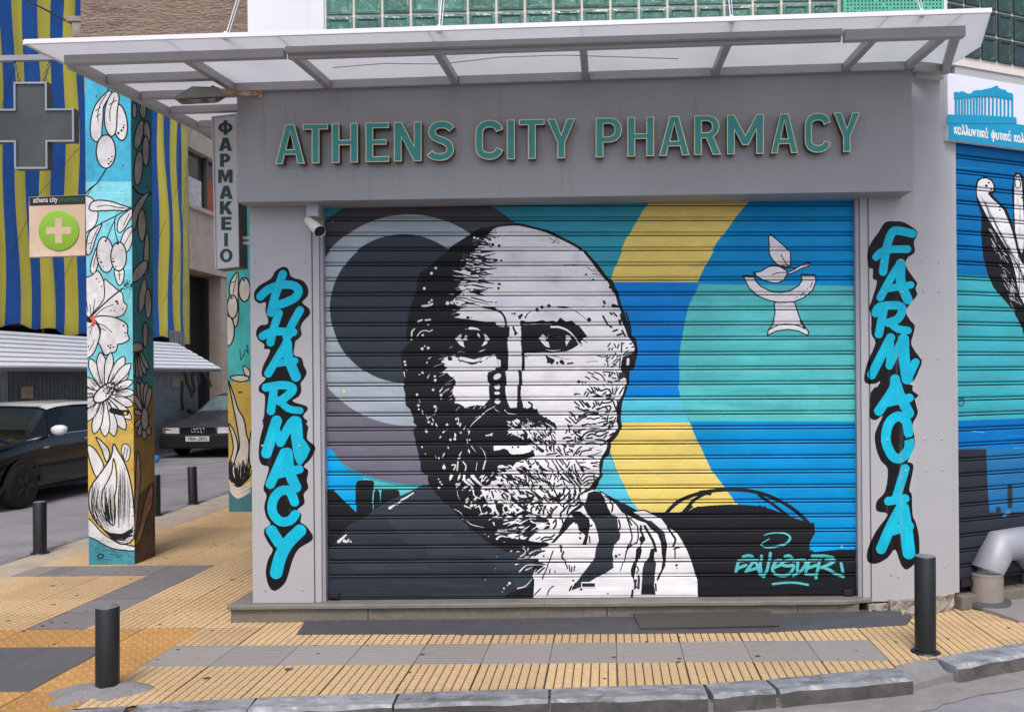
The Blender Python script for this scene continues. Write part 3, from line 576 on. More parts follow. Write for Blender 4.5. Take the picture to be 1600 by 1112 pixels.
    m.L('S', 28, '430,205 520,180 640,175 720,195 755,235 735,280 680,320 560,350 450,355 395,330 410,300 495,250', 2)
    M('S', 38, '165,475 235,458 280,470;115,530 100,600 85,660;120,530 210,520;90,630 180,590 210,580;320,520 270,580 210,660;325,530 360,600 385,690 430,720;395,465 390,580 400,660;505,430 495,540 470,650 430,700;600,520 560,570 540,640 580,690;560,530 640,520;540,620 630,580;690,470 740,460 780,490;760,520 690,530 650,570 730,590 800,580 800,620 760,680 690,710 600,705;860,530 850,640;800,525 930,520 960,560 900,650 850,680 800,710;1000,525 980,600 960,690 1060,700;990,525 1090,520;970,620 1090,580;1030,465 1180,465 1290,485;1130,520 1110,620 1080,740;1200,520 1310,520 1270,560 1150,610;1180,610 1260,640 1330,690 1420,720;1400,560 1420,660;230,648 360,612;110,525 345,520', 0)
    L('S', 28, '540,815 700,798 840,800 980,825', 0)
    # cup and leaf emblem
    m.fr(1140, 355, 6.175)
    W_, K_ = 'W', 'K'
    m.O(W_, K_, 11, '400,70 480,130 570,215 580,300 570,390 490,380 420,330 375,250 395,200 390,120'); m.O(W_, K_, 11, '235,440 300,425 380,380 460,375 520,400 555,440 520,510 440,538 340,515 270,480')
    m.O(W_, K_, 10, '555,440 620,410 700,360 765,350 765,375 700,395 610,440 570,450', 2)
    L(K_, 9, '490,265 530,340 570,385'); L(K_, 8, '410,460 460,440 540,438'); L(K_, 14, '735,342 765,345'); L(K_, 12, '500,375 560,385 640,395'); L(K_, 16, '232,435 250,450')
    m.O(W_, K_, 11, '130,465 235,470 250,515 300,570 400,620 500,630 590,610 670,560 700,510 690,460 825,465 835,520 800,610 720,680 620,720 500,730 380,705 270,660 190,590 150,510', 0)
    m.O(W_, K_, 11, '435,725 630,722 660,820 700,930 760,1010 750,1045 660,1000 560,985 450,1000 360,1045 370,990 420,930 440,820', 0)
    L(K_, 10, '375,990 460,945 560,935 660,950 720,980'); L(K_, 22, '690,905 720,970'); L(K_, 18, '690,460 820,462'); L(K_, 18, '130,470 235,475'); L(K_, 8, '800,530 780,580'); L(K_, 10, '720,630 690,655'); D(K_, '752,592,6 653,676,6')
    L('v', 10, '450,740 520,745', 2)
    m.fr(0, 0, 1)
    D('Y', '538,611,2.5'); D('w', '1315,853,2 520,346,1.2')
    m.fr(505, 720, 5.055); M('w', 22, '520,370 560,345;120,635 160,600 185,575;165,630 190,635 200,615', 1); D('w', '215,635,8 955,50,14'); L('w', 14, '570,340 590,335 660,285 715,255', 1)
    wear(m, 5)
    m.mottle(.05, 7)
    return m
def paint_left_pillar():
    m = Paint(386, 310, 516, 945, 3, (185, 182, 190), 0)
    G, L, M = m.G, m.L, m.M
    m.fr(380, 400, 4.279)
    G('k', '265,72 215,100 185,150 110,195 75,240 75,290 110,318 150,310 148,370 165,420 160,455 110,465 85,510 100,560 140,590 140,620 180,632 130,740 125,800 150,820 105,870 110,910 145,935 140,1060 150,1120 420,1120 400,1070 430,1030 420,1000 330,970 370,940 390,900 385,850 400,830 425,780 405,730 390,680 340,660 345,600 350,570 390,530 385,480 400,440 445,390 440,350 395,310 430,270 435,220 400,165 325,140 300,85', 3)
    M('C', 56, '265,122 215,260 185,378'); M('C', 56, '115,270 170,222 260,192 340,198 370,232 350,275 280,312 225,328')
    M('C', 54, '238,382 205,480 182,578;380,362 330,450 290,540;130,535 200,505 335,508;310,520 295,540')
    M('C', 54, '290,582 230,680 167,785'); L('C', 67, '292,585 302,680 352,805'); L('C', 47, '200,722 345,700')
    L('C', 56, '152,878 250,862 320,872 325,905 245,972'); L('C', 56, '205,890 185,1035'); L('C', 47, '240,960 300,1018 380,1032')
    m.fr(380, 660, 4.121)
    G('k', '140,0 130,20 105,120 100,220 120,270 165,290 140,380 130,430 150,470 135,540 150,610 175,650 140,680 135,720 165,780 190,820 160,880 145,960 160,1040 190,1080 230,1070 270,1030 290,980 320,880 360,810 440,760 445,720 400,660 370,640 375,590 350,560 395,520 390,460 420,420 410,370 420,310 390,280 430,240 465,170 450,140 410,100 400,0', 3)
    m.fr(380, 400, 4.279); G('k', '150,1040 165,1092 430,1092 410,1130 140,1130')
    L('C', 56, '205,890 185,1035'); L('C', 47, '240,960 300,1018 380,1032')
    m.fr(380, 660, 4.121)
    L('C', 69, '215,-12 195,50 150,195'); L('C', 52, '200,20 240,128'); L('C', 58, '240,128 310,0 345,-12'); G('C', '305,-20 375,-25 385,100 432,170 378,266 345,258 318,170', 2)
    L('C', 63, '265,195 175,395'); L('C', 69, '285,195 300,320 340,415'); L('C', 56, '210,335 360,300')
    L('C', 60, '330,510 300,442 240,440 192,500 190,580 240,635 300,630 335,592')
    L('C', 72, '182,695 230,770'); L('C', 81, '365,695 290,770 240,860 212,965')
    for t in ('200,60 160,180', '255,210 190,360', '195,500 200,590', '225,880 205,960', '190,690 210,720'): L('h', 20, t, 2)
    m.fr(380, 400, 4.279)
    for t in ('235,170 190,330', '250,200 340,215', '225,400 200,500', '280,600 200,740', '180,880 300,880', '360,380 320,460'): L('h', 22, t, 2)
    m.mottle(.05, 3, (20, 20))
    return m
def paint_right_pillar():
    m = Paint(1340, 290, 1490, 945, 3, (185, 182, 190), 0)
    G, L = m.G, m.L
    m.fr(1340, 340, 3.973)
    G('k', '230,22 290,30 360,75 370,110 350,150 355,215 310,250 300,300 345,370 370,410 360,440 370,480 340,520 300,580 330,640 355,670 345,730 335,790 395,890 385,940 350,1010 310,1040 345,1075 365,1120 105,1120 140,1020 110,1030 60,1030 40,1000 60,900 110,780 85,720 85,620 70,560 85,520 120,400 95,380 95,320 70,310 60,240 75,170 130,90 170,30', 3)
    m.fr(1340, 600, 3.836)
    G('k', '100,20 75,130 75,200 110,215 150,190 105,290 110,380 140,460 180,510 165,640 115,700 115,760 180,780 110,880 60,990 60,1060 110,1075 180,1040 225,990 260,1080 300,1108 365,1040 368,920 350,830 330,780 325,660 310,630 335,500 320,470 300,460 340,380 340,310 330,240 360,180 350,120 330,40 310,0', 3)
    m.fr(1340, 340, 3.973)
    L('C', 52, '340,100 260,82 215,92 182,180 158,335'); L('C', 47, '115,245 170,202 310,196'); L('C', 49, '265,285 210,370 142,495'); L('C', 60, '268,285 268,400 312,508'); L('C', 45, '190,440 330,418')
    L('C', 52, '112,592 140,552 250,545 278,572 250,628 190,652'); L('C', 52, '162,570 132,722'); L('C', 47, '200,650 250,690 312,700')
    L('C', 56, '205,745 150,850 88,975'); L('C', 45, '205,745 198,920'); L('C', 49, '198,915 240,830 280,755'); L('C', 69, '285,755 290,880 308,1000'); L('C', 52, '358,900 310,1000'); 
    m.fr(1340, 600, 3.836)
    L('C', 58, '225,-30 215,30 128,160'); L('C', 62, '232,0 255,70 308,175'); L('C', 52, '180,110 310,82')
    L('C', 58, '305,290 290,220 240,192 185,240 170,340 210,430 260,442 305,390 310,340'); L('k', 12, '235,345 330,318')
    L('C', 54, '285,505 235,670'); L('C', 52, '185,700 285,685'); L('C', 63, '262,735 200,850 142,985'); L('C', 76, '272,745 290,860 308,1010'); L('C', 56, '200,880 310,850')
    for t in ('195,230 185,330', '275,520 245,620', '250,760 160,940', '290,860 300,980', '215,30 140,140'): L('h', 20, t, 2)
    m.fr(1340, 340, 3.973)
    for t in ('230,95 190,180', '250,310 180,440', '150,560 250,560', '190,770 120,900', '150,210 280,200'): L('h', 20, t, 2)
    m.mottle(.05, 5, (20, 20))
    return m
def paint_column():
    m = Paint(134, 60, 212, 882, 4, (72, 172, 204)); m.lw = 1.25
    G, L, M, D, O, E = m.G, m.L, m.M, m.D, m.O, m.E
    m.fr(0, 0, 1); G((128, 206, 218), '130,284 220,284 220,900 130,900'); G((112, 196, 205), '130,420 220,420 220,620 130,640')
    G('y', '130,655 160,640 220,615 220,900 130,900'); G((72, 140, 155), '130,832 160,848 220,862 220,900 130,900')
    m.fr(130, 130, 5.56); W, K = (212, 210, 210), 'K'
    O(W, K, 8, '250,-330 170,-250 140,-120 160,-20 230,-40 280,-160'); O(W, K, 8, '400,-300 320,-240 300,-120 330,-60 400,-90'); L(K, 9, '210,80 240,-60 330,-300')
    E(W, 318, 340, 64, 160, -8, 40, K, 10)
    O(W, K, 9, '215,72 120,170 75,280 60,400 75,480 115,510 155,480 165,380 172,300 180,200 245,95'); O(W, K, 9, '245,90 195,200 185,330 200,410 235,460 270,450 290,380 295,250 312,130 290,80')
    M(K, 6, '130,330 128,260 150,180 200,100;110,240 150,210;115,290 150,270;235,330 232,240 270,130;225,190 255,170 290,150'); E(W, 197, 595, 84, 145, 0, 40, K, 10)
    D(K, '305,435,11 333,412,10 350,388,9 355,366,7 223,657,7 250,640,7 240,682,8 222,702,9'); L(K, 9, '200,748 160,810 120,870 60,915 20,960'); L(K, 5, '110,880 60,930 35,985'); D(K, '115,115,7 345,715,6 90,770,4 330,945,4')
    m.fr(130, 300, 5.56)
    O(W, K, 8, '-20,45 20,35 70,50 100,90 130,190 110,280 60,330 -20,345'); O(W, K, 9, '50,140 80,85 150,72 250,85 330,112 405,138 380,165 280,160 150,165 80,165')
    L(K, 8, '460,110 400,140 280,210 150,275'); L(K, 6, '120,130 200,115 300,135 360,140')
    O(W, K, 9, '155,278 60,340 30,430 25,520 45,550 80,500 110,400 152,310'); M(K, 5, '60,500 80,420 130,310;40,450 70,440;100,360 120,370')
    O(W, K, 8, '430,140 320,220 295,310 310,352 350,332 400,250 440,180'); O(W, K, 8, '470,280 370,330 325,430 340,470 380,522 420,450 450,330'); M(K, 5, '350,290 400,190;350,470 420,340')
    O(W, K, 8, '125,470 85,560 60,660 80,712 110,690 140,560'); O(W, K, 8, '270,670 290,780 320,812 350,760 350,670'); M(K, 5, '315,760 312,690;300,720 330,715;90,650 110,540')
    E(W, 192, 545, 74, 155, -5, 40, K, 9); E(W, 308, 560, 68, 125, 0, 40, K, 9); L(K, 7, '285,220 240,320 200,420'); L(K, 7, '275,230 275,330 300,430'); D(K, '195,425,10 300,447,12 155,610,9 135,575,6 135,550,5 262,605,9 285,650,6 258,580,6 175,650,5')
    O(W, K, 8, '-10,735 30,740 80,720 120,685 160,730 195,850 160,980 60,1080 -10,1080'); O(W, K, 8, '180,762 230,790 300,850 340,880 350,950 380,985 365,1035 320,1080 100,1110 60,1080 180,930')
    L(K, 10, '60,1090 150,1000 250,910 340,840'); r = random.Random(2)
    for i in range(34): D(K, '%d,%d,%d' % (r.gauss(385, 26), r.gauss(815, 22), r.randint(4, 7)))
    M(K, 5, '80,1070 95,980 100,930;65,1060 60,980;110,1070 180,1010 260,980;40,1040 30,950'); D(K, '115,755,7 140,780,6 160,820,6 290,950,12 300,970,9 240,1030,6 270,1030,6 345,1015,7')
    m.fr(130, 480, 5.56)
    O(W, K, 9, '50,100 150,75 280,90 380,150 385,230 402,275 375,300 330,318 300,325 285,380 230,402 185,412 150,340 130,300 150,200 110,120'); O(W, K, 9, '-10,150 110,140 145,220 130,300 90,400 40,440 -10,440')
    D('R', '80,105,26 85,150,18'); L(K, 26, '20,80 60,120'); D(K, '350,160,8 365,222,7 370,250,6 218,335,8 240,328,7 235,352,9 262,345,8 45,340,6'); M(K, 5, '130,140 180,160 250,215;140,180 200,200;40,180 90,150;60,230 75,170;55,370 85,320 95,280')
    for tx, ty, w in ((395, 560, 38), (430, 640, 34), (445, 740, 34), (430, 850, 40), (415, 970, 42), (365, 1060, 44), (270, 1115, 48), (190, 1120, 44), (95, 1095, 42), (20, 985, 44), (0, 860, 42), (-10, 740, 42), (5, 620, 40), (60, 450, 42), (150, 395, 42), (240, 395, 36), (355, 430, 44), (410, 490, 40)):
        m.petal(W, K, 8, 185, 745, tx, ty, w)
    r = random.Random(5)
    for i in range(60):
        a = r.uniform(0, 6.28); L(K, 4, [(185+100*math.cos(a), 745+85*math.sin(a)), (185+(150+r.uniform(0, 70))*math.cos(a), 745+(135+r.uniform(0, 70))*math.sin(a))], 1, 0)
    O(W, K, 11, '95,815 98,760 160,690 230,655 270,670 270,715 220,785 150,828')
    for i in range(60): D(K, '%d,%d,%d' % (r.gauss(235, 26), r.gauss(705, 34), r.randint(4, 8)))
    L(K, 40, '250,895 330,915 375,915'); D('y', '365,920,14'); D((170, 60, 50), '420,950,5 422,1000,7 425,1060,6 418,1090,7 405,980,4')
    m.fr(130, 680, 5.56)
    O(W, K, 9, '35,95 80,100 130,160 180,275 120,370 60,230'); O(W, K, 9, '110,15 170,60 220,120 230,180 200,230 160,120')
    O(W, K, 8, '-10,720 60,730 160,840 300,930 440,960 440,1000 250,980 100,900 -10,850')
    O(W, K, 10, '262,75 240,190 140,340 60,460 50,600 90,720 200,840 320,940 440,890 440,620 415,420 370,260 300,130')
    G('y', '262,180 300,290 300,430 280,560 290,640 250,760 160,620 160,500 240,320', 2); O(W, K, 8, '262,200 285,300 290,430 270,560 280,660 265,780 200,720 165,600 170,480 245,330')
    r = random.Random(9)
    for i in range(16): L(K, r.uniform(5, 11), [(230+r.uniform(0, 60), 840+r.uniform(0, 50)), (330+r.uniform(-20, 20), 890+r.uniform(-30, 20)), (435, 800+r.uniform(-10, 80))], 2, 3)
    for i in range(26):
        u = r.uniform(0, 1); L(K, r.uniform(2, 4), [(75+u*110, 430+r.uniform(-40, 60)), (70+u*90, 620+r.uniform(-40, 60)), (150+u*110, 800+r.uniform(-40, 50))], 2, 3)
        L(K, r.uniform(2, 4), [(310+u*90, 330+r.uniform(-80, 90)), (300+u*110, 560+r.uniform(-60, 60)), (300+u*100, 760+r.uniform(-60, 60))], 2, 3)
        L(K, r.uniform(3, 5), [(185+u*90, 480+r.uniform(-60, 120)), (190+u*85, 650+r.uniform(-60, 60)), (220+u*60, 760+r.uniform(-20, 30))], 2, 3)
        L(K, r.uniform(2, 5), [(150+u*100, 790+u*90), (260+u*60, 870+u*40+r.uniform(-20, 20)), (420, 820+u*90)], 2, 3)
    O(W, K, 7, '330,130 345,80 375,75 410,110 400,200 370,225 340,170'); M(K, 5, '350,180 365,100;370,200 390,110')
    for i in range(26): x, y = r.uniform(60, 400), r.uniform(900, 1070); L('K', 7, [(x, y+.08*x), (x+r.uniform(20, 60), y+.08*x+4)], 2, 0)
    m.E((72, 140, 155), 150, 1048, 25, 18, 0, 24, 'K', 8)
    D((120, 60, 45), '38,300,6 40,420,5 430,300,5 425,500,7 432,620,7 45,640,5 430,700,6')
    wear(m, 9)
    m.mottle(.09, 11, (20, 30))
    return m
def paint_column_side():  # colours darker than the front face: shade on this side painted in
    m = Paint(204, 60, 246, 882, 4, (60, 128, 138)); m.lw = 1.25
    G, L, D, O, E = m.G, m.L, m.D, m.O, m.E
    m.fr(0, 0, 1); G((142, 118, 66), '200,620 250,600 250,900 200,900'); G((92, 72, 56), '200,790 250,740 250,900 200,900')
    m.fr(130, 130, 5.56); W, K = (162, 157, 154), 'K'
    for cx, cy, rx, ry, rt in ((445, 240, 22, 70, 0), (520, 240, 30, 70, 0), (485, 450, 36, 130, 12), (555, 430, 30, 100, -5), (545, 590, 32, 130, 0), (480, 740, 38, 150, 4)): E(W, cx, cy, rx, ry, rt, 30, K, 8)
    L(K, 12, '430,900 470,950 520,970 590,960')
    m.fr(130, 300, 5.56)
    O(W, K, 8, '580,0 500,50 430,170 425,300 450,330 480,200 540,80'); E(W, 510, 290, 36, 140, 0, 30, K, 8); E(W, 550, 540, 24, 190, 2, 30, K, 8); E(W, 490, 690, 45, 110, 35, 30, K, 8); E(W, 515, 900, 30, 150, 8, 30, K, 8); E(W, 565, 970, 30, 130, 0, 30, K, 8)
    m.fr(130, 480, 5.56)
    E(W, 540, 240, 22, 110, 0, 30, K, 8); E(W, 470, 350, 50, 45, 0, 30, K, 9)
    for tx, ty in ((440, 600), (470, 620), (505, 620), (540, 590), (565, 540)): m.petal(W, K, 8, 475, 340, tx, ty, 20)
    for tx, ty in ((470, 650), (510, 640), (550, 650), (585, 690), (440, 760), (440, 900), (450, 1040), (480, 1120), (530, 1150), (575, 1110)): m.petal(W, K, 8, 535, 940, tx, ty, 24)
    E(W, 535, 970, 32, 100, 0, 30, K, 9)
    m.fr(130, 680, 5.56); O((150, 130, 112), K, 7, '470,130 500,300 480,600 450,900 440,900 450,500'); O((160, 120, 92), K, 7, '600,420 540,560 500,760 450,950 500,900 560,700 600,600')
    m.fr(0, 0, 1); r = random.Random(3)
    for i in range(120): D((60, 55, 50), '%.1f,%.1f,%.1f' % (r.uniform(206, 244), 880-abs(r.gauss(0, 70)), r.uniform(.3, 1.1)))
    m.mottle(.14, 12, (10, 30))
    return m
def paint_column_far():
    m = Paint(352, 380, 412, 805, 4, (78, 186, 182)); m.lw = 1.25
    G, L, M, D, O, E = m.G, m.L, m.M, m.D, m.O, m.E
    m.fr(0, 0, 1); G('y', '350,596 412,598 412,900 350,900'); G((72, 120, 130), '350,755 412,762 412,900 350,900')
    m.fr(285, 400, 5.05); W, K = (214, 204, 190), 'K'
    O(W, K, 8, '440,130 390,180 370,250 375,320 400,520 425,555 445,470 440,300'); E(W, 490, 265, 46, 95, 0, 30, K, 9); E(W, 395, 400, 42, 92, 0, 30, K, 9); E(W, 360, 590, 50, 118, 0, 30, K, 9); D(K, '485,190,9 388,330,9')
    M(K, 5, '400,290 430,150;385,210 420,200;455,740 460,820 480,780;480,790 500,740 520,770;510,700 520,760'); O(W, K, 8, '375,955 430,940 500,945 530,970 480,990 420,985'); O(W, K, 7, '480,865 530,900 530,950 490,930')
    m.fr(235, 590, 5.056)
    O(W, K, 9, '615,20 660,140 690,240 740,330 760,450 780,520 770,680 750,800 650,850 640,700 700,560 690,420 650,200'); O(W, K, 8, '615,360 650,400 680,480 690,560 650,700 630,660 655,560 640,450'); O(W, K, 8, '800,420 780,560 790,700 830,650')
    r = random.Random(6)
    for i in range(70): x = r.uniform(620, 790); L(K, r.uniform(3, 7), [(x, r.uniform(640, 720)), (x+r.uniform(-10, 10), r.uniform(740, 800)), (700, 860+r.uniform(-20, 20))], 2)
    for i in range(24): y = r.uniform(850, 930); L(W, 6, [(625, y-40), (690, y+20), (790, y-30)], 2)
    D(K, '700,115,8 718,115,8')
    m.mottle(.07, 13, (20, 30))
    return m
def paint_right_shutter():
    m = Paint(1480, 180, 1960, 960, 2.5, (0, 108, 170))
    G, L, M, D, O = m.G, m.L, m.M, m.D, m.O
    m.fr(0, 0, 1)
    G((62, 166, 178), '1470,428 1960,448 1960,640 1470,658'); G((0, 112, 184), '1470,658 1960,640 1960,720 1470,706')
    G((38, 112, 165), '1470,700 1960,705 1960,860 1470,800'); G((46, 49, 60), '1470,702 1541,701 1543,760 1546,800 1600,800 1960,770 1960,960 1470,960')
    r = random.Random(8)
    for i in range(40): x, y = r.uniform(1480, 1900), r.uniform(190, 700); L((40, 150, 200) if y < 428 else (90, 195, 205), r.uniform(1, 3), [(x, y), (x+r.uniform(20, 80), y+r.uniform(-1, 3))], 2, 0)
    M((46, 52, 66), 8, '1578,760 1578,790;1560,795 1560,800'); L((60, 130, 180), 7, '1575,800 1568,806', 1)
    # the open hand
    m.fr(1480, 260, 4.277); W, K = 'W', 'K'
    G(K, '190,120 205,85 250,68 300,85 322,130 320,170 300,190 400,290 450,420 430,160 445,60 460,38 500,50 520,140 530,300 600,330 640,40 700,20 730,60 740,320 800,330 850,60 910,50 930,90 920,380 1000,400 1060,200 1110,210 1120,260 1060,520 1010,760 950,1000 900,1300 560,1330 500,1080 440,960 370,880 310,810 270,720 240,600 225,450 230,330 195,220')
    O(W, K, 7, '205,100 250,78 295,95 315,140 305,170 275,180 320,230 380,290 440,440 470,560 500,640 600,700 700,720 900,740 960,700 940,960 880,1120 640,1140 560,1000 480,860 450,700 400,560 300,400 215,240 195,180', 2)
    O(W, K, 8, '445,150 450,70 475,50 500,90 510,250 520,450 500,600 450,430', 2); O(W, K, 8, '610,340 645,60 700,35 725,80 730,420 700,600 600,560', 2); O(W, K, 8, '800,400 850,80 910,70 920,200 900,600 800,640 740,560', 2); O(W, K, 8, '1000,420 1065,220 1110,230 1050,520 980,720 900,660', 2)
    O(W, K, 6, '455,90 475,70 492,120 480,145 458,140', 2); D(K, '278,110,7 262,130,9 295,155,6')
    G(K, '230,340 300,420 400,600 450,720 480,860 540,1000 500,1080 440,960 370,880 310,810 270,720 240,600 225,450')
    for i in range(46):
        u = r.uniform(0, 1); x, y = 240+u*190+r.uniform(-10, 60), 370+u*540
        L(W, r.uniform(4, 8), [(x, y), (x+r.uniform(12, 40), y+r.uniform(20, 60))], 2, 0)
    for i in range(70):
        u = r.uniform(0, 1); x, y = 215+u*300, 180+u*560
        L(K, r.uniform(3, 6), [(x, y), (x+r.uniform(30, 60), y+r.uniform(60, 130))], 2, 0)
    for i in range(60):
        x = r.uniform(450, 900); L(K, r.uniform(3, 6), [(x, r.uniform(480, 800)), (x+r.uniform(-12, 12), r.uniform(820, 1100))], 2, 0)
    for i in range(30):
        x = r.choice((480, 660, 690, 860, 890, 1050))+r.uniform(-14, 14); y = r.uniform(160, 480); L(K, 4, [(x, y), (x+3, y+r.uniform(30, 90))], 2, 0)
    D(K, '350,270,6 352,292,6 500,210,6')
    m.fr(1300, 560, 3.97); m.L('K', 5, '780,255 790,245 800,252 815,245 820,265 812,290 798,296 782,285 780,258', 0, 0); D('K', '792,268,3 806,268,3 798,282,3')
    wear(m, 6)
    m.mottle(.05, 17)
    return m
# ================================================================ materials
IMG = {k: f() for k, f in (('main', paint_main), ('lp', paint_left_pillar), ('rp', paint_right_pillar), ('c1', paint_column), ('c1s', paint_column_side), ('c2', paint_column_far), ('rs', paint_right_shutter))}
UV = {k: (p.x0, p.y0, p.x1, p.y1) for k, p in IMG.items()}
IMG = {k: p.image('paint_'+k) for k, p in IMG.items()}
mat('shutter_paint', (90, 90, 90), .55, img=IMG['main'], stain=((60, 58, 56), 9, .72, .86), bump=.06, bscale=45, stretch=(.25, 1, 2.2), spec=.18)
mat('shutter_paint_right', (90, 90, 90), .55, img=IMG['rs'], stain=((60, 58, 56), 9, .72, .86), bump=.06, bscale=45, stretch=(.4, .4, 2), spec=.18)
mat('shutter_gap', (48, 46, 46), .8, var=.2, scale=20)
GREY = (174, 173, 176)
mat('pillar_paint_left', GREY, .55, var=.03, scale=3, spec=.2, img=IMG['lp'], streak=((140, 136, 140), .60, .95), stain=((116, 108, 102), 4, .66, .88), bump=.05, bscale=120)
mat('pillar_paint_right', GREY, .55, var=.03, scale=3, spec=.2, img=IMG['rp'], streak=((140, 136, 140), .60, .95), stain=((116, 108, 102), 4, .66, .88), bump=.05, bscale=120)
mat('grey_paint', GREY, .55, var=.03, scale=2.5, stain=((132, 122, 118), 3, .71, .9), bump=.05, bscale=120)
mat('fascia_paint', (152, 151, 153), .5, var=.05, scale=1.4, streak=((122, 119, 122), .56, .95), stain=((106, 101, 100), 2.5, .66, .98), bump=.04, bscale=200)
mat('white_wall', (226, 226, 234), .7, var=.03, scale=2, stain=((180, 172, 168), 3, .68, .95), bump=.08, bscale=60)
mat('frame_paint', (150, 147, 154), .5, var=.06, scale=4, stain=((96, 84, 74), 6, .66, .88), bump=.05, bscale=80)
mat('brass', (224, 208, 172), .4, .25, var=.12, scale=20)
mat('letter_return', (104, 88, 66), .45, .5, var=.15, scale=15)
mat('letter_teal', (20, 116, 116), .35, var=.05, scale=10, fine=400)
mat('letter_face', (40, 152, 148), .42, var=.05, scale=12, fine=500)
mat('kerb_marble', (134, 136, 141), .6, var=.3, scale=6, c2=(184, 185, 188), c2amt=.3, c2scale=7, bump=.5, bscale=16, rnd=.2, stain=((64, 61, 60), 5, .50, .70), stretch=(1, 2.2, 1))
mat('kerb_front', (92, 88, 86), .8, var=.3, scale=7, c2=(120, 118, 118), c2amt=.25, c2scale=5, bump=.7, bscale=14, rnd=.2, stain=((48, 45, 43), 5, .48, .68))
mat('step_stone', (128, 120, 110), .8, var=.16, scale=30, fine=130, bump=.4, bscale=90, stain=((92, 82, 72), 5, .62, .85))
mat('step_top', (118, 114, 108), .7, var=.15, scale=8, bump=.2, bscale=50, stain=((88, 80, 72), 5, .6, .85))
mat('slab_cell', (212, 180, 136), .8, var=.12, scale=30, rnd=.13, bump=.15, bscale=120, c2=(202, 166, 124), c2amt=.35, c2scale=1.1, stain=((116, 98, 84), 2.6, .60, .90), fine=150)
mat('slab_joint', (74, 60, 52), .9, var=.2, scale=20)
mat('slab_grey', (138, 133, 130), .75, var=.12, scale=14, rnd=.10, stretch=(1, 14, 1), bump=.3, bscale=40, stain=((96, 90, 88), 8, .66, .9))
mat('slab_dark', (84, 84, 87), .75, var=.12, scale=20, rnd=.08, bump=.2, bscale=70, stain=((120, 112, 104), 3, .6, .85)); mat('slab_mid', (122, 118, 120), .78, var=.12, scale=20, rnd=.10, bump=.2, bscale=70, stain=((150, 134, 112), 3, .56, .8))
mat('slab_orange', (194, 146, 86), .75, var=.12, scale=14, rnd=.12, bump=.15, bscale=80, stain=((140, 112, 92), 2.4, .54, .80), fine=150)
mat('pavement_base', (120, 104, 92), .9, var=.2, scale=9, bump=.3, bscale=60)
mat('pavement_border', (176, 160, 144), .85, var=.14, scale=6, stain=((128, 120, 114), 2.5, .5, .8), bump=.2, bscale=50)
mat('pavement_far', (206, 172, 126), .85, var=.14, scale=8, stain=((150, 128, 106), 1.5, .55, .8), bump=.2, bscale=50)
mat('asphalt', (152, 149, 153), .85, var=.16, scale=2, fine=240, bump=.6, bscale=150, stain=((116, 114, 117), .7, .52, .76), c2=(166, 163, 166), c2amt=.3, c2scale=.5)
mat('gutter_concrete', (146, 142, 140), .85, var=.16, scale=7, fine=160, bump=.4, bscale=90, stain=((98, 94, 92), 4, .58, .8))
mat('tar', (82, 82, 88), .7, var=.16, scale=12, fine=180, bump=.5, bscale=110)
mat('rubber_mat', (70, 67, 65), .85, var=.1, scale=30, bump=.3, bscale=200)
mat('bollard_paint', (24, 25, 28), .42, var=.2, scale=9, stain=((104, 98, 92), 14, .70, .8), bump=.08, bscale=70)
mat('bollard_cap', (150, 150, 158), .35, .6, var=.2, scale=20)
mat('mortar_mound', (140, 138, 138), .9, var=.15, scale=14, fine=150, bump=.6, bscale=50)
mat('white_mortar', (222, 214, 206), .8, var=.05, scale=5, stain=((170, 160, 150), 4, .65, .9))
mat('awning_frame', (170, 168, 168), .5, var=.06, scale=5, stain=((110, 84, 62), 3.5, .70, .86), bump=.04, bscale=90)
mat('white_trim', (232, 230, 232), .4, var=.03, scale=3, stain=((160, 128, 92), 3, .71, .88))
mat('dark_seal', (40, 38, 42), .8)
mat('steel_wire', (196, 200, 206), .35, .6)
mat('black_rubber', (24, 24, 26), .7)
mat('lamp_housing', (128, 126, 120), .5, .3, var=.15, scale=14, stain=((120, 100, 80), 12, .66, .85))
mat('lamp_glass', (70, 72, 72), .12)
mat('rust', (164, 122, 84), .8, var=.35, scale=22, c2=(206, 200, 194), c2amt=.5, c2scale=9)
mat('camera_white', (232, 226, 216), .4, var=.03)
mat('box_white', (186, 186, 196), .45, var=.02)
mat('cross_frame', (150, 156, 164), .4, .3, var=.06)
mat('cross_panel', (66, 68, 64), .14, var=.35, scale=2.0)
mat('sign_beige', (206, 178, 152), .35, var=.08, scale=2, c2=(222, 200, 178), c2amt=.3)
mat('sign_black', (22, 20, 22), .35); mat('sign_green', (132, 176, 46), .4, var=.05); mat('sign_dgreen', (48, 110, 66), .5)
mat('print_white', (236, 234, 230), .5, var=.02); mat('print_green', (20, 62, 44), .45, var=.05)
mat('light_box_face', (206, 203, 206), .3, var=.03, scale=2, stain=((150, 146, 146), 2, .66, .95)); mat('light_box_frame', (188, 186, 188), .35, .3); mat('light_box_side', (92, 88, 86), .5)
mat('sign_cyan', (0, 148, 190), .4, var=.04, scale=3); mat('sign_white', (226, 228, 238), .4, var=.03, stain=((168, 164, 160), 3, .66, .92))
mat('duct_metal', (158, 160, 167), .55, .25, var=.08, scale=5, bump=.1, bscale=9, dist=.02, stain=((120, 112, 106), 5, .68, .9)); mat('duct_base', (150, 142, 134), .6, .2, var=.1, scale=9)
mat('perforated_green', (84, 178, 152), .5, var=.05); mat('hole_dark', (20, 34, 32), .9)
mat('brown_plaster', (158, 136, 122), .9, var=.2, scale=9, bump=1.0, bscale=20, dist=.05, stretch=(1, 1, 2.6), c2=(120, 100, 90), c2amt=.3, c2scale=3)
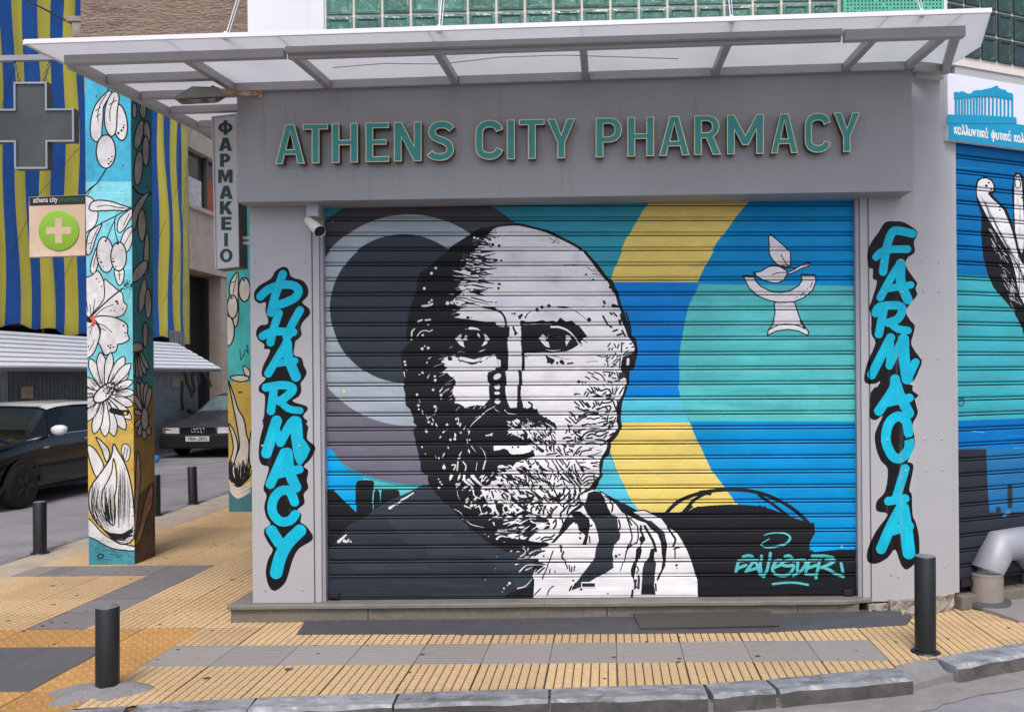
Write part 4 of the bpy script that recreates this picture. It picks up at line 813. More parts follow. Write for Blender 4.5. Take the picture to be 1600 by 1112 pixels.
mat('old_plaster', (188, 174, 160), .9, var=.12, scale=3, stain=((120, 106, 94), 1.3, .55, .8), bump=.2, bscale=30)
mat('car_glass_pale', (96, 112, 116), .06, spec=.5, var=.4, scale=3)
mat('concrete', (150, 140, 132), .85, var=.14, scale=4, bump=.2, bscale=40, stain=((96, 86, 78), 1.5, .55, .8))
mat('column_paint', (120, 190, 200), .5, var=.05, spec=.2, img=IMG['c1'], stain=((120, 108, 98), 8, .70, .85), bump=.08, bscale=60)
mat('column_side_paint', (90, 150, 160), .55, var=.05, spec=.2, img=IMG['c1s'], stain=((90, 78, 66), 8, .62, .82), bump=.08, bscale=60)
mat('column_far_paint', (120, 190, 200), .5, var=.05, spec=.2, img=IMG['c2'], stain=((120, 108, 98), 8, .70, .85), bump=.08, bscale=60)
mat('galvanised', (136, 142, 145), .5, .3, var=.18, scale=5, rnd=.16, stain=((60, 66, 62), 3, .55, .8)); mat('galvanised_green', (96, 102, 104), .6, .2, var=.2, scale=5, c2=(56, 112, 62), c2amt=.34, c2scale=1.3, stretch=(1, 1, .6))
mat('canopy_white', (242, 244, 250), .4, var=.03, scale=3, rnd=.05); mat('paper', (176, 150, 124), .8); mat('graffiti_black', (26, 24, 30), .6)
mat('dark_interior', (30, 29, 31), .9); mat('scaffold', (110, 112, 116), .5, .5)
mat('window_glass', (60, 70, 76), .08, spec=.6); mat('window_frame', (92, 86, 84), .5); mat('curtain_red', (172, 92, 62), .9, var=.2, scale=4); mat('curtain_white', (206, 202, 206), .9, var=.25, scale=6)
mat('ac_white', (176, 174, 172), .5)
mat('car_black', (7, 7, 9), .10, var=.05, coat=.2, spec=.4); mat('car_white', (226, 226, 230), .2, coat=.8, var=.02); mat('car_charcoal', (58, 58, 64), .25, coat=.3, var=.06, stain=((84, 80, 78), 6, .66, .9)); mat('car_glass', (10, 12, 14), .05, spec=.2); mat('car_glass_light', (30, 36, 40), .05, spec=.25, var=.35, scale=3)
mat('chrome', (210, 212, 216), .12, 1); mat('tyre', (20, 20, 22), .8); mat('rim', (54, 55, 58), .35, .7); mat('headlight', (206, 210, 214), .08, var=.2, scale=30); mat('plate_white', (222, 220, 214), .5); mat('plastic_black', (22, 22, 24), .6); mat('amber', (150, 96, 80), .3)
mat('blue_bag', (60, 130, 196), .5); mat('cable_black', (18, 18, 20), .6)
mat('rubble', (162, 152, 142), .85, var=.2, scale=10, bump=.7, bscale=14, dist=.04, stain=((96, 88, 80), 6, .56, .75))
def awning_sheet():
    m = bpy.data.materials.new('polycarbonate'); m.use_nodes = True; N, L = m.node_tree.nodes, m.node_tree.links; N.clear()
    out = N.new('ShaderNodeOutputMaterial'); tr = N.new('ShaderNodeBsdfTranslucent'); df = N.new('ShaderNodeBsdfDiffuse'); mx = N.new('ShaderNodeMixShader'); tc = N.new('ShaderNodeTexCoord'); nz = N.new('ShaderNodeTexNoise'); cr = N.new('ShaderNodeMix'); cr.data_type = 'RGBA'
    nz.inputs['Scale'].default_value = 2.2; nz.inputs['Detail'].default_value = 9; nz.inputs['Roughness'].default_value = .65; L.new(tc.outputs['Object'], nz.inputs['Vector'])
    L.new(nz.outputs['Fac'], cr.inputs[0]); cr.inputs[6].default_value = (.76, .76, .78, 1); cr.inputs[7].default_value = (.63, .63, .65, 1)
    L.new(cr.outputs[2], tr.inputs[0]); L.new(cr.outputs[2], df.inputs[0]); mx.inputs[0].default_value = .18; L.new(tr.outputs[0], mx.inputs[1]); L.new(df.outputs[0], mx.inputs[2]); L.new(mx.outputs[0], out.inputs[0]); MAT['polycarbonate'] = m
awning_sheet()
def glass_block_mat():
    m = mat('glass_block', (66, 118, 104), .12, var=.3, scale=7, c2=(128, 172, 158), c2amt=.25, c2scale=10, rnd=.2, spec=.7, bump=.6, bscale=9, dist=.03)
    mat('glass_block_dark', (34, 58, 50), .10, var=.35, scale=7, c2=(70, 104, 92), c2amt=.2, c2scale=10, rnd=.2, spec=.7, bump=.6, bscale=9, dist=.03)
glass_block_mat()
def tarp_mat():
    m = mat('striped_netting', (34, 98, 176), .8, var=.14, scale=3, bump=.2, bscale=8, dist=.05); N, L = m.node_tree.nodes, m.node_tree.links
    b = next(n for n in N if n.type == 'BSDF_PRINCIPLED'); src = b.inputs['Base Color'].links[0].from_socket
    tc = N.new('ShaderNodeTexCoord'); sp = N.new('ShaderNodeSeparateXYZ'); L.new(tc.outputs['UV'], sp.inputs[0])
    a = N.new('ShaderNodeMath'); a.operation = 'PINGPONG'; a.inputs[1].default_value = 1; L.new(sp.outputs[0], a.inputs[0])
    g = N.new('ShaderNodeMath'); g.operation = 'GREATER_THAN'; g.inputs[1].default_value = .5; L.new(a.outputs[0], g.inputs[0])
    nz = N.new('ShaderNodeTexNoise'); nz.inputs['Scale'].default_value = 1.6; nz.inputs['Detail'].default_value = 6; L.new(tc.outputs['Object'], nz.inputs['Vector'])
    y = N.new('ShaderNodeMix'); y.data_type = 'RGBA'; L.new(nz.outputs['Fac'], y.inputs[0]); y.inputs[6].default_value = srgb((218, 200, 58))+(1,); y.inputs[7].default_value = srgb((238, 224, 100))+(1,)
    x = N.new('ShaderNodeMix'); x.data_type = 'RGBA'; L.new(g.outputs[0], x.inputs[0]); L.new(src, x.inputs[6]); L.new(y.outputs[2], x.inputs[7]); L.new(x.outputs[2], b.inputs['Base Color'])
tarp_mat()
# ================================================================ ground
def struct(name, mb, m, **k): return tag(mb.build(name, m, **k), kind='structure')
struct('road', MB().add([(-90, -60, -.095), (90, -60, -.095), (90, 90, -.095), (-90, 90, -.095)], [(0, 1, 2, 3)]), 'asphalt')
KERB = [GP(*p) for p in ((-300, 1165), (60, 1116), (215, 1101), (430, 1089), (623, 1083), (859, 1076), (1100, 1069), (1198, 1062), (1395, 1045), (1467, 1027), (1588, 1006), (1720, 984))]
kx = [p.x for p in KERB]; ky = [p.y for p in KERB]
KERB = [Vector((-6.0, ky[0]-.02, 0))]+KERB+[Vector((kx[-1]+3.2, ky[-1]+1.45, 0))]
XS = -5.69                                                     # kerb line of the side street
UA = R(23); U = Vector((math.cos(UA), math.sin(UA), 0))        # second facade of the corner turns back by 23 degrees
mb = MB(); n = len(KERB)
back = [(8.5, 9.5), (8.5, 40), (XS, 40), (XS, KERB[0].y)]
loop = [(max(p.x, XS), p.y) for p in KERB]+back[:3]
mb.prism([(x, y, -.014) for x, y in loop], (0, 0, -.14)); pav = struct('pavement', mb, 'pavement_base')
def sheet(name, pts, z, m, parent=None): return MB().add([(x, y, z) for x, y in pts], [tuple(range(len(pts)))]).build(name, m, parent)
struct('pavement_edging', MB().prism([(XS+.13, 4.35, -.002), (-4.96, 4.35, -.002), (-4.96, 40, -.002), (XS+.13, 40, -.002)], (0, 0, -.01)), 'pavement_border')
struct('arcade_floor', MB().prism([(-4.955, 9.77, -.002), (-2.4, 9.77, -.002), (-2.4, 40, -.002), (-4.955, 40, -.002)], (0, 0, -.01)), 'pavement_far')
# ---- slabs
SX, SY, X0, Y0 = .40, .39, .04, 5.085
def cell_slab(nx, ny):
    mb = MB(); g = .0056; mb.box(0, SX-.004, 0, SY-.004, -.03, -.0045, 1); w, h = (SX-.004)/nx, (SY-.004)/ny
    for i in range(nx):
        for j in range(ny):
            x0, x1, y0, y1 = i*w+g/2, (i+1)*w-g/2, j*h+g*.42, (j+1)*h-g*.42
            mb.add([(x0, y0, -.0045), (x1, y0, -.0045), (x1, y1, -.0045), (x0, y1, -.0045), (x0+.002, y0+.002, 0), (x1-.002, y0+.002, 0), (x1-.002, y1-.002, 0), (x0+.002, y1-.002, 0)], [(4, 5, 6, 7), (0, 1, 5, 4), (1, 2, 6, 5), (2, 3, 7, 6), (3, 0, 4, 7)])
    return mb
def rib_slab(nr, along_x):
    mb = MB(); mb.box(0, SX-.004, 0, SY-.004, -.03, -.003, 0)
    for j in range(nr):
        if along_x: h = (SY-.004)/nr; mb.add([(0, j*h, -.003), (SX-.004, j*h, -.003), (SX-.004, j*h+h*.2, 0), (0, j*h+h*.2, 0), (SX-.004, j*h+h*.7, 0), (0, j*h+h*.7, 0), (SX-.004, j*h+h*.9, -.003), (0, j*h+h*.9, -.003)], [(0, 1, 2, 3), (3, 2, 4, 5), (5, 4, 6, 7)])
        else: h = (SX-.004)/nr; mb.add([(j*h, 0, -.003), (j*h+h*.2, 0, 0), (j*h+h*.2, SY-.004, 0), (j*h, SY-.004, -.003), (j*h+h*.7, 0, 0), (j*h+h*.7, SY-.004, 0), (j*h+h*.9, 0, -.003), (j*h+h*.9, SY-.004, -.003)], [(0, 1, 2, 3), (1, 4, 5, 2), (4, 6, 7, 5)])
    return mb
def dome_slab():
    mb = MB(); mb.box(0, SX-.004, 0, SY-.004, -.03, -.002, 0)
    for i in range(6):
        for j in range(6):
            c = Vector((SX*(i+.5)/6, SY*(j+.5)/6, -.002)); k = 7
            vs = [c+Vector((.015*math.cos(a*2*PI/k), .015*math.sin(a*2*PI/k), 0)) for a in range(k)]+[c+Vector((.009*math.cos(a*2*PI/k), .009*math.sin(a*2*PI/k), .0065)) for a in range(k)]
            mb.add(vs, [(a, (a+1) % k, k+(a+1) % k, k+a) for a in range(k)]+[tuple(range(k, 2*k))], 0, True)
    return mb
ME = {}
for key, mb, ms in (('A', cell_slab(8, 9), ['slab_cell', 'slab_joint']), ('G', rib_slab(13, True), ['slab_grey']), ('D', rib_slab(12, False), ['slab_mid']), ('H', rib_slab(20, True), ['slab_dark']), ('O', dome_slab(), ['slab_orange'])):
    o = mb.build('paving_slab', ms); ME[key] = o.data; bpy.data.objects.remove(o)
def inside(x, y): return y > float(np.interp(x, [p.x for p in KERB], [p.y for p in KERB]))
rs = random.Random(1)
def put_slab(key, x, y):
    cs = [inside(x+dx, y+dy) for dx in (0, SX) for dy in (0, SY)]
    if not any(cs): return
    me = ME[key]
    if not all(cs):
        bm = bmesh.new(); bm.from_mesh(me)
        for a, b in zip(KERB[:-1], KERB[1:]):
            if b.x < x or a.x > x+SX: continue
            nn = Vector((b.y-a.y, -(b.x-a.x), 0))
            bmesh.ops.bisect_plane(bm, geom=bm.verts[:]+bm.edges[:]+bm.faces[:], plane_co=Vector((a.x-x, a.y-y, 0)), plane_no=nn, clear_outer=True)
        me = me.copy(); bm.to_mesh(me); bm.free()
        if not me.polygons: return
    o = bpy.data.objects.new('paving_slab', me); col.objects.link(o); o.parent = pav; o.location = (x, y, rs.uniform(-.0012, .0012))
    o.rotation_euler = (rs.uniform(-.002, .002), rs.uniform(-.002, .002), 0)
for i in range(-13, 11):
    for j in range(-3, 12):
        x, y = X0+SX*i, Y0+SY*j; cx, cy = x+SX/2, y+SY/2
        if cx < -4.96 or cy > 9.75: continue
        if cx > -2.55 and cy > 6.15 and not (cx > 2.3 and cy < 7.2): continue
        if cx > 2.2 and (cx-2.4)*U.y-(cy-6.08)*U.x < -.15: continue
        key = 'A'
        if j == 0 and -2.76 < cx < 1.8: key = 'G'
        if cx < -2.76:
            if j == 1 or j <= -2: key = 'O'
            elif j in (0, -1): key = 'O' if cx > -3.16 else 'H'
            elif j <= 6 and -3.96 < cx < -3.56: key = 'D'
            elif j == 6 and cx < -3.5: key = 'D'
        put_slab(key, x, y)
# ---- kerb stones
kroot = struct('kerb', MB().prism([(p.x, p.y-.004, -.05) for p in KERB]+[(p.x, p.y-.15, -.05) for p in KERB[::-1]], (0, 0, -.1)), 'gutter_concrete')
def kerb_stone(a, b, top=0.006, w=.17):
    a, b = Vector(a), Vector(b); d = (b-a); L = d.length; d.normalize(); nrm = Vector((d.y, -d.x, 0)); mb = MB(); n = 7; rows = []
    rr = random.Random(int(a.x*1000))
    for i in range(n+1):
        p = a+d*(.004+(L-.008)*i/n); j = lambda s: rr.uniform(-s, s)
        e = .004 if i in (0, n) else 0
        rows.append([p+Vector((0, 0, top-e)), p+nrm*(w-.018+j(.004))+Vector((0, 0, top-e+j(.002))), p+nrm*(w+j(.004))+Vector((0, 0, top-.02+j(.005))), p+nrm*(w+.004+j(.006))+Vector((0, 0, -.12)), p+Vector((0, 0, -.14))])
    k = 5; vs = [v for r_ in rows for v in r_]; fs = [(i*k+q, i*k+q+1, (i+1)*k+q+1, (i+1)*k+q) for i in range(n) for q in range(k-1)]
    fs += [tuple(range(k)), tuple(range(n*k+k-1, n*k-1, -1))]
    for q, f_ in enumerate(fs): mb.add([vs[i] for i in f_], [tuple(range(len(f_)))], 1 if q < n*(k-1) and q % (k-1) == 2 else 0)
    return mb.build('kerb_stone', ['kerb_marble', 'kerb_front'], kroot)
def along(px): return GP(px, float(np.interp(px, [-300, 60, 215, 430, 623, 859, 1100, 1198, 1395, 1467, 1588, 1720], [1165, 1116, 1101, 1089, 1083, 1076, 1069, 1062, 1045, 1027, 1006, 984])))
for a, b in ((-280, -120), (-118, 60), (62, 200), (216, 400), (402, 622), (624, 858), (860, 1099), (1101, 1197), (1199, 1402), (1462, 1597), (1599, 1718)): kerb_stone(along(a), along(b))
e = KERB[-2]; 
for q in range(4): kerb_stone(e+(KERB[-1]-e)*q/4, e+(KERB[-1]-e)*(q+1)/4)
for q in range(26): kerb_stone(Vector((XS+.135, 30-q, 0)), Vector((XS+.135, 29-q, 0)), .004, .13)
g = along(1402); h_ = along(1462)
mb = MB().prism([g+Vector((0, .03, .002)), h_+Vector((0, .03, .002)), h_+Vector((.02, -.13, -.05)), g+Vector((-.02, -.15, -.05))], (0, 0, -.1)); mb.build('kerb_patch', 'mortar_mound', kroot)
gut = [(p.x, p.y-.165) for p in KERB]; rg = random.Random(3); outer = []
for i in range(60):
    t = i/59*(len(KERB)-1); k = min(int(t), len(KERB)-2); p = KERB[k].lerp(KERB[k+1], t-k); outer.append((p.x+.02, p.y-.165-.22-rg.uniform(-.04, .05)))
inn = [(KERB[min(int(i/59*(len(KERB)-1)), len(KERB)-2)].lerp(KERB[min(int(i/59*(len(KERB)-1)), len(KERB)-2)+1], i/59*(len(KERB)-1)-min(int(i/59*(len(KERB)-1)), len(KERB)-2))) for i in range(60)]
mb = MB(); vs = [(p.x, p.y-.15, -.088) for p in inn]+[(x, y, -.091) for x, y in outer]; mb.add(vs, [(i, i+1, i+61, i+60) for i in range(59)]); struct('gutter', mb, 'gutter_concrete')
# ---- tar ramp along the step, and the mat on it
f = [GP(463, 991), GP(800, 991), GP(1200, 988), GP(1417, 976)]; bk = [Vector((GP(482, 968).x, 5.965, .012)), Vector((f[1].x-.1, 5.965, .014)), Vector((f[2].x, 5.965, .03)), Vector((2.12, 6.03, .05))]
vs = [p+Vector((0, 0, .004)) for p in f]+bk; struct('asphalt_ramp', MB().add(vs+[v-Vector((0, 0, .03)) for v in vs], [(0, 1, 5, 4), (1, 2, 6, 5), (2, 3, 7, 6), (8, 9, 1, 0), (9, 10, 2, 1), (10, 11, 3, 2), (11, 15, 7, 3), (12, 8, 0, 4)]), 'tar')
mat_o = MB().hexa([Vector((.20, 5.70, .012)), Vector((1.12, 5.72, .018)), Vector((1.10, 5.958, .046)), Vector((.16, 5.958, .037))], [Vector((.20, 5.70, .020)), Vector((1.12, 5.72, .026)), Vector((1.10, 5.958, .054)), Vector((.16, 5.958, .045))])
tag(mat_o.build('doormat', 'rubber_mat'), 'thin dark brown mat lying on the tar ramp against the shop step', 'mat')
# ================================================================ the corner shop building
YP, YS, YF, YG = 6.00, 6.07, 5.81, 6.00
bld = thing('shop_building', 'lavender grey corner shop building with painted pillars, plain fascia and glass block storey', 'building', (0, 6.0, 0))
def px_box(x0, x1, y0, y1, Y, depth, mb=None):
    mb = mb or MB(); a = [B(x0, y1, Y), B(x1, y1, Y), B(x1, y0, Y), B(x0, y0, Y)]
    return mb.hexa(a, [p+Vector((0, depth, 0)) for p in a])
XL = B(392, 600, YP).x
def upright(mb, xa, xb, y0, y1, z0, z1, mi=0): return mb.box(xa, xb, y0, y1, z0, z1, mi)
# pillars (painted)
zb = .125
xg = B(489, 620, YP).x
mb = MB(); upright(mb, XL, xg-.004, YP, YP+.35, zb, 3.7); p_l = mb.build('pillar', 'pillar_paint_left', bld, uv=UV['lp'], bevel=.004)
mb = MB(); upright(mb, XL, XL+.35, YP+.3505, 14, 0, 3.7); mb.build('side_wall', 'grey_paint', bld)
xa, xb = B(1359, 620, YP).x, B(1430, 620, YP).x
CH0 = Vector((xb, YP, 0)); CH1 = CH0+U*.345
z0r = .10
mb = MB(); mb.prism([(xa+.004, YP, z0r), (xb, YP, z0r), (CH1.x, CH1.y, z0r), (CH1.x, CH1.y+.4, z0r), (xa+.004, YP+.4, z0r)], (0, 0, 3.70)); p_r = mb.build('pillar', 'pillar_paint_right', bld, uv=UV['rp'], bevel=.003)
# shutter guide rails, each two upright strips
for x0, x1, m, k in ((xg, B(505, 620, YP).x, 'pillar_paint_left', 'lp'), (B(1340, 620, YP).x, xa, 'pillar_paint_right', 'rp')):
    w = x1-x0; g = MB(); lft = k == 'lp'
    g.box(x0+(0 if lft else w*.36), x0+w*(.64 if lft else 1), YP+.012, YP+.1, zb, 3.2); o = g.build('guide_rail', m, bld, uv=UV[k], bevel=.003)
    MB().box(x0+(w*.66 if lft else 0), x0+w*(1 if lft else .34), YP+.024, YP+.1, zb, 3.2).build('guide_lip', 'frame_paint', bld, bevel=.002)
# right-hand frame strip and jamb
mb = MB(); a = CH1+U*.002; b_ = CH1+U*.045; mb.prism([(a.x, a.y+.004, .12), (b_.x, b_.y+.004, .12), (b_.x-.03, b_.y+.12, .12), (a.x-.03, a.y+.12, .12)], (0, 0, 3.6)); mb.build('jamb', 'grey_paint', bld)
# screws on the pillars
mb = MB().lathe((0, 0, 0), [(.0085, 0), (.0085, -.002), (.005, -.006)], 8, axis='y'); scr = mb.build('screw', 'grey_paint', bld, org=(0, 0, 0)); sme = scr.data; bpy.data.objects.remove(scr)
def screw(px, py, plane=None):
    p = B(px, py, YP) if plane is None else BV(px, py, CH0, U)
    o = bpy.data.objects.new('screw', sme); col.objects.link(o); o.parent = bld; o.location = p-Vector((0, 6.0, 0)); o.rotation_euler = (0, 0, UA if plane else 0)
for q in ((1441, 408), (1466, 409), (1442, 454), (1466, 455), (1445, 686), (1471, 686), (1447, 734), (1472, 733), (1449, 888), (1476, 884), (1440, 560), (1465, 560)): screw(*q, plane=1)
for q in ((1378, 409), (1407, 407), (1379, 457), (1410, 457), (1386, 687), (1415, 735), (1393, 897), (1404, 900), (398, 409), (476, 409), (410, 696), (468, 696), (414, 921), (472, 921)): screw(*q)
# fascia
a = [B(370, 316, YF), B(1425, 299, YF), B(1425, 104, YF), B(370, 129, YF)]
fas = MB().hexa(a, [p+Vector((0, .26, 0)) for p in a]).build('fascia', 'fascia_paint', bld, bevel=.004)
a = [B(373, 129, YF+.02), B(1425, 105, YF+.02), B(1425, 98, YF+.02), B(373, 118, YF+.02)]
MB().hexa(a, [p+Vector((0, .2, 0)) for p in a]).build('flashing', 'dark_seal', bld)
# upper white wall, sill and mortar grid
TL = .0205
def up_z(x, z): return z+TL*(x+1.9)
pbx = B(1470, 10, YP).x
xw0, xw1, xw2 = B(385, 20, YP).x, B(506, 20, YP).x, B(1312, 20, YP).x
MB().box(xw0, xw1-.11, YP+.02, YP+.4, 3.73, 7.2).build('upper_wall', 'white_wall', bld); MB().box(xw1-.108, xw1, YP, YP+.4, 3.73, 7.2).build('corner_post', 'white_wall', bld, bevel=.006)
mb = MB(); mb.hexa([(xw1+.001, YP+.012, 3.74), (pbx+.03, YP+.012, 3.74), (pbx+.03, YP+.012, 7.2), (xw1+.001, YP+.012, 7.2)], [(xw1+.001, YP+.4, 3.74), (pbx+.03, YP+.4, 3.74), (pbx+.03, YP+.4, 7.2), (xw1+.001, YP+.4, 7.2)])
gbw = mb.build('glass_block_wall', 'white_mortar', bld)
def block_mesh(w, h, m):
    mb = MB(); F_, M_, K_ = [], [], []
    mb.cbox(0, w, -.004, .05, 0, h, .006, 0); c = .022
    vs = [(c, -.0045, c), (w-c, -.0045, c), (w-c, -.0045, h-c), (c, -.0045, h-c), (c*1.6, .004, c*1.6), (w-c*1.6, .004, c*1.6), (w-c*1.6, .004, h-c*1.6), (c*1.6, .004, h-c*1.6)]
    mb = MB(); o_ = [(0, .02, 0), (w, .02, 0), (w, .02, h), (0, .02, h), (.005, -.004, .005), (w-.005, -.004, .005), (w-.005, -.004, h-.005), (.005, -.004, h-.005)]
    i_ = [(c, -.006, c), (w-c, -.006, c), (w-c, -.006, h-c), (c, -.006, h-c), (c*1.5, .003, c*1.5), (w-c*1.5, .003, c*1.5), (w-c*1.5, .003, h-c*1.5), (c*1.5, .003, h-c*1.5)]
    fs = []
    for r_ in range(3):
        for q in range(4): fs.append((r_*4+q, r_*4+(q+1) % 4, r_*4+4+(q+1) % 4, r_*4+4+q))
    fs.append((12, 13, 14, 15)); mb.add(o_+i_, fs); o = mb.build('glass_block', m); me = o.data; bpy.data.objects.remove(o); return me
gme = block_mesh(.190, .190, 'glass_block')
ncol = 18; pw = (xw2-xw1-.012)/ncol
for i in range(ncol):
    for j in range(5):
        o = bpy.data.objects.new('glass_block', gme); col.objects.link(o); o.parent = gbw; x = xw1+.012+pw*i
        o.location = (x, YP+.003-6.0, up_z(x, 3.80+.2012*j)); o.scale = (pw/.2012, 1, 1)
# perforated panel
pa, pb = B(1313, 10, YP), B(1470, 10, YP)
pt = thing('perforated_panel', 'small mint green perforated metal panel above the right end of the awning', 'panel', (pa.x, YP, 3.76))
MB().box(pa.x+.004, pb.x, YP-.06, YP+.005, 3.77, 4.75).build('sheet', 'perforated_green', pt, bevel=.004)
mb = MB()
for i in range(27):
    for j in range(38):
        if (i*7+j*3) % 11 == 0: continue
        c = Vector((pa.x+.035+i*.0245, YP-.0615, 3.80+j*.0245)); k = 6
        if c.x > pb.x-.02: continue
        mb.add([c+Vector((.0062*math.cos(a*PI/3), 0, .0062*math.sin(a*PI/3))) for a in range(k)], [tuple(range(k))])
h_ = mb.build('perforations', 'hole_dark', pt); tag(h_, kind='stuff')
MB().box(pb.x+.003, pb.x+.03, YP-.03, YP+.02, 3.77, 7.2).build('corner_post', 'white_wall', bld)
# second facade: upper glass block wall
RO = CH1+U*.045
def RP(s, z, out=0.0): q = RO+U*s; return Vector((q.x+U.y*out, q.y-U.x*out, z))
mb = MB(); mb.hexa([RP(-.12, 3.86, .03), RP(4.2, 3.86, .03), RP(4.2, 7.2, .03), RP(-.12, 7.2, .03)], [RP(-.12, 3.86, -.3), RP(4.2, 3.86, -.3), RP(4.2, 7.2, -.3), RP(-.12, 7.2, -.3)]); gbr = mb.build('glass_block_wall', 'white_mortar', bld)
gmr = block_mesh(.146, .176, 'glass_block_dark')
for i in range(16):
    for j in range(7):
        o = bpy.data.objects.new('glass_block', gmr); col.objects.link(o); o.parent = gbr; p = RP(-.10+.1555*i, 3.925+.186*j, .04); o.location = p-Vector((0, 6, 0)); o.rotation_euler = (0, 0, UA)
mb = MB(); mb.hexa([RP(-.02, 3.60, .02), RP(4.2, 3.60, .02), RP(4.2, 3.915, .02), RP(-.02, 3.915, .02)], [RP(-.02, 3.60, -.2), RP(4.2, 3.60, -.2), RP(4.2, 3.915, -.2), RP(-.02, 3.915, -.2)]); mb.build('sill_band', 'grey_paint', bld)
mb = MB(); mb.hexa([RP(2.6, 0, .0), RP(4.2, 0, 0), RP(4.2, 3.6, 0), RP(2.6, 3.6, 0)], [RP(2.6, 0, -.3), RP(4.2, 0, -.3), RP(4.2, 3.6, -.3), RP(2.6, 3.6, -.3)]); mb.build('end_wall', 'grey_paint', bld)
# building mass behind (roof and rear), dark behind the shutters
MB().box(XL+.36, 6.0, 8.6, 14, .02, 7.2).build('rear_block', 'concrete', bld); MB().box(xw0+.02, 2.2, YP+.42, 8.6, 7.0, 7.2).build('roof_slab', 'concrete', bld)
MB().box(xw0+.02, xw1+.3, YP+.42, 8.58, 3.73, 6.98).build('side_wall', 'white_wall', bld)
# plinths under the pillars
mb = MB()
pts = [(1366, 946), (1392, 941), (1420, 936), (1452, 926), (1478, 916), (1500, 905)]
rg = random.Random(12)
def rock(mb, c, s, seed, mi=0):
    r_ = random.Random(seed); bm = bmesh.new(); bmesh.ops.create_icosphere(bm, subdivisions=2, radius=1); 
    for v in bm.verts:
        q = v.co; k = max(abs(q.x), abs(q.y), abs(q.z)); q = q*(.65+.35/k*1.0)*(1+r_.uniform(-.10, .10)); v.co = Vector((c[0]+q.x*s[0], c[1]+q.y*s[1], c[2]+q.z*s[2]))
    mb.add([v.co.copy() for v in bm.verts], [[v.index for v in f.verts] for f in bm.faces], mi, False); bm.free()
def rough_block(x0, x1, y0, y1, z0, z1, seed, yaw=0, m='rubble', par=None, name='plinth_stone'):
    r_ = random.Random(seed); mb = MB(); nx, nz = 7, 3; vs = []; cx, cy = (x0+x1)/2, (y0+y1)/2
    for k in range(nz+1):
        for q in range(nx+1):
            x = x0+(x1-x0)*q/nx; y = y0+r_.uniform(-.016, .016)+(.02 if k == 0 else 0)-(.012 if k == nz else 0); z = z0+(z1-z0)*k/nz+(r_.uniform(-.010, .010) if 0 < k else 0); vs.append((x, y, z))
    n0 = len(vs); 
    for q in range(nx+1): x = x0+(x1-x0)*q/nx; vs.append((x, y1, vs[nz*(nx+1)+q][2]))
    for q in range(nx+1): vs.append((x0+(x1-x0)*q/nx, y1, z0))
    ca, sa = math.cos(yaw), math.sin(yaw); vs = [(x0+(x-x0)*ca-(y-y0)*sa, y0+(x-x0)*sa+(y-y0)*ca, z) for x, y, z in vs]; w = nx+1
    fs = [(k*w+q, k*w+q+1, (k+1)*w+q+1, (k+1)*w+q) for k in range(nz+1) for q in range(nx)]
    fs += [(0, w, 2*w, 3*w, 4*w, 5*w), (nx, 5*w+nx, 4*w+nx, 3*w+nx, 2*w+nx, w+nx)]
    mb.add(vs, fs); return mb.build(name, m, par)
rough_block(1.79, 1.93, 5.985, 6.3, -.01, .085, 1, par=bld); rough_block(1.935, 2.115, 5.965, 6.3, -.01, .112, 2, par=bld); rough_block(2.12, 2.30, 5.975, 6.35, -.01, .108, 3, UA, par=bld); rough_block(2.285, 2.46, 6.05, 6.4, -.01, .125, 4, UA, par=bld); rough_block(2.0, 2.2, 5.93, 6.2, -.02, .045, 6, par=bld)
# step
stp = thing('shop_step', 'long worn stone step with grey slab top under the painted shutter', 'step', (0, 5.95, 0))
xs0, xs1 = B(358, 955, 5.95).x, B(1372, 940, 5.95).x
segs = [xs0, xs0+.95, -.02, 1.3, xs1-.12]
for i in range(4):
    mb = MB(); mb.box(segs[i]+.002, segs[i+1]-.002, 5.97+.002*i, 6.3, 0, .095); mb.build('riser_stone', 'step_stone', stp, bevel=.004)
tops = [xs0-.012, -.45, .9, xs1]
for i in range(3):
    mb = MB(); x0, x1 = tops[i]+.001, tops[i+1]-.001; n = 12; vs = []; rg = random.Random(i)
    for q in range(n+1):
        x = x0+(x1-x0)*q/n; e = rg.uniform(-.004, .004)
        if i == 2 and q > 9: e -= .02*(q-9)
        vs += [(x, 5.945-e, .098), (x, 5.945-e, .118), (x, 5.952-e, .1245), (x, 6.4, .1245), (x, 6.4, .098)]
    k = 5; mb.add(vs, [(q*k+r_, q*k+r_+1, (q+1)*k+r_+1, (q+1)*k+r_) for q in range(n) for r_ in range(k-1)]+[tuple(range(k)), tuple(range(n*k+k-1, n*k-1, -1))]); mb.build('top_slab', 'step_top', stp)
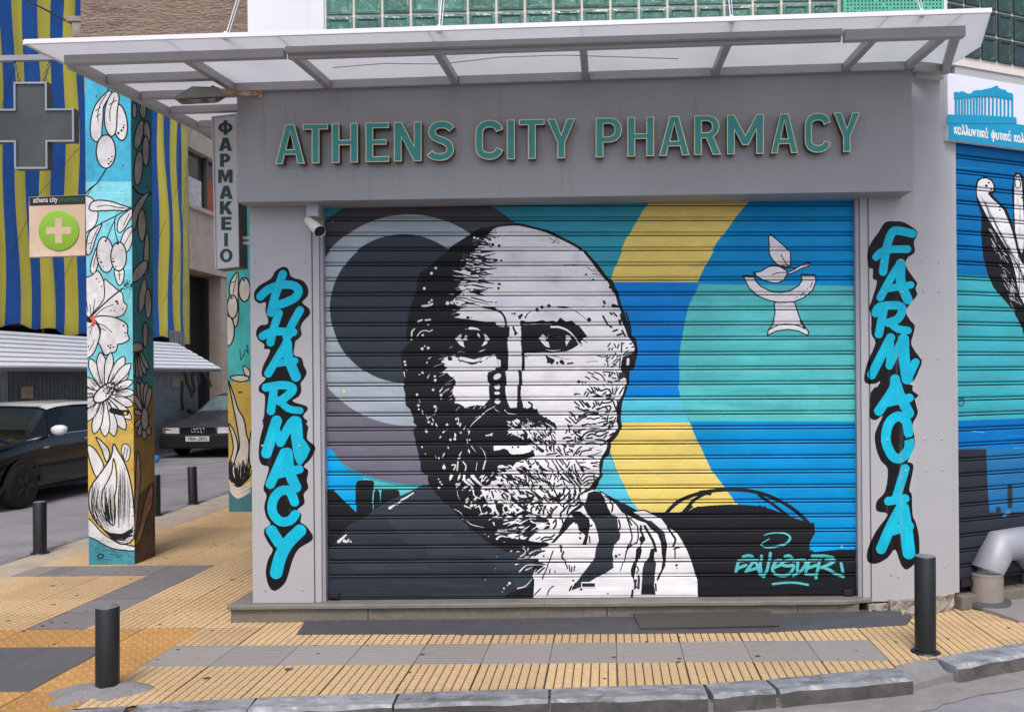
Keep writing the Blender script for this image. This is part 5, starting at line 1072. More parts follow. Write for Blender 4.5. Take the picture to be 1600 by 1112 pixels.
# ================================================================ main shutter
sh = thing('roller_shutter', 'wide roller shutter painted with a bald bearded face, colour circles and a cup', 'shutter', (0, YS, zb))
IX = [-3, 0, 10, 13, 23, 24, 25]; yl = lambda i: float(np.interp(i, IX, [270, 340.5, 575.6, 645.6, 875.6, 898.6, 921.6])); yr = lambda i: float(np.interp(i, IX, [269.4, 340.2, 572.0, 641.6, 871.6, 895, 918]))
PROF = [(0, .022), (.015, .001), (.08, -.0015), (.36, -.003), (.62, -.0025), (.705, -.001), (.72, .015), (.805, .017), (.83, .005), (.89, .002), (.945, .005), (.955, .022), (1.0, .022)]
GAP = {0, 11}
XA, XB = 507, 1341
for i in range(-2, 25):
    la, lb = yl(i-1)+.21*(yl(i)-yl(i-1)), yl(i)+.21*(yl(i)-yl(i-1)); ra, rb = yr(i-1)+.21*(yr(i)-yr(i-1)), yr(i)+.21*(yr(i)-yr(i-1))
    vs = []; rt = rg.uniform(-1, 1.4); dy0, dy1 = rg.gauss(0, .0022), rg.gauss(0, .0022)
    for t, d in PROF:
        p, q = B(XA, la+(lb-la)*t, YS), B(XB, ra+(rb-ra)*t, YS); vs += [p+Vector((0, d+dy0+.004*(t-.4)*rt, 0)), q+Vector((0, d+dy1+.004*(t-.4)*rt, 0))]
    mb = MB()
    for k in range(len(PROF)-1): mb.add(vs[2*k:2*k+4], [(0, 1, 3, 2)], 1 if k in GAP else 0)
    ju = rg.gauss(0, .55); u4 = UV['main']; mb.build('slat', ['shutter_paint', 'shutter_gap'], sh, uv=(u4[0]+ju, u4[1], u4[2]+ju, u4[3]))
ys0, ys1 = yl(24)+.21*23, yr(24)+.21*23
prof = [(0, .012), (.03, 0), (.55, -.002), (.575, -.002), (.585, .002), (.60, -.012), (.86, -.012), (.88, -.006), (.98, -.006), (1, 0)]
vs = []
for t, d in prof:
    p, q = B(XA, ys0+(935.5-ys0)*t, YS), B(XB, ys1+(930.6-ys1)*t, YS); vs += [p+Vector((0, d, 0)), q+Vector((0, d, 0))]
MB().add(vs, [(2*k, 2*k+1, 2*k+3, 2*k+2) for k in range(len(prof)-1)]).build('bottom_rail', 'shutter_paint', sh, uv=UV['main'])
px_box(908, 931, 909, 918, YS-.006, .01).build('handle_frame', 'sign_white', sh, bevel=.002); px_box(909.5, 929.5, 910.6, 916, YS-.0075, .004).build('handle_slot', 'hole_dark', sh)
for x0, x1, y0 in ((514, 530, 925), (1319, 1333, 921)):
    px_box(x0, x1, y0, y0+9, YS-.03, .03).build('latch', 'plastic_black', sh, bevel=.005)
MB().box(B(500, 600, 6.15).x, B(1350, 600, 6.15).x, 6.14, 6.16, .12, 3.3).build('backing', 'dark_interior', sh)
# ================================================================ right shutter
sr = thing('roller_shutter', 'side roller shutter in blue and aqua with a painted white hand, right of the pillar', 'shutter', (RO.x, RO.y, .13))
pz = .1085; zl = B(1488, 264.7, RO.y).z; NS = 24
for i in range(-3, 28):
    zt = zl-pz*(i-.79)-.0; vs = []
    if zt-pz < .02: break
    for t, d in PROF:
        for s_ in range(NS+1): vs.append(RP(.002+2.6*(s_/NS)**1.5, zt-pz*t, -.02-d))
    w = NS+1; mb = MB()
    for k in range(len(PROF)-1): mb.add(vs[k*w:(k+2)*w], [(s_, s_+1, w+s_+1, w+s_) for s_ in range(NS)], 1 if k in GAP else 0)
    mb.build('slat', ['shutter_paint_right', 'shutter_gap'], sr, uv=UV['rs'])
MB().hexa([RP(0, .0, -.07), RP(2.6, .0, -.07), RP(2.6, 3.6, -.07), RP(0, 3.6, -.07)], [RP(0, .0, -.09), RP(2.6, .0, -.09), RP(2.6, 3.6, -.09), RP(0, 3.6, -.09)]).build('backing', 'dark_interior', sr)
MB().hexa([RP(.02, .15, .0), RP(.14, .15, .0), RP(.13, .2, .0), RP(.03, .21, .0)], [RP(.02, .15, -.05), RP(.14, .15, -.05), RP(.13, .2, -.05), RP(.03, .21, -.05)]).build('latch', 'plastic_black', sr, bevel=.008)
# threshold of the side shop
sl = thing('shop_step', 'low pale stone threshold under the side shutter behind the metal duct', 'step', (RO.x, RO.y, 0))
for k in range(4): MB().hexa([RP(-.02+.62*k, 0, .04-.003*k), RP(.59+.62*k, 0, .04-.003*k), RP(.59+.62*k, .10, .04-.003*k), RP(-.02+.62*k, .10, .04-.003*k)], [RP(-.02+.62*k, 0, -.3), RP(.59+.62*k, 0, -.3), RP(.59+.62*k, .10, -.3), RP(-.02+.62*k, .10, -.3)]).build('stone', 'step_stone', sl, bevel=.01)
for k in range(3): MB().hexa([RP(.10+.7*k, -.005, .42), RP(.78+.7*k, -.005, .42), RP(.78+.7*k, .022, .42), RP(.10+.7*k, .022, .42)], [RP(.10+.7*k, -.005, .045), RP(.78+.7*k, -.005, .045), RP(.78+.7*k, .03, .045), RP(.10+.7*k, .03, .045)]).build('stone', 'slab_grey', sl, bevel=.006)
# ================================================================ sign over the side shop
ss = thing('shop_sign', 'white and cyan shop sign with a temple picture over the side shutter', 'sign', tuple(RP(0, 2.95)))
def SB(px, py, out=.04): o_ = RP(0, 3, out); return BV(px, py, o_, U)
zt_, zbm = SB(1481, 114).z, SB(1483, 219).z; zmid = SB(1481, 179).z
sx0 = (SB(1481, 170)-RP(0, 0, .04)).dot(U)
MB().hexa([RP(sx0, zbm, .04), RP(2.6, zbm, .04), RP(2.6, zt_, .04), RP(sx0, zt_, .04)], [RP(sx0, zbm, 0), RP(2.6, zbm, 0), RP(2.6, zt_, 0), RP(sx0, zt_, 0)]).build('board', 'sign_white', ss, bevel=.003)
def flat(mb, px_pts, out): 
    vs = [SB(x, y, out) for x, y in px_pts]; mb.prism(vs, (-U.y*.002, U.x*.002, 0))
mb = MB(); mb.hexa([RP(sx0+.002, zbm+.004, .044), RP(2.59, zbm+.004, .044), RP(2.59, zmid, .044), RP(sx0+.002, zmid, .044)], [RP(sx0+.002, zbm+.004, .0405), RP(2.59, zbm+.004, .0405), RP(2.59, zmid, .0405), RP(sx0+.002, zmid, .0405)]); mb.build('lower_band', 'sign_cyan', ss)
def zf(x, y): return (1470+x/7.946, 100+y/7.946)
mb = MB(); flat(mb, [zf(*q) for q in ((168, 350), (205, 345), (225, 358), (250, 340), (285, 342), (310, 360), (350, 372), (385, 362), (405, 335), (450, 325), (490, 328), (560, 312), (630, 298), (690, 268), (712, 278), (720, 300), (770, 320), (800, 320), (830, 355), (880, 362), (902, 385), (900, 440), (870, 440), (700, 410), (560, 402), (400, 410), (260, 422), (170, 430))], .046); mb.build('temple_roof', 'sign_cyan', ss)
for xa_, xb_ in ((178, 205), (218, 240), (255, 277), (290, 312), (328, 348), (366, 386), (402, 424), (438, 460), (475, 492), (508, 526), (545, 564), (592, 612), (640, 660), (690, 708), (736, 756), (784, 804), (832, 852), (880, 901)):
    mb = MB(); d = max(0, xa_-560)*.09; flat(mb, [zf(xa_, 402+d), zf(xb_, 402+d), zf(xb_, 655), zf(xa_, 655)], .0455); mb.build('temple_column', 'sign_cyan', ss)
mb = MB(); flat(mb, [zf(80, 628), zf(500, 636), zf(900, 660), zf(940, 668), zf(945, 740), zf(80, 740)], .0465); mb.build('temple_base', 'sign_cyan', ss)
CIR = lambda cx, rx: [(cx+rx*math.cos(a*PI/8), .5+.48*math.sin(a*PI/8)) for a in range(17)]
GK = {'κ': (.62, [[(0, 0), (0, 1)], [(0, .42), (.48, 1)], [(.16, .58), (.54, 0)]]), 'α': (.86, [CIR(.33, .33), [(.68, 1), (.66, .2), (.78, 0)]]), 'λ': (.72, [[(0, 1.42), (.16, 1.42), (.62, 0)], [(.36, .8), (0, 0)]]),
 'υ': (.76, [[(0, 1), (0, .35), (.12, .06), (.33, 0), (.56, .14), (.63, .5), (.6, 1)]]), 'ν': (.70, [[(0, 1), (.3, 0), (.6, 1)]]), 'τ': (.70, [[(0, .93), (.62, .93)], [(.3, .93), (.3, .12), (.44, 0)]]), 'ι': (.28, [[(0, 1), (0, .14), (.1, 0)]]),
 'ά': (.86, [CIR(.33, .33), [(.68, 1), (.66, .2), (.78, 0)], [(.38, 1.2), (.48, 1.5)]]), 'φ': (.96, [CIR(.40, .40), [(.40, 1.3), (.40, -.42)]]), ' ': (.55, [])}
TXT = 'καλλυντικά φυτικά καλ'; tot = sum(GK[c][0]+.16 for c in TXT); o_ = SB(1491.5, 209.5, .0445); e_ = SB(1601, 221.5, .0445); kx_ = (e_-o_).dot(U)/tot; hx_ = .049; cur_ = 0
for c in TXT:
    w_, sts = GK[c]; mb = MB()
    for st_ in sts:
        for (xa_, ya_), (xb_, yb_) in zip(st_[:-1], st_[1:]):
            p = o_+U*((cur_+xa_)*kx_)+Vector((0, 0, ya_*hx_)); q = o_+U*((cur_+xb_)*kx_)+Vector((0, 0, yb_*hx_)); mb.beam(p, q, .0105, .004, up=(-U.y, U.x, 0))
    if sts: mb.build('letter', 'print_white', ss)
    cur_ += w_+.16
# ================================================================ raised letters on the fascia
def stroke(c, hw):
    n = len(c); l, r_ = [], []
    for i in range(n):
        a, b = Vector(c[max(i-1, 0)]), Vector(c[min(i+1, n-1)]); d = (b-a).normalized(); nn = Vector((-d.y, d.x)); p = Vector(c[i]); l.append(p+nn*hw); r_.append(p-nn*hw)
    return [tuple(p) for p in l+r_[::-1]]
def sm(c): return crom(c, False, 3)
GL = {
 'A': (46, [[(0, 0), (11.5, 0), (14.5, 14.5), (31.5, 14.5), (34.5, 0), (46, 0), (30, 62), (16, 62)], [(17, 23), (29, 23), (23, 50)]]),
 'T': (39.5, [[(14, 0), (26, 0), (26, 53), (39.5, 53), (39.5, 62), (0, 62), (0, 53), (14, 53)]]),
 'H': (41, [[(0, 0), (12, 0), (12, 27.5), (29, 27.5), (29, 0), (41, 0), (41, 62), (29, 62), (29, 36), (12, 36), (12, 62), (0, 62)]]),
 'E': (37, [[(0, 0), (37, 0), (37, 9), (12, 9), (12, 27), (33, 27), (33, 35.5), (12, 35.5), (12, 53), (37, 53), (37, 62), (0, 62)]]),
 'N': (43, [[(0, 0), (12, 0), (12, 37), (31, 0), (43, 0), (43, 62), (31, 62), (31, 25), (12, 62), (0, 62)]]),
 'I': (12, [[(0, 0), (12, 0), (12, 62), (0, 62)]]),
 'Y': (44, [[(16, 0), (28, 0), (28, 24), (44, 62), (31, 62), (22, 38), (13, 62), (0, 62), (16, 24)]]),
 'M': (57.5, [[(0, 0), (12, 0), (12, 37), (24, 14), (33.5, 14), (45.5, 37), (45.5, 0), (57.5, 0), (57.5, 62), (46, 62), (28.7, 30), (11.5, 62), (0, 62)]]),
 'P': (41, [[(0, 0), (12, 0), (12, 23), (24, 23), (33, 26), (39, 33), (41, 42), (39, 52), (33, 59), (24, 62), (0, 62)], [(12, 32.5), (23, 32.5), (28, 36), (29.5, 42.5), (28, 49), (23, 52.5), (12, 52.5)]]),
 'R': (42, [[(0, 0), (12, 0), (12, 26), (18.5, 26), (29, 0), (42, 0), (30.5, 28), (37, 34), (39.5, 43), (38, 52), (32, 59), (23, 62), (0, 62)], [(12, 35.5), (22, 35.5), (27, 39), (28, 44), (27, 49), (22, 53), (12, 53)]]),
 'S': (40, [stroke(sm([(2.5, 13), (7, 8), (14, 5.8), (22, 5.8), (29, 8), (34, 14), (34, 20), (31, 26), (25, 30), (15, 34), (9, 38), (6.2, 44), (7.5, 50), (12, 54.7), (19, 56.3), (26, 56), (32, 53.5), (37, 48.5)]), 5.8)]),
 'C': (40, [stroke(sm([(37.5, 45), (34.5, 51.5), (28, 55.6), (20, 56.2), (12, 53.8), (7, 48), (6, 40), (6, 22), (7, 14), (12, 8.2), (20, 5.8), (28, 6.4), (34.5, 10.5), (37.5, 17)]), 5.9)])}
def shrink(loop, d, hole):
    area = sum(loop[i-1][0]*loop[i][1]-loop[i][0]*loop[i-1][1] for i in range(len(loop)))
    s = 1 if (area > 0) != hole else -1; n = len(loop); out = []
    for i in range(n):
        p, a, b = Vector(loop[i]), Vector(loop[i-1]), Vector(loop[(i+1) % n]); d1, d2 = (p-a).normalized(), (b-p).normalized()
        n1, n2 = Vector((-d1.y, d1.x))*s, Vector((-d2.y, d2.x))*s; m_ = (n1+n2)
        if m_.length < 1e-6: m_ = n1
        m_.normalize(); out.append(tuple(p+m_*(d/max(.35, m_.dot(n1)))))
    return out
def fill2d(loops, y0, y1):               # outline(s) -> solid between two depths, in letter units; returns faces
    cu = bpy.data.curves.new('g', 'CURVE'); cu.dimensions = '2D'; cu.fill_mode = 'BOTH'
    for lp in loops:
        sp = cu.splines.new('POLY'); sp.points.add(len(lp)-1); sp.use_cyclic_u = True
        for q, p in zip(sp.points, lp): q.co = (p[0], p[1], 0, 1)
    ob = bpy.data.objects.new('g', cu); col.objects.link(ob); me = bpy.data.meshes.new_from_object(ob.evaluated_get(bpy.context.evaluated_depsgraph_get()))
    bpy.data.objects.remove(ob); bpy.data.curves.remove(cu)
    fr_ = ([tuple(v.co[:2]) for v in me.vertices], [tuple(p.vertices) for p in me.polygons]); bpy.data.meshes.remove(me); return fr_
def letter_solid(mb, loops, T, yf, yb, mi_face, mi_side):
    vs, fs = fill2d(loops, 0, 0); mb.add([T(x, y, yf) for x, y in vs], fs, mi_face)
    for lp in loops:
        n = len(lp); mb.add([T(x, y, yf) for x, y in lp]+[T(x, y, yb) for x, y in lp], [(i, (i+1) % n, n+(i+1) % n, n+i) for i in range(n)], mi_side)
let = thing('sign_lettering', 'raised teal capital letters with brass edges spelling the pharmacy name across the fascia', 'sign', tuple(B(887, 250, YF)))
spans = [('A', 430.2, 476.3), ('T', 473, 512.5), ('H', 518.3, 559.1), ('E', 571.2, 607.9), ('N', 615.5, 658.8), ('S', 668.9, 709.1), ('C', 742.9, 783.1), ('I', 792, 804.5), ('T', 810.8, 850.8), ('Y', 854.9, 898.9), ('P', 930.9, 971.9), ('H', 980.2, 1022), ('A', 1029.6, 1077.4), ('R', 1084.5, 1126.8), ('M', 1136, 1193.5), ('A', 1204.3, 1247), ('C', 1257.4, 1295), ('Y', 1302.5, 1344)]
YLF = 5.745
for ch, x0, x1 in spans:
    w, loops = GL[ch]; xm = (x0+x1)/2
    ybase = float(np.interp(xm, [453, 690, 878, 1054, 1323], [256.3, 251, 247.5, 243.2, 237.5])); h = 61.7
    def T(x, y, Yd, x0=x0, x1=x1, w=w, yb=ybase):
        px = x0+(x1-x0)*x/w; p = B(px, yb-(px-xm)*.0195-h*y/62, YLF); return Vector((p.x, Yd, p.z))
    mb = MB(); letter_solid(mb, loops, T, YLF, YF-.012, 0, 1); L_ = mb.build('letter', ['brass', 'letter_return'], let)
    mb = MB(); ins = [shrink(lp, 1.35, i > 0) for i, lp in enumerate(loops)]; letter_solid(mb, ins, T, YLF-.002, YLF+.001, 0, 0); mb.build('letter_face', 'letter_face', L_)
# ================================================================ awning
aw = thing('awning', 'long flat awning of white translucent sheets on a grey steel frame over the shop', 'awning', tuple(B(800, 110, YF)))
AX0, AX1, AY0 = -3.288, 2.19, 4.90
def az(x, y): return 3.594+.024*(x+3.288)+.055*(y-AY0)
YB_ = 7.35
def aquad(name, pts, t, m): MB().prism([(x, y, az(x, y)) for x, y in pts], (0, 0, t)).build(name, m, aw)
aquad('roof_sheet', [(AX0, AY0), (XL-.02, AY0), (XL-.02, YB_), (AX0-.02, YB_)], .012, 'polycarbonate')
rx = [XL-.02, -1.86, -1.007, -.133, .736, 1.61, 2.03]
for a, b in zip(rx[:-1], rx[1:]): aquad('roof_sheet', [(a+.0015, AY0), (b-.0015, AY0), (b-.0015, 5.86), (a+.0015, 5.86)], .012, 'polycarbonate')
aquad('roof_sheet', [(2.0315, AY0), (AX1, AY0), (2.40, 5.52), (2.36, 5.95), (2.0315, 5.86)], .012, 'polycarbonate')
MB().hexa([(AX0, AY0-.012, az(AX0, AY0)-.004), (AX1, AY0-.012, az(AX1, AY0)-.004), (AX1, AY0-.012, az(AX1, AY0)+.022), (AX0, AY0-.012, az(AX0, AY0)+.022)], [(AX0, AY0-.001, az(AX0, AY0)-.004), (AX1, AY0-.001, az(AX1, AY0)-.004), (AX1, AY0-.001, az(AX1, AY0)+.022), (AX0, AY0-.001, az(AX0, AY0)+.022)]).build('front_edge', 'white_trim', aw)
MB().hexa([(AX0-.014, AY0, az(AX0, AY0)-.004), (AX0-.001, AY0, az(AX0, AY0)-.004), (AX0-.001, AY0, az(AX0, AY0)+.022), (AX0-.014, AY0, az(AX0, AY0)+.022)], [(AX0-.034, YB_, az(AX0, YB_)-.004), (AX0-.021, YB_, az(AX0, YB_)-.004), (AX0-.021, YB_, az(AX0, YB_)+.022), (AX0-.034, YB_, az(AX0, YB_)+.022)]).build('side_edge', 'white_trim', aw)
FB = 5.13
def rail(name, p, q, w=.055, h=.06, drop=0): 
    a = Vector((p[0], p[1], az(*p)-h/2-.002-drop)); b = Vector((q[0], q[1], az(*q)-h/2-.002-drop)); return MB().beam(a, b, w, h).build(name, 'awning_frame', aw, bevel=.003)
lx0 = -3.20
rail('front_beam', (lx0, FB), (-1.90, FB), .05, .052); rail('front_beam', (-1.885, FB-.012), (1.40, FB-.012), .07, .034); rail('front_lip', (-1.885, FB+.01), (1.40, FB+.01), .035, .022, .036); rail('front_beam', (1.415, FB), (2.13, FB), .055, .062)
for x in (XL-.02, -1.86, -1.007, -.133, .736, 1.61, 2.03): rail('rafter', (x, FB+.045), (x, 5.80), .045, .05)
rail('rafter', (2.10, FB+.045), (2.33, 5.93), .05, .055); rail('wall_rail', (2.06, 5.79), (2.33, 5.90), .035, .06)
rail('rafter', (lx0, FB+.045), (lx0-.02, YB_-.05), .05, .06)
for y in (5.52, 5.92, 6.32, 6.76, 7.2): rail('purlin', (lx0+.03, y), (XL-.002 if y > YP else XL-.045, y), .05, .05)
for i in range(len(rx)-2): rail('wall_rail', (rx[i+1]+.026, 5.79), (rx[i+2]-.026, 5.79), .03, .055)
rail('wall_rail', (XL+.006, 5.79), (-1.886, 5.79), .03, .055)
for (x, y), (tx, ty, tz) in (((352, 50), (-2.15, 6.0, 5.6)), ((686, 40), (-.98, 6.0, 6.0)), ((1142, 27), (.70, 6.0, 6.0)), ((1440, 20), (1.8, 6.0, 5.7))):
    p = B(x, y, AY0+.03); p.z = az(p.x, p.y)+.012; q = Vector((tx, ty, tz)); d = Vector((.014, 0, 0))
    MB().tube([p, q], .0045, 6).build('tie_rod', 'steel_wire', aw); MB().tube([p+d, q+d*1.6], .003, 6).build('tie_rod', 'steel_wire', aw)
    MB().lathe(p, [(.016, -.006), (.016, .01), (.008, .03)], 8).build('rod_bracket', 'white_trim', aw)
pts = [B(520, 111, 5.5), B(600, 98, 5.45), B(690, 100, 5.5), B(780, 88, 5.4), B(880, 84, 5.4), B(1000, 92, 5.5), B(1060, 98, 5.55)]
for p in pts: p.z = az(p.x, p.y)-.006
MB().tube(crom3(pts) if 'crom3' in globals() else pts, .0035, 5).build('loose_wire', 'light_box_frame', aw)
# ================================================================ floodlight
fl = thing('floodlight', 'weathered grey floodlight on a rusty arm at the left end of the fascia', 'floodlight', tuple(B(405, 147, YF)))
YL_ = 5.62
def lp(x, y, Y): return B(x, y, Y)
top = [lp(300, 135, YL_-.10), lp(340, 136, YL_-.10), lp(341, 139, YL_+.08), lp(301, 139, YL_+.08)]
rim = [lp(271, 152, YL_-.13), lp(358, 147, YL_-.13), lp(341, 158, YL_+.13), lp(284, 161, YL_+.13)]
low = [p-Vector((0, 0, .012)) for p in rim]
MB().add(top+rim+low, [(3, 2, 1, 0)]+[(i, (i+1) % 4, 4+(i+1) % 4, 4+i) for i in range(4)]+[(4+i, 4+(i+1) % 4, 8+(i+1) % 4, 8+i) for i in range(4)]+[(8, 9, 10, 11)]).build('housing', 'lamp_housing', fl, bevel=.006)
c = sum(low, Vector())/4; MB().add([c+(p-c)*.82-Vector((0, 0, .004)) for p in low]+[c+(p-c)*.82-Vector((0, 0, .001)) for p in low], [(0, 1, 2, 3), (4, 7, 6, 5)]+[(i, (i+1) % 4, 4+(i+1) % 4, 4+i) for i in range(4)]).build('lamp_glass', 'lamp_glass', fl)
MB().beam(lp(338, 144, YL_), lp(404, 147, YF-.004), .022, .03).build('arm', 'rust', fl, bevel=.003); MB().lathe(lp(404, 147, YF-.012), [(.03, 0), (.03, .012)], 10, axis='y').build('arm_plate', 'rust', fl)
MB().tube([lp(326, 139, YL_), lp(333, 135, YL_), lp(340, 139, YL_), lp(342, 146, YL_)], .006, 6).build('lamp_cable', 'cable_black', fl)
# ================================================================ security camera
cm = thing('security_camera', 'small white bullet security camera under a square junction box beside the shutter', 'camera', tuple(B(488, 335, YP)))
px_box(478, 497, 318, 338, YP-.07, .075).build('junction_box', 'box_white', cm, bevel=.008)
p0, p1, p2 = B(482, 345, YP-.05), B(489, 351, YP-.10), B(500, 362, YP-.17)
MB().tube([p0, p0.lerp(p2, .5)], [.030, .036], 14).build('camera_body', 'camera_white', cm); MB().tube([p0.lerp(p2, .5), p2], [.038, .040], 14, cap=False).build('sun_hood', 'camera_white', cm); MB().tube([p2-(p2-p0)*.12, p2-(p2-p0)*.04], .0365, 14).build('lens', 'black_rubber', cm)
MB().tube([B(481, 339, YP-.03), p0+Vector((0, 0, .0)), p0+(p0-p2)*.05], .018, 10).build('mount', 'camera_white', cm)
# ================================================================ hanging pharmacy cross
YC = 5.55; cr_c = B(47.5, 196, YC)
cr = thing('pharmacy_cross', 'dark pharmacy cross light box hanging by chains from a bar at the left', 'sign', tuple(cr_c))
def cross_loop(s, Y):
    v = B(47.5+51.0, 196, YC).x-cr_c.x; sx = v/51.0; A_, W_ = 68.0*sx*s, 26.0*sx*(1 if s == 1 else .89)
    q = [(-W_, -A_), (W_, -A_), (W_, -W_), (A_, -W_), (A_, W_), (W_, W_), (W_, A_), (-W_, A_), (-W_, W_), (-A_, W_), (-A_, -W_), (-W_, -W_)]
    return [Vector((cr_c.x+a, Y, cr_c.z+b)) for a, b in q]
a, b, c, d = cross_loop(1, YC), cross_loop(.955, YC), cross_loop(.955, YC+.012), cross_loop(1, YC+.055); n = 12
mb = MB(); mb.add(a+b+c+d, [(i, (i+1) % n, n+(i+1) % n, n+i) for i in range(n)]+[(n+i, n+(i+1) % n, 2*n+(i+1) % n, 2*n+i) for i in range(n)], 0)
mb.add(a+d, [(i, (i+1) % n, n+(i+1) % n, n+i) for i in range(n)], 1); mb.add(d, [tuple(range(n))], 1); mb.build('cross_frame', ['cross_frame', 'light_box_side'], cr)
MB().add(c, [tuple(range(n))]).build('cross_panel', 'cross_panel', cr)
bar_a, bar_b = B(-40, 93, YC+.03), B(120, 89, YC+.03); bar_b = Vector((XL-.02+.01, YC+.03, bar_a.z+.02))
MB().beam(bar_a, bar_b, .03, .035).build('support_bar', 'frame_paint', cr)
MB().beam(bar_b+Vector((-.005, -.02, 0)), Vector((bar_b.x-.005, YP+.03, bar_b.z)), .03, .035).build('support_bar', 'frame_paint', cr)
for x0, x1 in ((22, 30), (78, 69)):
    p, q = B(x0, 94, YC+.03), B(x1, 128, YC+.03); path = [p.lerp(q, t/10) for t in range(11)]
    for k in range(6):
        u, v = p.lerp(q, k/6), p.lerp(q, (k+.95)/6); o_ = Vector((.010, 0, 0)) if k % 2 else Vector((0, .010, 0)); m_ = (u+v)/2
        MB().tube([u, m_+o_, v, m_-o_, u], .0035, 5, cap=False).build('chain_link', 'lamp_housing', cr)
# ================================================================ columns with murals
YC1 = 7.86
def column(name, label, x0, x1, ytop, Y, d, m, ms, uvk, uvs):
    t = thing(name, label, 'column', (x0+(x1-x0)/2, Y, 0), group='painted arcade columns')
    n = 14; mb = MB(); zs = [.0+4.56*i/n for i in range(n+1)]
    vs = [(x, Y, z) for z in zs for x in (x0, x1)]; mb.add(vs, [(2*i, 2*i+1, 2*i+3, 2*i+2) for i in range(n)]); mb.build('painted_face', m, t, uv=UV[uvk])
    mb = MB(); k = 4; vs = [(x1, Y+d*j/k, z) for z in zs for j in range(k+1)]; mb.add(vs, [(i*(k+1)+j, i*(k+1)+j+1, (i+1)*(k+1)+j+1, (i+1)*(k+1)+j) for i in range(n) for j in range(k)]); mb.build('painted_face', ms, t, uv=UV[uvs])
    mb = MB(); mb.add([(x0, Y, 0), (x0, Y+d, 0), (x1, Y+d, 0), (x0, Y, 4.56), (x0, Y+d, 4.56), (x1, Y+d, 4.56)], [(0, 1, 4, 3), (1, 2, 5, 4)]); mb.build('rear_face', 'concrete', t)
    return t
c1x0, c1x1 = B(136.5, 600, YC1).x, B(208, 600, YC1).x
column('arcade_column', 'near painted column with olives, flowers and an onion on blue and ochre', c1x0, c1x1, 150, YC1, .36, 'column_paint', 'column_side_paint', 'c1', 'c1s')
YC2 = GP(370, 799).y; c2x0 = B(357, 700, YC2).x
column('arcade_column', 'far painted column half hidden behind the left pillar', c2x0, c2x0+.41, 400, YC2, .36, 'column_far_paint', 'concrete_side' if 'concrete_side' in MAT else 'concrete', 'c2', 'c2')
# building over the arcade
ar = thing('arcade_building', 'building with rough brown textured plaster standing on columns left of the shop', 'building', (-4, YC1, 3.85))
zl_ = 4.57
MB().box(c1x0-.02, xw0-.002, YC1-.02, 16, zl_, 9).build('upper_wall', 'brown_plaster', ar)
MB().box(c1x0+.05, XL-.002, YC1+.45, 16, zl_-.06, zl_-.002).build('arcade_ceiling', 'concrete', ar)
MB().box(c1x0+.05, XL-.002, YC1+.10, YC1+.44, zl_-.10, zl_-.003).build('lintel', 'concrete', ar)
zc = B(120, 30, YC1).z
MB().box(c1x0-.17, c1x0-.021, YC1-.0, YC1+2, zc-.02, zc+.03).build('cornice', 'concrete', ar, bevel=.006); MB().box(c1x0-.12, c1x0-.021, YC1+.01, YC1+2, zc-.16, zc-.021).build('cornice_block', 'concrete', ar, bevel=.006)
# ================================================================ small square sign on the column
YQ = 8.02; q = [B(46, 402, YQ), B(133, 399, YQ), B(133, 304, YQ), B(45, 308, YQ)]
sq = thing('blade_sign', 'square beige pharmacy sign with a green disc and cross beside the near column', 'sign', tuple(q[0]))
MB().hexa(q, [p+Vector((0, .06, 0)) for p in q]).build('board', 'sign_beige', sq, bevel=.002)
t = [B(46, 321.5, YQ-.003), B(132.5, 318.5, YQ-.003), B(132.5, 304.5, YQ-.003), B(45.5, 308.5, YQ-.003)]; MB().hexa(t, [p+Vector((0, .0025, 0)) for p in t]).build('header_band', 'sign_black', sq)
c = B(92.5, 360.5, YQ); rr_ = (B(124, 360, YQ).x-c.x); MB().lathe(c, [(rr_*.2, 0), (rr_, 0), (rr_, -.006), (rr_*.97, -.008), (rr_*.2, -.008)], 40, axis='y').build('disc', 'sign_green', sq)
w_, l_ = rr_*.17, rr_*.62; mb = MB(); lo = [(-w_, -l_), (w_, -l_), (w_, -w_), (l_, -w_), (l_, w_), (w_, w_), (w_, l_), (-w_, l_), (-w_, w_), (-l_, w_), (-l_, -w_), (-w_, -w_)]; mb.prism([c+Vector((a, -.0095, b)) for a, b in lo], (0, .0013, 0)); mb.build('cross', 'sign_beige', sq)
text_mesh('athens city', .072, 'print_white', sq, (B(52, 316.8, YQ-.004), Vector((1, 0, .028)), (0, 0, 1)), depth=.001, width=B(90, 315, YQ).x-B(52, 317, YQ).x); text_mesh('pharmacy', .072, 'sign_dgreen', sq, (B(92.3, 315.4, YQ-.004), Vector((1, 0, .028)), (0, 0, 1)), depth=.001, width=B(130.5, 315, YQ).x-B(92.3, 317, YQ).x)
MB().beam(Vector((q[1].x-.03, YQ+.03, q[1].z+.1)), Vector((c1x0+.01, YQ+.03, q[1].z+.1)), .02, .02).build('bracket', 'lamp_housing', sq)
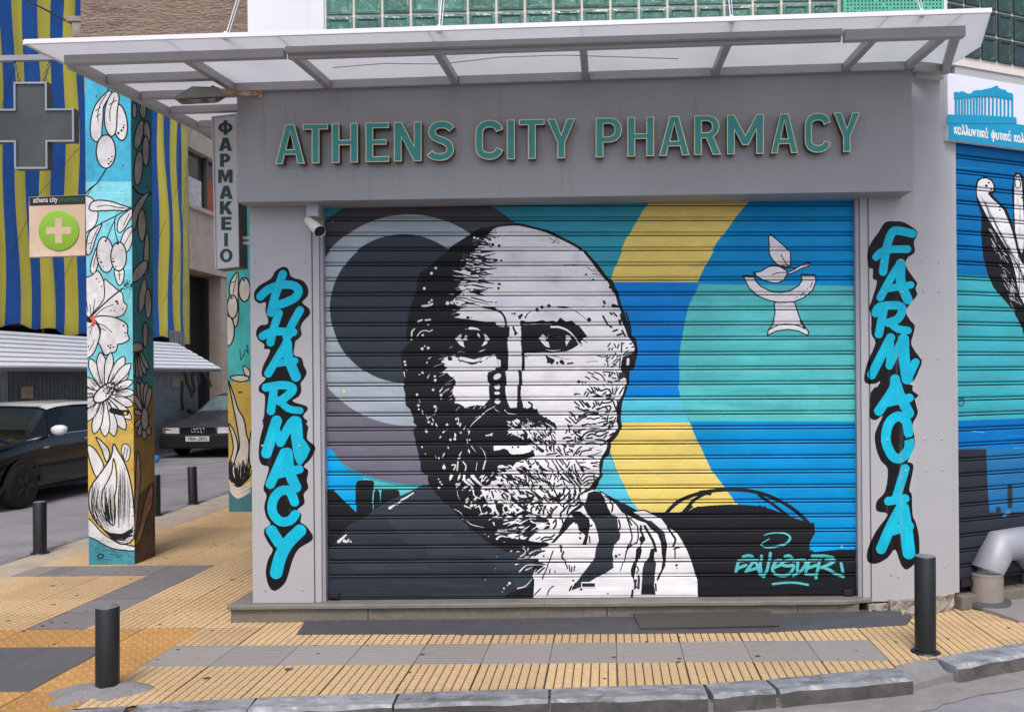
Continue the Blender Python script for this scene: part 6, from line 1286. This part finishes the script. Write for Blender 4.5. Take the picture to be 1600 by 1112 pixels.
# ================================================================ vertical light box sign
YV = 6.22; q = [B(337, 421, YV), B(374.5, 417, YV), B(371, 178, YV), B(331.5, 183, YV)]
vb = thing('light_box_sign', 'tall narrow grey light box sign with dark green capital letters on the side wall', 'sign', tuple(q[0]))
MB().hexa(q, [p+Vector((0, .14, 0)) for p in q]).build('case', 'light_box_side', vb); c = sum(q, Vector())/4
mb = MB(); ii = [c+Vector(((p.x-c.x)*.90, 0, (p.z-c.z)*.985)) for p in q]; f1 = [p-Vector((0, .012, 0)) for p in q]; f2 = [p-Vector((0, .012, 0)) for p in ii]; mb.add(q+f1+f2+ii, [(i, (i+1) % 4, 4+(i+1) % 4, 4+i) for i in range(4)]+[(4+i, 4+(i+1) % 4, 8+(i+1) % 4, 8+i) for i in range(4)]+[(8+i, 8+(i+1) % 4, 12+(i+1) % 4, 12+i) for i in range(4)]); mb.build('frame', 'light_box_frame', vb)
MB().add([p-Vector((0, .002, 0)) for p in ii], [(0, 1, 2, 3)]).build('panel', 'light_box_face', vb)
GB = {'Α': (44, [[(0, 0), (14, 0), (17, 12), (30, 12), (33, 0), (47, 0), (32, 62), (15, 62)], [(19, 24), (28, 24), (23.5, 44)]]),
 'Ρ': (38, [[(0, 0), (14, 0), (14, 21), (24, 21), (32, 25), (37, 32), (38, 42), (36, 52), (30, 59), (22, 62), (0, 62)], [(14, 33), (20, 33), (23.5, 37), (24, 42), (23, 47), (20, 50), (14, 50)]]),
 'Μ': (56, [[(0, 0), (13, 0), (13, 40), (23, 6), (33, 6), (43, 40), (43, 0), (56, 0), (56, 62), (38, 62), (28, 28), (18, 62), (0, 62)]]),
 'Κ': (46, [[(0, 0), (14, 0), (14, 17), (19, 24), (30, 0), (47, 0), (29, 35), (45, 62), (29, 62), (14, 36), (14, 62), (0, 62)]]),
 'Ε': (37, [[(0, 0), (37, 0), (37, 13), (14, 13), (14, 26), (34, 26), (34, 38), (14, 38), (14, 49), (37, 49), (37, 62), (0, 62)]]),
 'Ι': (14, [[(0, 0), (14, 0), (14, 62), (0, 62)]]),
 'Ο': (52, [[(26+26*math.cos(a*PI/16), 31+32*math.sin(a*PI/16)) for a in range(32)], [(26+12.5*math.cos(a*PI/16), 31+20*math.sin(a*PI/16)) for a in range(32)]]),
 'Φ': (58, [[(29+29*math.cos(a*PI/16), 31+24*math.sin(a*PI/16)) for a in range(32)], [(29+15*math.cos(a*PI/16), 31+13*math.sin(a*PI/16)) for a in range(32)]])}
for ch, x, y, w in zip('ΦΑΡΜΑΚΕΙΟ', (352.5, 352, 352, 352.5, 353, 353.5, 354, 353.5, 353.8), (210, 236, 261, 286, 311, 335, 359.5, 385, 409.5), (22, 19, 15.5, 22, 19, 19, 15.5, 5.2, 19.5)):
    W_, loops = GB[ch]
    def T(a, b, Yd, x=x, y=y, w=w, W_=W_): p = B(x-w/2+w*a/W_, y-20.5*b/62, YV); return Vector((p.x, Yd, p.z))
    mb = MB(); letter_solid(mb, loops, T, YV-.006, YV-.0015, 0, 0)
    if ch == 'Φ': letter_solid(mb, [[(22, -3), (36, -3), (36, 65), (22, 65)]], T, YV-.0065, YV-.0015, 0, 0)
    mb.build('letter', 'print_green', vb)
for yy in (372, 380): MB().tube([B(376, yy, YV+.07), Vector((XL+.02, YV+.07, B(376, yy, YV+.07).z))], .012, 8).build('bracket', 'white_trim', vb)
# ================================================================ metal duct
du = thing('exhaust_duct', 'bent silver sheet metal duct rising from the pavement before the side shutter', 'duct', (0, 0, 0))
b0 = GP(1542, 925, .10); du.location = b0; ORG[du] = b0.copy(); r_ = .112
pz_ = b0+Vector((0, 0, .145)); pa_ = pz_+Vector((.115, .05, .175)); pb_ = pa_+Vector((.20, .10, .005)); pc_ = pb_+Vector((.16, .10, -.17)); pd_ = pc_+Vector((.03, .03, -.28))
MB().tube([b0-Vector((0, 0, .09)), pz_], r_, 24).build('base_collar', 'duct_base', du); MB().tube([pz_-Vector((0, 0, .012)), pz_+Vector((0, 0, .02)), pa_, pb_, pc_, pd_], r_*1.03, 24).build('elbow', 'duct_metal', du, smooth=True)
MB().lathe(b0, [(r_+.05, -.09), (r_+.05, -.055), (r_+.012, -.05)], 20).build('collar_seal', 'tar', du)
# ================================================================ bollards
def bollard(p, r, h, label, lean=0, mound=False, cap=True):
    t = thing('bollard', label, 'bollard', tuple(p), group='dark steel bollards along the kerbs')
    mb = MB(); mb.lathe(p, [(r, -.02), (r, h-.006), (r-.004, h)], 24); mb.build('post', 'bollard_paint', t)
    if cap: MB().lathe(p+Vector((0, 0, h)), [(r-.004, 0), (r-.01, .004), (r*.4, .006)], 24).build('cap', 'bollard_cap', t)
    if mound:
        mb = MB(); rg = random.Random(7); n = 22; rings = [(.30, -.012), (.24, .008), (.15, .030), (r+.006, .036)]; vs = []
        for k, (rad, z) in enumerate(rings):
            for j in range(n): a = 2*PI*j/n; q = rad*(1+(.28*math.sin(2*a+1)+.18*math.sin(5*a)+rg.uniform(-.16, .16))*(1 if k < 3 else 0)); vs.append(p+Vector((q*math.cos(a)*.74-.02, q*math.sin(a)*.62-.05*(3-k)/3, z+rg.uniform(-.003, .003))))
        mb.add(vs, [(k*n+j, k*n+(j+1) % n, (k+1)*n+(j+1) % n, (k+1)*n+j) for k in range(3) for j in range(n)], 0, True); mb.build('mortar_base', 'mortar_mound', t)
    else: MB().lathe(p, [(r+.025, -.01), (r+.025, .004), (r+.01, .012)], 20).build('base_ring', 'bollard_paint', t)
    t.rotation_euler = (0, lean, 0)
bollard(GP(168, 1078), .0585, .455, 'near bollard set in a lump of mortar on the orange tactile paving', R(.5), True)
bollard(GP(1446, 1018), .062, .58, 'tall dark bollard standing at the kerb in front of the right pillar', R(.2))
bollard(GP(62.5, 864), .058, .50, 'dark bollard at the street kerb left of the near painted column', R(.2))
bollard(GP(243.5, 805), .055, .50, 'bollard just showing behind the right edge of the near painted column', 0)
bollard(GP(302, 787), .058, .50, 'bollard on the kerb in front of the parked saloon car', R(-1.5))
# ================================================================ across the side street
XH = -10.40
hd = thing('hoarding', 'grey corrugated metal hoarding with green patches and black scrawl behind the parked cars', 'fence', (XH, 17, -.095))
y0, y1 = 9.03, 21.9; zt = 1.93
for k in range(13):
    mb = MB(); a, b = y0+k*.99, y0+(k+1)*.99-.004; n = 36; vs = []
    for i in range(n+1):
        y = a+(b-a)*i/n; x = XH+(.012 if (i//2) % 2 else -.012)+(.004 if k % 2 else 0); vs += [(x, y, -.095), (x, y, zt)]
    mb.add(vs, [(2*i, 2*i+2, 2*i+3, 2*i+1) for i in range(n)]); mb.build('metal_sheet', 'galvanised_green' if k in (6, 7, 8) else 'galvanised', hd)
for px0, px1, py0, py1 in ((33, 52, 604, 622), (269, 281.5, 590, 604)):
    a, b = BX(px0, py0, XH+.03), BX(px1, py1, XH+.03); MB().box(XH+.022, XH+.03, a.y, b.y, b.z, a.z).build('notice', 'paper', hd)
for t in (((288, 578), (294, 600), (300, 612)), ((286, 596), (284, 625), (287, 640)), ((306, 575), (300, 590), (305, 608), (299, 620)), ((310, 572), (312, 600)), ((318, 580), (326, 592), (330, 604)), ((303, 574), (308, 580))):
    pts = [BX(x, y, XH+.024) for x, y in t]; mb = MB()
    for p, q in zip(pts[:-1], pts[1:]): mb.beam(p, q, .10, .006, up=(1, 0, 0))
    mb.build('scrawl', 'graffiti_black', hd)
cn = thing('hoarding_canopy', 'sloping white slatted metal canopy over the street hoarding', 'canopy', (XH, 17, 1.95))
for k in range(8):
    u0, u1 = k/8, (k+1)/8-.02; xa_, xb_ = XH+.55-.95*u0, XH+.55-.95*u1; za, zb_ = 1.90+.66*u0+.012, 1.90+.66*u1
    yy0, yy1 = 8.9, 22.0-.05*k
    MB().hexa([(xa_, yy0, za), (xa_, yy1, za), (xb_, yy1, zb_), (xb_, yy0, zb_)], [(xa_-.01, yy0, za-.03), (xa_-.01, yy1, za-.03), (xb_-.01, yy1, zb_-.03), (xb_-.01, yy0, zb_-.03)]).build('slat', 'canopy_white', cn)
MB().box(XH+.46, XH+.54, 8.9, 22.0, 1.82, 1.885).build('gutter_edge', 'scaffold', cn)
for k in range(5): MB().box(XH-.46, XH-.40, 21.4+.14*k, 21.5+.14*k, 2.3, 2.85).build('end_slat', 'galvanised', cn)
# scaffold netting
XT = -10.95
tp = thing('scaffold_netting', 'blue and yellow striped netting draped over the building across the street', 'netting', (XT, 17, 2.6))
mb = MB(); ny, nz = 156, 26; ya, yb = 9.36, 22.35; vs = []; rg = random.Random(2); ph = [rg.uniform(0, 6) for _ in range(6)]
for j in range(nz+1):
    for i in range(ny+1):
        y = ya+(yb-ya)*i/ny; v = j/nz; z = 2.62+.05*math.sin(y*1.3+ph[0])*(1-v)+.04*math.sin(y*6)*(1-v)**2+10*v**1.5
        vs.append((XT+.045*math.sin(y*2.1+ph[1]+z*.3)+.03*math.sin(z*1.7+y*.5+ph[2])+.022*math.sin(y*7+ph[3]+.4*z)+.02*math.sin(y*11+z*.9), y+.02*math.sin(z*.7+ph[4]), z))
w = ny+1; mb.add(vs, [(j*w+i, j*w+i+1, (j+1)*w+i+1, (j+1)*w+i) for j in range(nz) for i in range(ny)], 0, True); o = mb.build('netting_sheet', 'striped_netting', tp)
ul = o.data.uv_layers.new(name='UVMap')
for l in o.data.loops: v = l.vertex_index; ul.data[l.index].uv = ((ya+(yb-ya)*(v % w)/ny)/.36, (v//w)/nz)
mb = MB(); vs = []
for j in range(9):
    for i in range(9): a = i/8*2.6; z = 2.55+1.3*j; vs.append((XT-.02+.07*math.sin(a), 22.3+.30*a/2.6+.03*math.sin(z*2+i), z))
mb.add(vs, [(j*9+i, j*9+i+1, (j+1)*9+i+1, (j+1)*9+i) for j in range(8) for i in range(8)], 0, True); mat('netting_edge', (176, 172, 92), .8, var=.15, scale=4); mb.build('netting_edge', 'netting_edge', tp)
for y in (9.6, 11.4, 13.2, 15.0, 16.9, 18.8, 20.7, 22.2): MB().tube([(XT-.1, y, -.095), (XT-.1, y, 12)], .025, 8).build('scaffold_pole', 'scaffold', tp)
hb = thing('street_building', 'dark building wrapped in scaffolding behind the striped netting', 'building', (-13, 17, -.095)); MB().box(-18, XT-.35, 9.0, 22.3, 2.7, 12.4).build('wall', 'concrete', hb); MB().box(-18, XT-.35, 9.0, 22.3, -.095, 2.69).build('ground_floor_wall', 'dark_interior', hb)
# old building further along
XO = -11.0; ob = thing('street_building', 'old concrete building with shuttered windows and dark ground floor beyond the netting', 'building', (XO, 28, -.095))
def zo(py, px=312): return BX(px, py, XO).z
z1, z2, z3, z4 = zo(425), zo(372), zo(332), zo(238)
MB().box(XO-6, XO, 22.6, 44, z2, z3).build('wall_band', 'old_plaster', ob); MB().box(XO-6, XO+.12, 22.6, 44, z1, z2-.02).build('lower_band', 'old_plaster', ob); MB().box(XO-6, XO+.10, 22.6, 44, z3+.001, z3+.12).build('ledge', 'old_plaster', ob, bevel=.02)
MB().box(XO-6, XO, 22.6, 44, z4, z4+6).build('upper_wall', 'old_plaster', ob); MB().box(XO-6, XO-.6, 22.6, 44, -.095, z1-.01).build('recess_wall', 'dark_interior', ob)
for k in range(6):
    y = 22.8+k*1.25; c_ = MAT['curtain_white'] if k == 0 else (MAT['curtain_red'] if k in (1, 2) else MAT['curtain_white'])
    w_ = MB().box(XO-.25, XO-.22, y, y+1.1, z3+.12, z4).build('window', 'window_glass', ob); MB().box(XO-.20, XO-.095, y-.05, y+.02, z3+.12, z4).build('window_frame', 'window_frame', w_); MB().box(XO-.20, XO-.18, y+.05, y+1.05, z3+.12, z3+.12+(z4-z3)*(.62 if k else .5)).build('curtain', c_, w_)
for y in (24.5, 27.2, 30.4): MB().box(XO-.3, XO+.05, y, y+.5, -.095, z1-.012).build('pier', 'old_plaster', ob)
MB().box(XO+.02, XO+.32, 24.7, 25.5, z2-.25, z2+.35).build('air_conditioner', 'ac_white', ob, bevel=.02)
eb = thing('street_building', 'brown building closing the far end of the side street', 'building', (-6, 46, -.095)); MB().box(-20, 6, 46, 52, -.095, 14).build('wall', 'concrete', eb)
for k in range(8): MB().box(-14+2.2*k, -12.8+2.2*k, 45.95, 46.01, 3.5, 5.5).build('window', 'window_glass', eb)
bp = GP(236, 722, -.095); mb = MB(); rock(mb, (bp.x, bp.y, -.03), (.16, .12, .10), 3); tag(mb.build('rubbish_bag', 'blue_bag'), 'small blue plastic bag lying at the foot of the hoarding', 'bag')
# overhead cable
MB_ = MB().tube([BX(-20, -38, XT+.6), BX(30, -6, XT+.8), B(108, 35, 9.2)], .012, 6); tag(MB_.build('overhead_cable', 'cable_black'), 'thin black cable running across the striped netting to the brown building', 'cable')
rp = random.Random(5)
for k in range(7):
    y = 13+k*1.35; pts = [(XT+.09, y, 2.9+rp.uniform(0, 1)), (XT+.09, y+.8, 4.2+rp.uniform(0, 1.5)), (XT+.09, y+1.5+rp.uniform(0, 1), 6.5+rp.uniform(0, 2))]
    MB().tube(pts, .004, 5).build('tie_rope', 'cable_black', tp)
# old chewing-gum marks and crumbs of dirt trodden into the pavement
mb = MB(); rp = random.Random(21)
for k in range(260):
    x, y = rp.uniform(-4.7, 3.2), rp.uniform(4.4, 9.0)
    if (x > -2.7 and y > 5.85) or not inside(x, y-.08): continue
    r0 = abs(rp.gauss(.007, .006))+.003; n = 7; mb.add([(x+r0*rp.uniform(.6, 1.3)*math.cos(a*2*PI/n), y+r0*rp.uniform(.6, 1.3)*math.sin(a*2*PI/n), .0018) for a in range(n)], [tuple(range(n))])
mat('gum', (74, 68, 64), .8, var=.3, scale=8); tag(mb.build('gum_marks', 'gum'), 'scattered dark gum marks and dirt specks trodden into the pavement', 'gum marks', kind='stuff')
# ================================================================ cars
def loft(st):
    k = len(st[0][1]); vs = []
    for x, prof in st:
        vs += [(x, -w, z) for w, z in prof]+[(x, w, z) for w, z in prof[:-1]][::-1]
    m = 2*k-1; fs = [(i*m+j, i*m+j+1, (i+1)*m+j+1, (i+1)*m+j) for i in range(len(st)-1) for j in range(m-1)]
    fs += [tuple(range(m)), tuple(range(len(st)*m-1, (len(st)-1)*m-1, -1))]
    return vs, fs
def prof(w, ws, zs, zb_, wr, zt, crown=.03): return [(ws*.92, zs), (ws, zs+.06), (w, zs+.26), (w*1.0, (zs+.26+zb_)/2+.05), (w*.985, zb_-.06), (w*.95, zb_), (wr, zt-.055), (wr*.86, zt-crown*.5), (0, zt)]
def interp_st(st, x):
    for (xa, pa), (xb, pb) in zip(st[:-1], st[1:]):
        if xa <= x <= xb: t = (x-xa)/(xb-xa); return [(a[0]+(b[0]-a[0])*t, a[1]+(b[1]-a[1])*t) for a, b in zip(pa, pb)]
    return st[-1][1]
def patch(mb, st, xs, j0, j1, t0, t1, side, off):        # strip of the loft surface between profile points j0..j1, pushed out
    rows = []
    for x in xs:
        p = interp_st(st, x); a, b = p[j0], p[j1]; dw, dz = b[0]-a[0], b[1]-a[1]; L = math.hypot(dw, dz); nw, nz_ = dz/L, -dw/L
        rows.append([(x, side*(a[0]+dw*t+nw*off), a[1]+dz*t+nz_*off) for t in (t0, t1)])
    n = len(rows); mb.add([v for r_ in rows for v in r_], [(2*i, 2*i+1, 2*i+3, 2*i+2) for i in range(n-1)])
def wheel(t, x, y, r, w, side):
    c = (x, y, r); tb = MB().lathe(c, [(r*.62, -w/2), (r*.92, -w/2), (r, -w/2+.03), (r, w/2-.03), (r*.92, w/2), (r*.62, w/2)], 24, axis='y').build('tyre', 'tyre', t)
    mb = MB().lathe((x, y+side*w*.30, r), [(r*.62, -.02), (r*.62, .02), (r*.56, .03), (.03, .02)] if side > 0 else [(.03, -.02), (r*.56, -.03), (r*.62, -.02), (r*.62, .02)], 24, axis='y')
    for k in range(5):
        a = k*2*PI/5; p = Vector((x+.05*math.cos(a), y+side*w*.46, r+.05*math.sin(a))); q = Vector((x+r*.58*math.cos(a), y+side*w*.44, r+r*.58*math.sin(a))); mb.beam(p, q, .06, .03, up=(0, 1, 0))
    mb.build('rim', 'rim', t)
# small hatchback, nose towards the camera; local x runs from the nose backwards
pf = GP(36, 794, -.095)
hx = thing('parked_car', 'small black hatchback with white roof and white mirror parked at the far left', 'car', (pf.x-.83, pf.y-.68, -.095), R(90), local=True)
st = [(0, prof(.60, .58, .30, .64, .46, .70)), (.05, prof(.74, .70, .22, .74, .60, .80)), (.22, prof(.81, .79, .20, .85, .68, .90)), (.70, prof(.84, .82, .20, .915, .72, .965)), (.94, prof(.845, .82, .20, .95, .73, 1.0)), (1.0, prof(.845, .82, .20, .955, .73, 1.05)), (1.40, prof(.845, .82, .20, .975, .69, 1.40, .04)), (1.8, prof(.845, .82, .20, .98, .70, 1.435, .04)), (2.8, prof(.845, .82, .20, .99, .69, 1.43, .04)), (3.42, prof(.835, .81, .20, 1.0, .68, 1.39, .04)), (3.66, prof(.81, .78, .22, .98, .64, 1.06)), (3.80, prof(.70, .68, .30, .74, .56, .78))]
vs, fs = loft(st); MB().add(vs, fs, 0, True).build('body', 'car_black', hx)
for s in (-1, 1):
    mb = MB(); patch(mb, st, [1.28, 1.40, 1.8, 2.30], 5, 6, .04, .93, s, .006); mb.build('side_window', 'car_glass', hx); mb = MB(); patch(mb, st, [2.36, 2.7, 3.1, 3.38], 5, 6, .04, .93, s, .006); mb.build('side_window', 'car_glass', hx)
    mb = MB(); patch(mb, st, [.80, 1.2, 1.6, 2.2, 2.8, 3.5], 4, 5, .80, .96, s, .008); mb.build('chrome_strip', 'chrome', hx)
    mb = MB(); rock(mb, (1.26, s*.97, 1.04), (.075, .11, .08), 4); o = mb.build('mirror', 'car_white', hx, smooth=True); MB().beam((1.28, s*.84, .98), (1.27, s*.92, 1.0), .06, .04).build('mirror_arm', 'plastic_black', o)
    MB().beam((2.05, s*.85, .87), (2.23, s*.85, .875), .03, .022).build('door_handle', 'chrome', hx, bevel=.005); MB().beam((1.10, s*.846, .80), (1.22, s*.846, .805), .012, .03).build('side_vent', 'chrome', hx, bevel=.004)
    for x in (.68, 3.15): wheel(hx, x, s*.76, .31, .19, s)
    for x in (.68, 3.15):
        mb = MB(); n = 16; vs = []
        for i in range(n+1): a = PI*i/n; vs += [(x+.335*math.cos(a), s*.848, .31+.335*math.sin(a)), (x+.40*math.cos(a), s*.852, .31+.39*math.sin(a))]
        mb.add(vs, [(2*i, 2*i+1, 2*i+3, 2*i+2) for i in range(n)]); mb.build('wheel_arch', 'plastic_black', hx)
    mb = MB(); rock(mb, (.20, s*.60, .68), (.09, .12, .12), 9); mb.build('headlight', 'headlight', hx, smooth=True)
    mb = MB(); patch(mb, st, [.95, 1.5, 2.2, 2.9], 0, 1, .2, 1.0, s, .01); mb.build('sill', 'plastic_black', hx)
mb = MB(); xs = [1.38, 1.6, 2.0, 2.4, 2.8, 3.2, 3.44]
for s in (-1, 1): patch(mb, st, xs, 6, 7, -.10, 1, s, .012); patch(mb, st, xs, 7, 8, 0, 1, s, .012)
mb.build('roof', 'car_white', hx, smooth=True)
mb = MB()
for s in (-1, 1): patch(mb, st, [1.02, 1.2, 1.36], 6, 7, 0, 1, s, .006); patch(mb, st, [1.02, 1.2, 1.36], 7, 8, 0, 1, s, .006)
mb.build('windscreen', 'car_glass_light', hx, smooth=True)
# saloon, nose towards the camera
pa_ = GP(249, 716, -.095)
sx_ = thing('parked_car', 'old charcoal saloon car facing the camera beside the scrawled hoarding', 'car', (pa_.x+.87, pa_.y, -.095), R(90), local=True)
st = [(0, prof(.80, .78, .26, .66, .62, .685)), (.05, prof(.84, .82, .20, .70, .66, .725)), (.6, prof(.85, .83, .18, .80, .68, .83)), (1.25, prof(.85, .83, .18, .90, .70, .94)), (1.35, prof(.85, .83, .18, .91, .69, .98)), (2.0, prof(.85, .83, .18, .93, .58, 1.36, .05)), (2.5, prof(.85, .83, .18, .94, .59, 1.42, .05)), (3.1, prof(.85, .83, .18, .95, .58, 1.38, .05)), (3.7, prof(.85, .83, .18, .95, .66, 1.0)), (4.4, prof(.82, .80, .2, .90, .66, .94)), (4.5, prof(.76, .74, .3, .74, .6, .78))]
vs, fs = loft(st); MB().add(vs, fs, 0, True).build('body', 'car_charcoal', sx_)
mb = MB()
for s in (-1, 1): patch(mb, st, [1.38, 1.6, 1.8, 1.97], 6, 7, 0, 1, s, .006); patch(mb, st, [1.38, 1.6, 1.8, 1.97], 7, 8, 0, 1, s, .006)
mb.build('windscreen', 'car_glass_pale', sx_, smooth=True)
for s in (-1, 1):
    mb = MB(); patch(mb, st, [1.85, 2.1, 2.5, 3.0, 3.3], 5, 6, .05, .9, s, .006); mb.build('side_window', 'car_glass', sx_)
    MB().cbox(0, 1, 0, 1, 0, 1, .1) ; hl = MB().hexa([(-.012, s*.42, .545), (-.012, s*.80, .55), (.01, s*.79, .675), (-.005, s*.43, .672)], [(.06, s*.42, .545), (.06, s*.80, .55), (.06, s*.79, .675), (.06, s*.43, .672)]).build('headlight', 'headlight', sx_); MB().hexa([(-.016, s*.725, .555), (-.016, s*.795, .555), (-.004, s*.785, .67), (-.008, s*.72, .67)], [(-.0125, s*.725, .555), (-.0125, s*.795, .555), (.0, s*.785, .67), (-.004, s*.72, .67)]).build('indicator', 'amber', hl)
    mb = MB(); rock(mb, (1.62, s*.95, .98), (.06, .10, .065), 4); mb.build('mirror', 'plastic_black', sx_, smooth=True)
    for x in (.85, 3.45): wheel(sx_, x, s*.77, .30, .19, s)
MB().hexa([(-.05, -.86, .22), (-.05, .86, .22), (-.05, .86, .535), (-.05, -.86, .535)], [(.25, -.86, .22), (.25, .86, .22), (.25, .86, .535), (.25, -.86, .535)]).build('bumper', 'plastic_black', sx_, bevel=.04)
gr = MB().hexa([(-.02, -.40, .55), (-.02, .40, .55), (-.005, .38, .675), (-.005, -.38, .675)], [(.05, -.40, .55), (.05, .40, .55), (.05, .38, .675), (.05, -.38, .675)]).build('grille', 'plastic_black', sx_)
fr_ = [(-.40, .55), (.40, .55), (.38, .675), (-.38, .675)]; mb = MB()
for (a, b), (c, d) in zip(fr_, fr_[1:]+fr_[:1]): mb.beam((-.024, a, b), (-.020, c, d), .014, .016, up=(1, 0, 0))
mb.build('grille_frame', 'chrome', gr)
for k in range(5): MB().beam((-.022, -.38, .57+.021*k), (-.022, .38, .57+.021*k), .004, .004).build('grille_bar', 'rim', gr)
for k in range(4):
    c = (-.030, -.105+.07*k, .612); mb = MB().tube([(c[0]-.002*(k % 2), c[1]+.044*math.cos(a*PI/10), c[2]+.044*math.sin(a*PI/10)) for a in range(21)], .0065, 6, cap=False); mb.build('emblem_ring', 'chrome', gr)
pl = MB().hexa([(-.062, -.26, .375), (-.062, .26, .375), (-.062, .26, .485), (-.062, -.26, .485)], [(-.052, -.26, .375), (-.052, .26, .375), (-.052, .26, .485), (-.052, -.26, .485)]).build('number_plate', 'plate_white', sx_)
text_mesh('YBA-2892', .10, 'plastic_black', pl, (Vector((-.0625, .225, .397)), (0, -1, 0), (0, 0, 1)), depth=.001, bold=.002, width=.45)
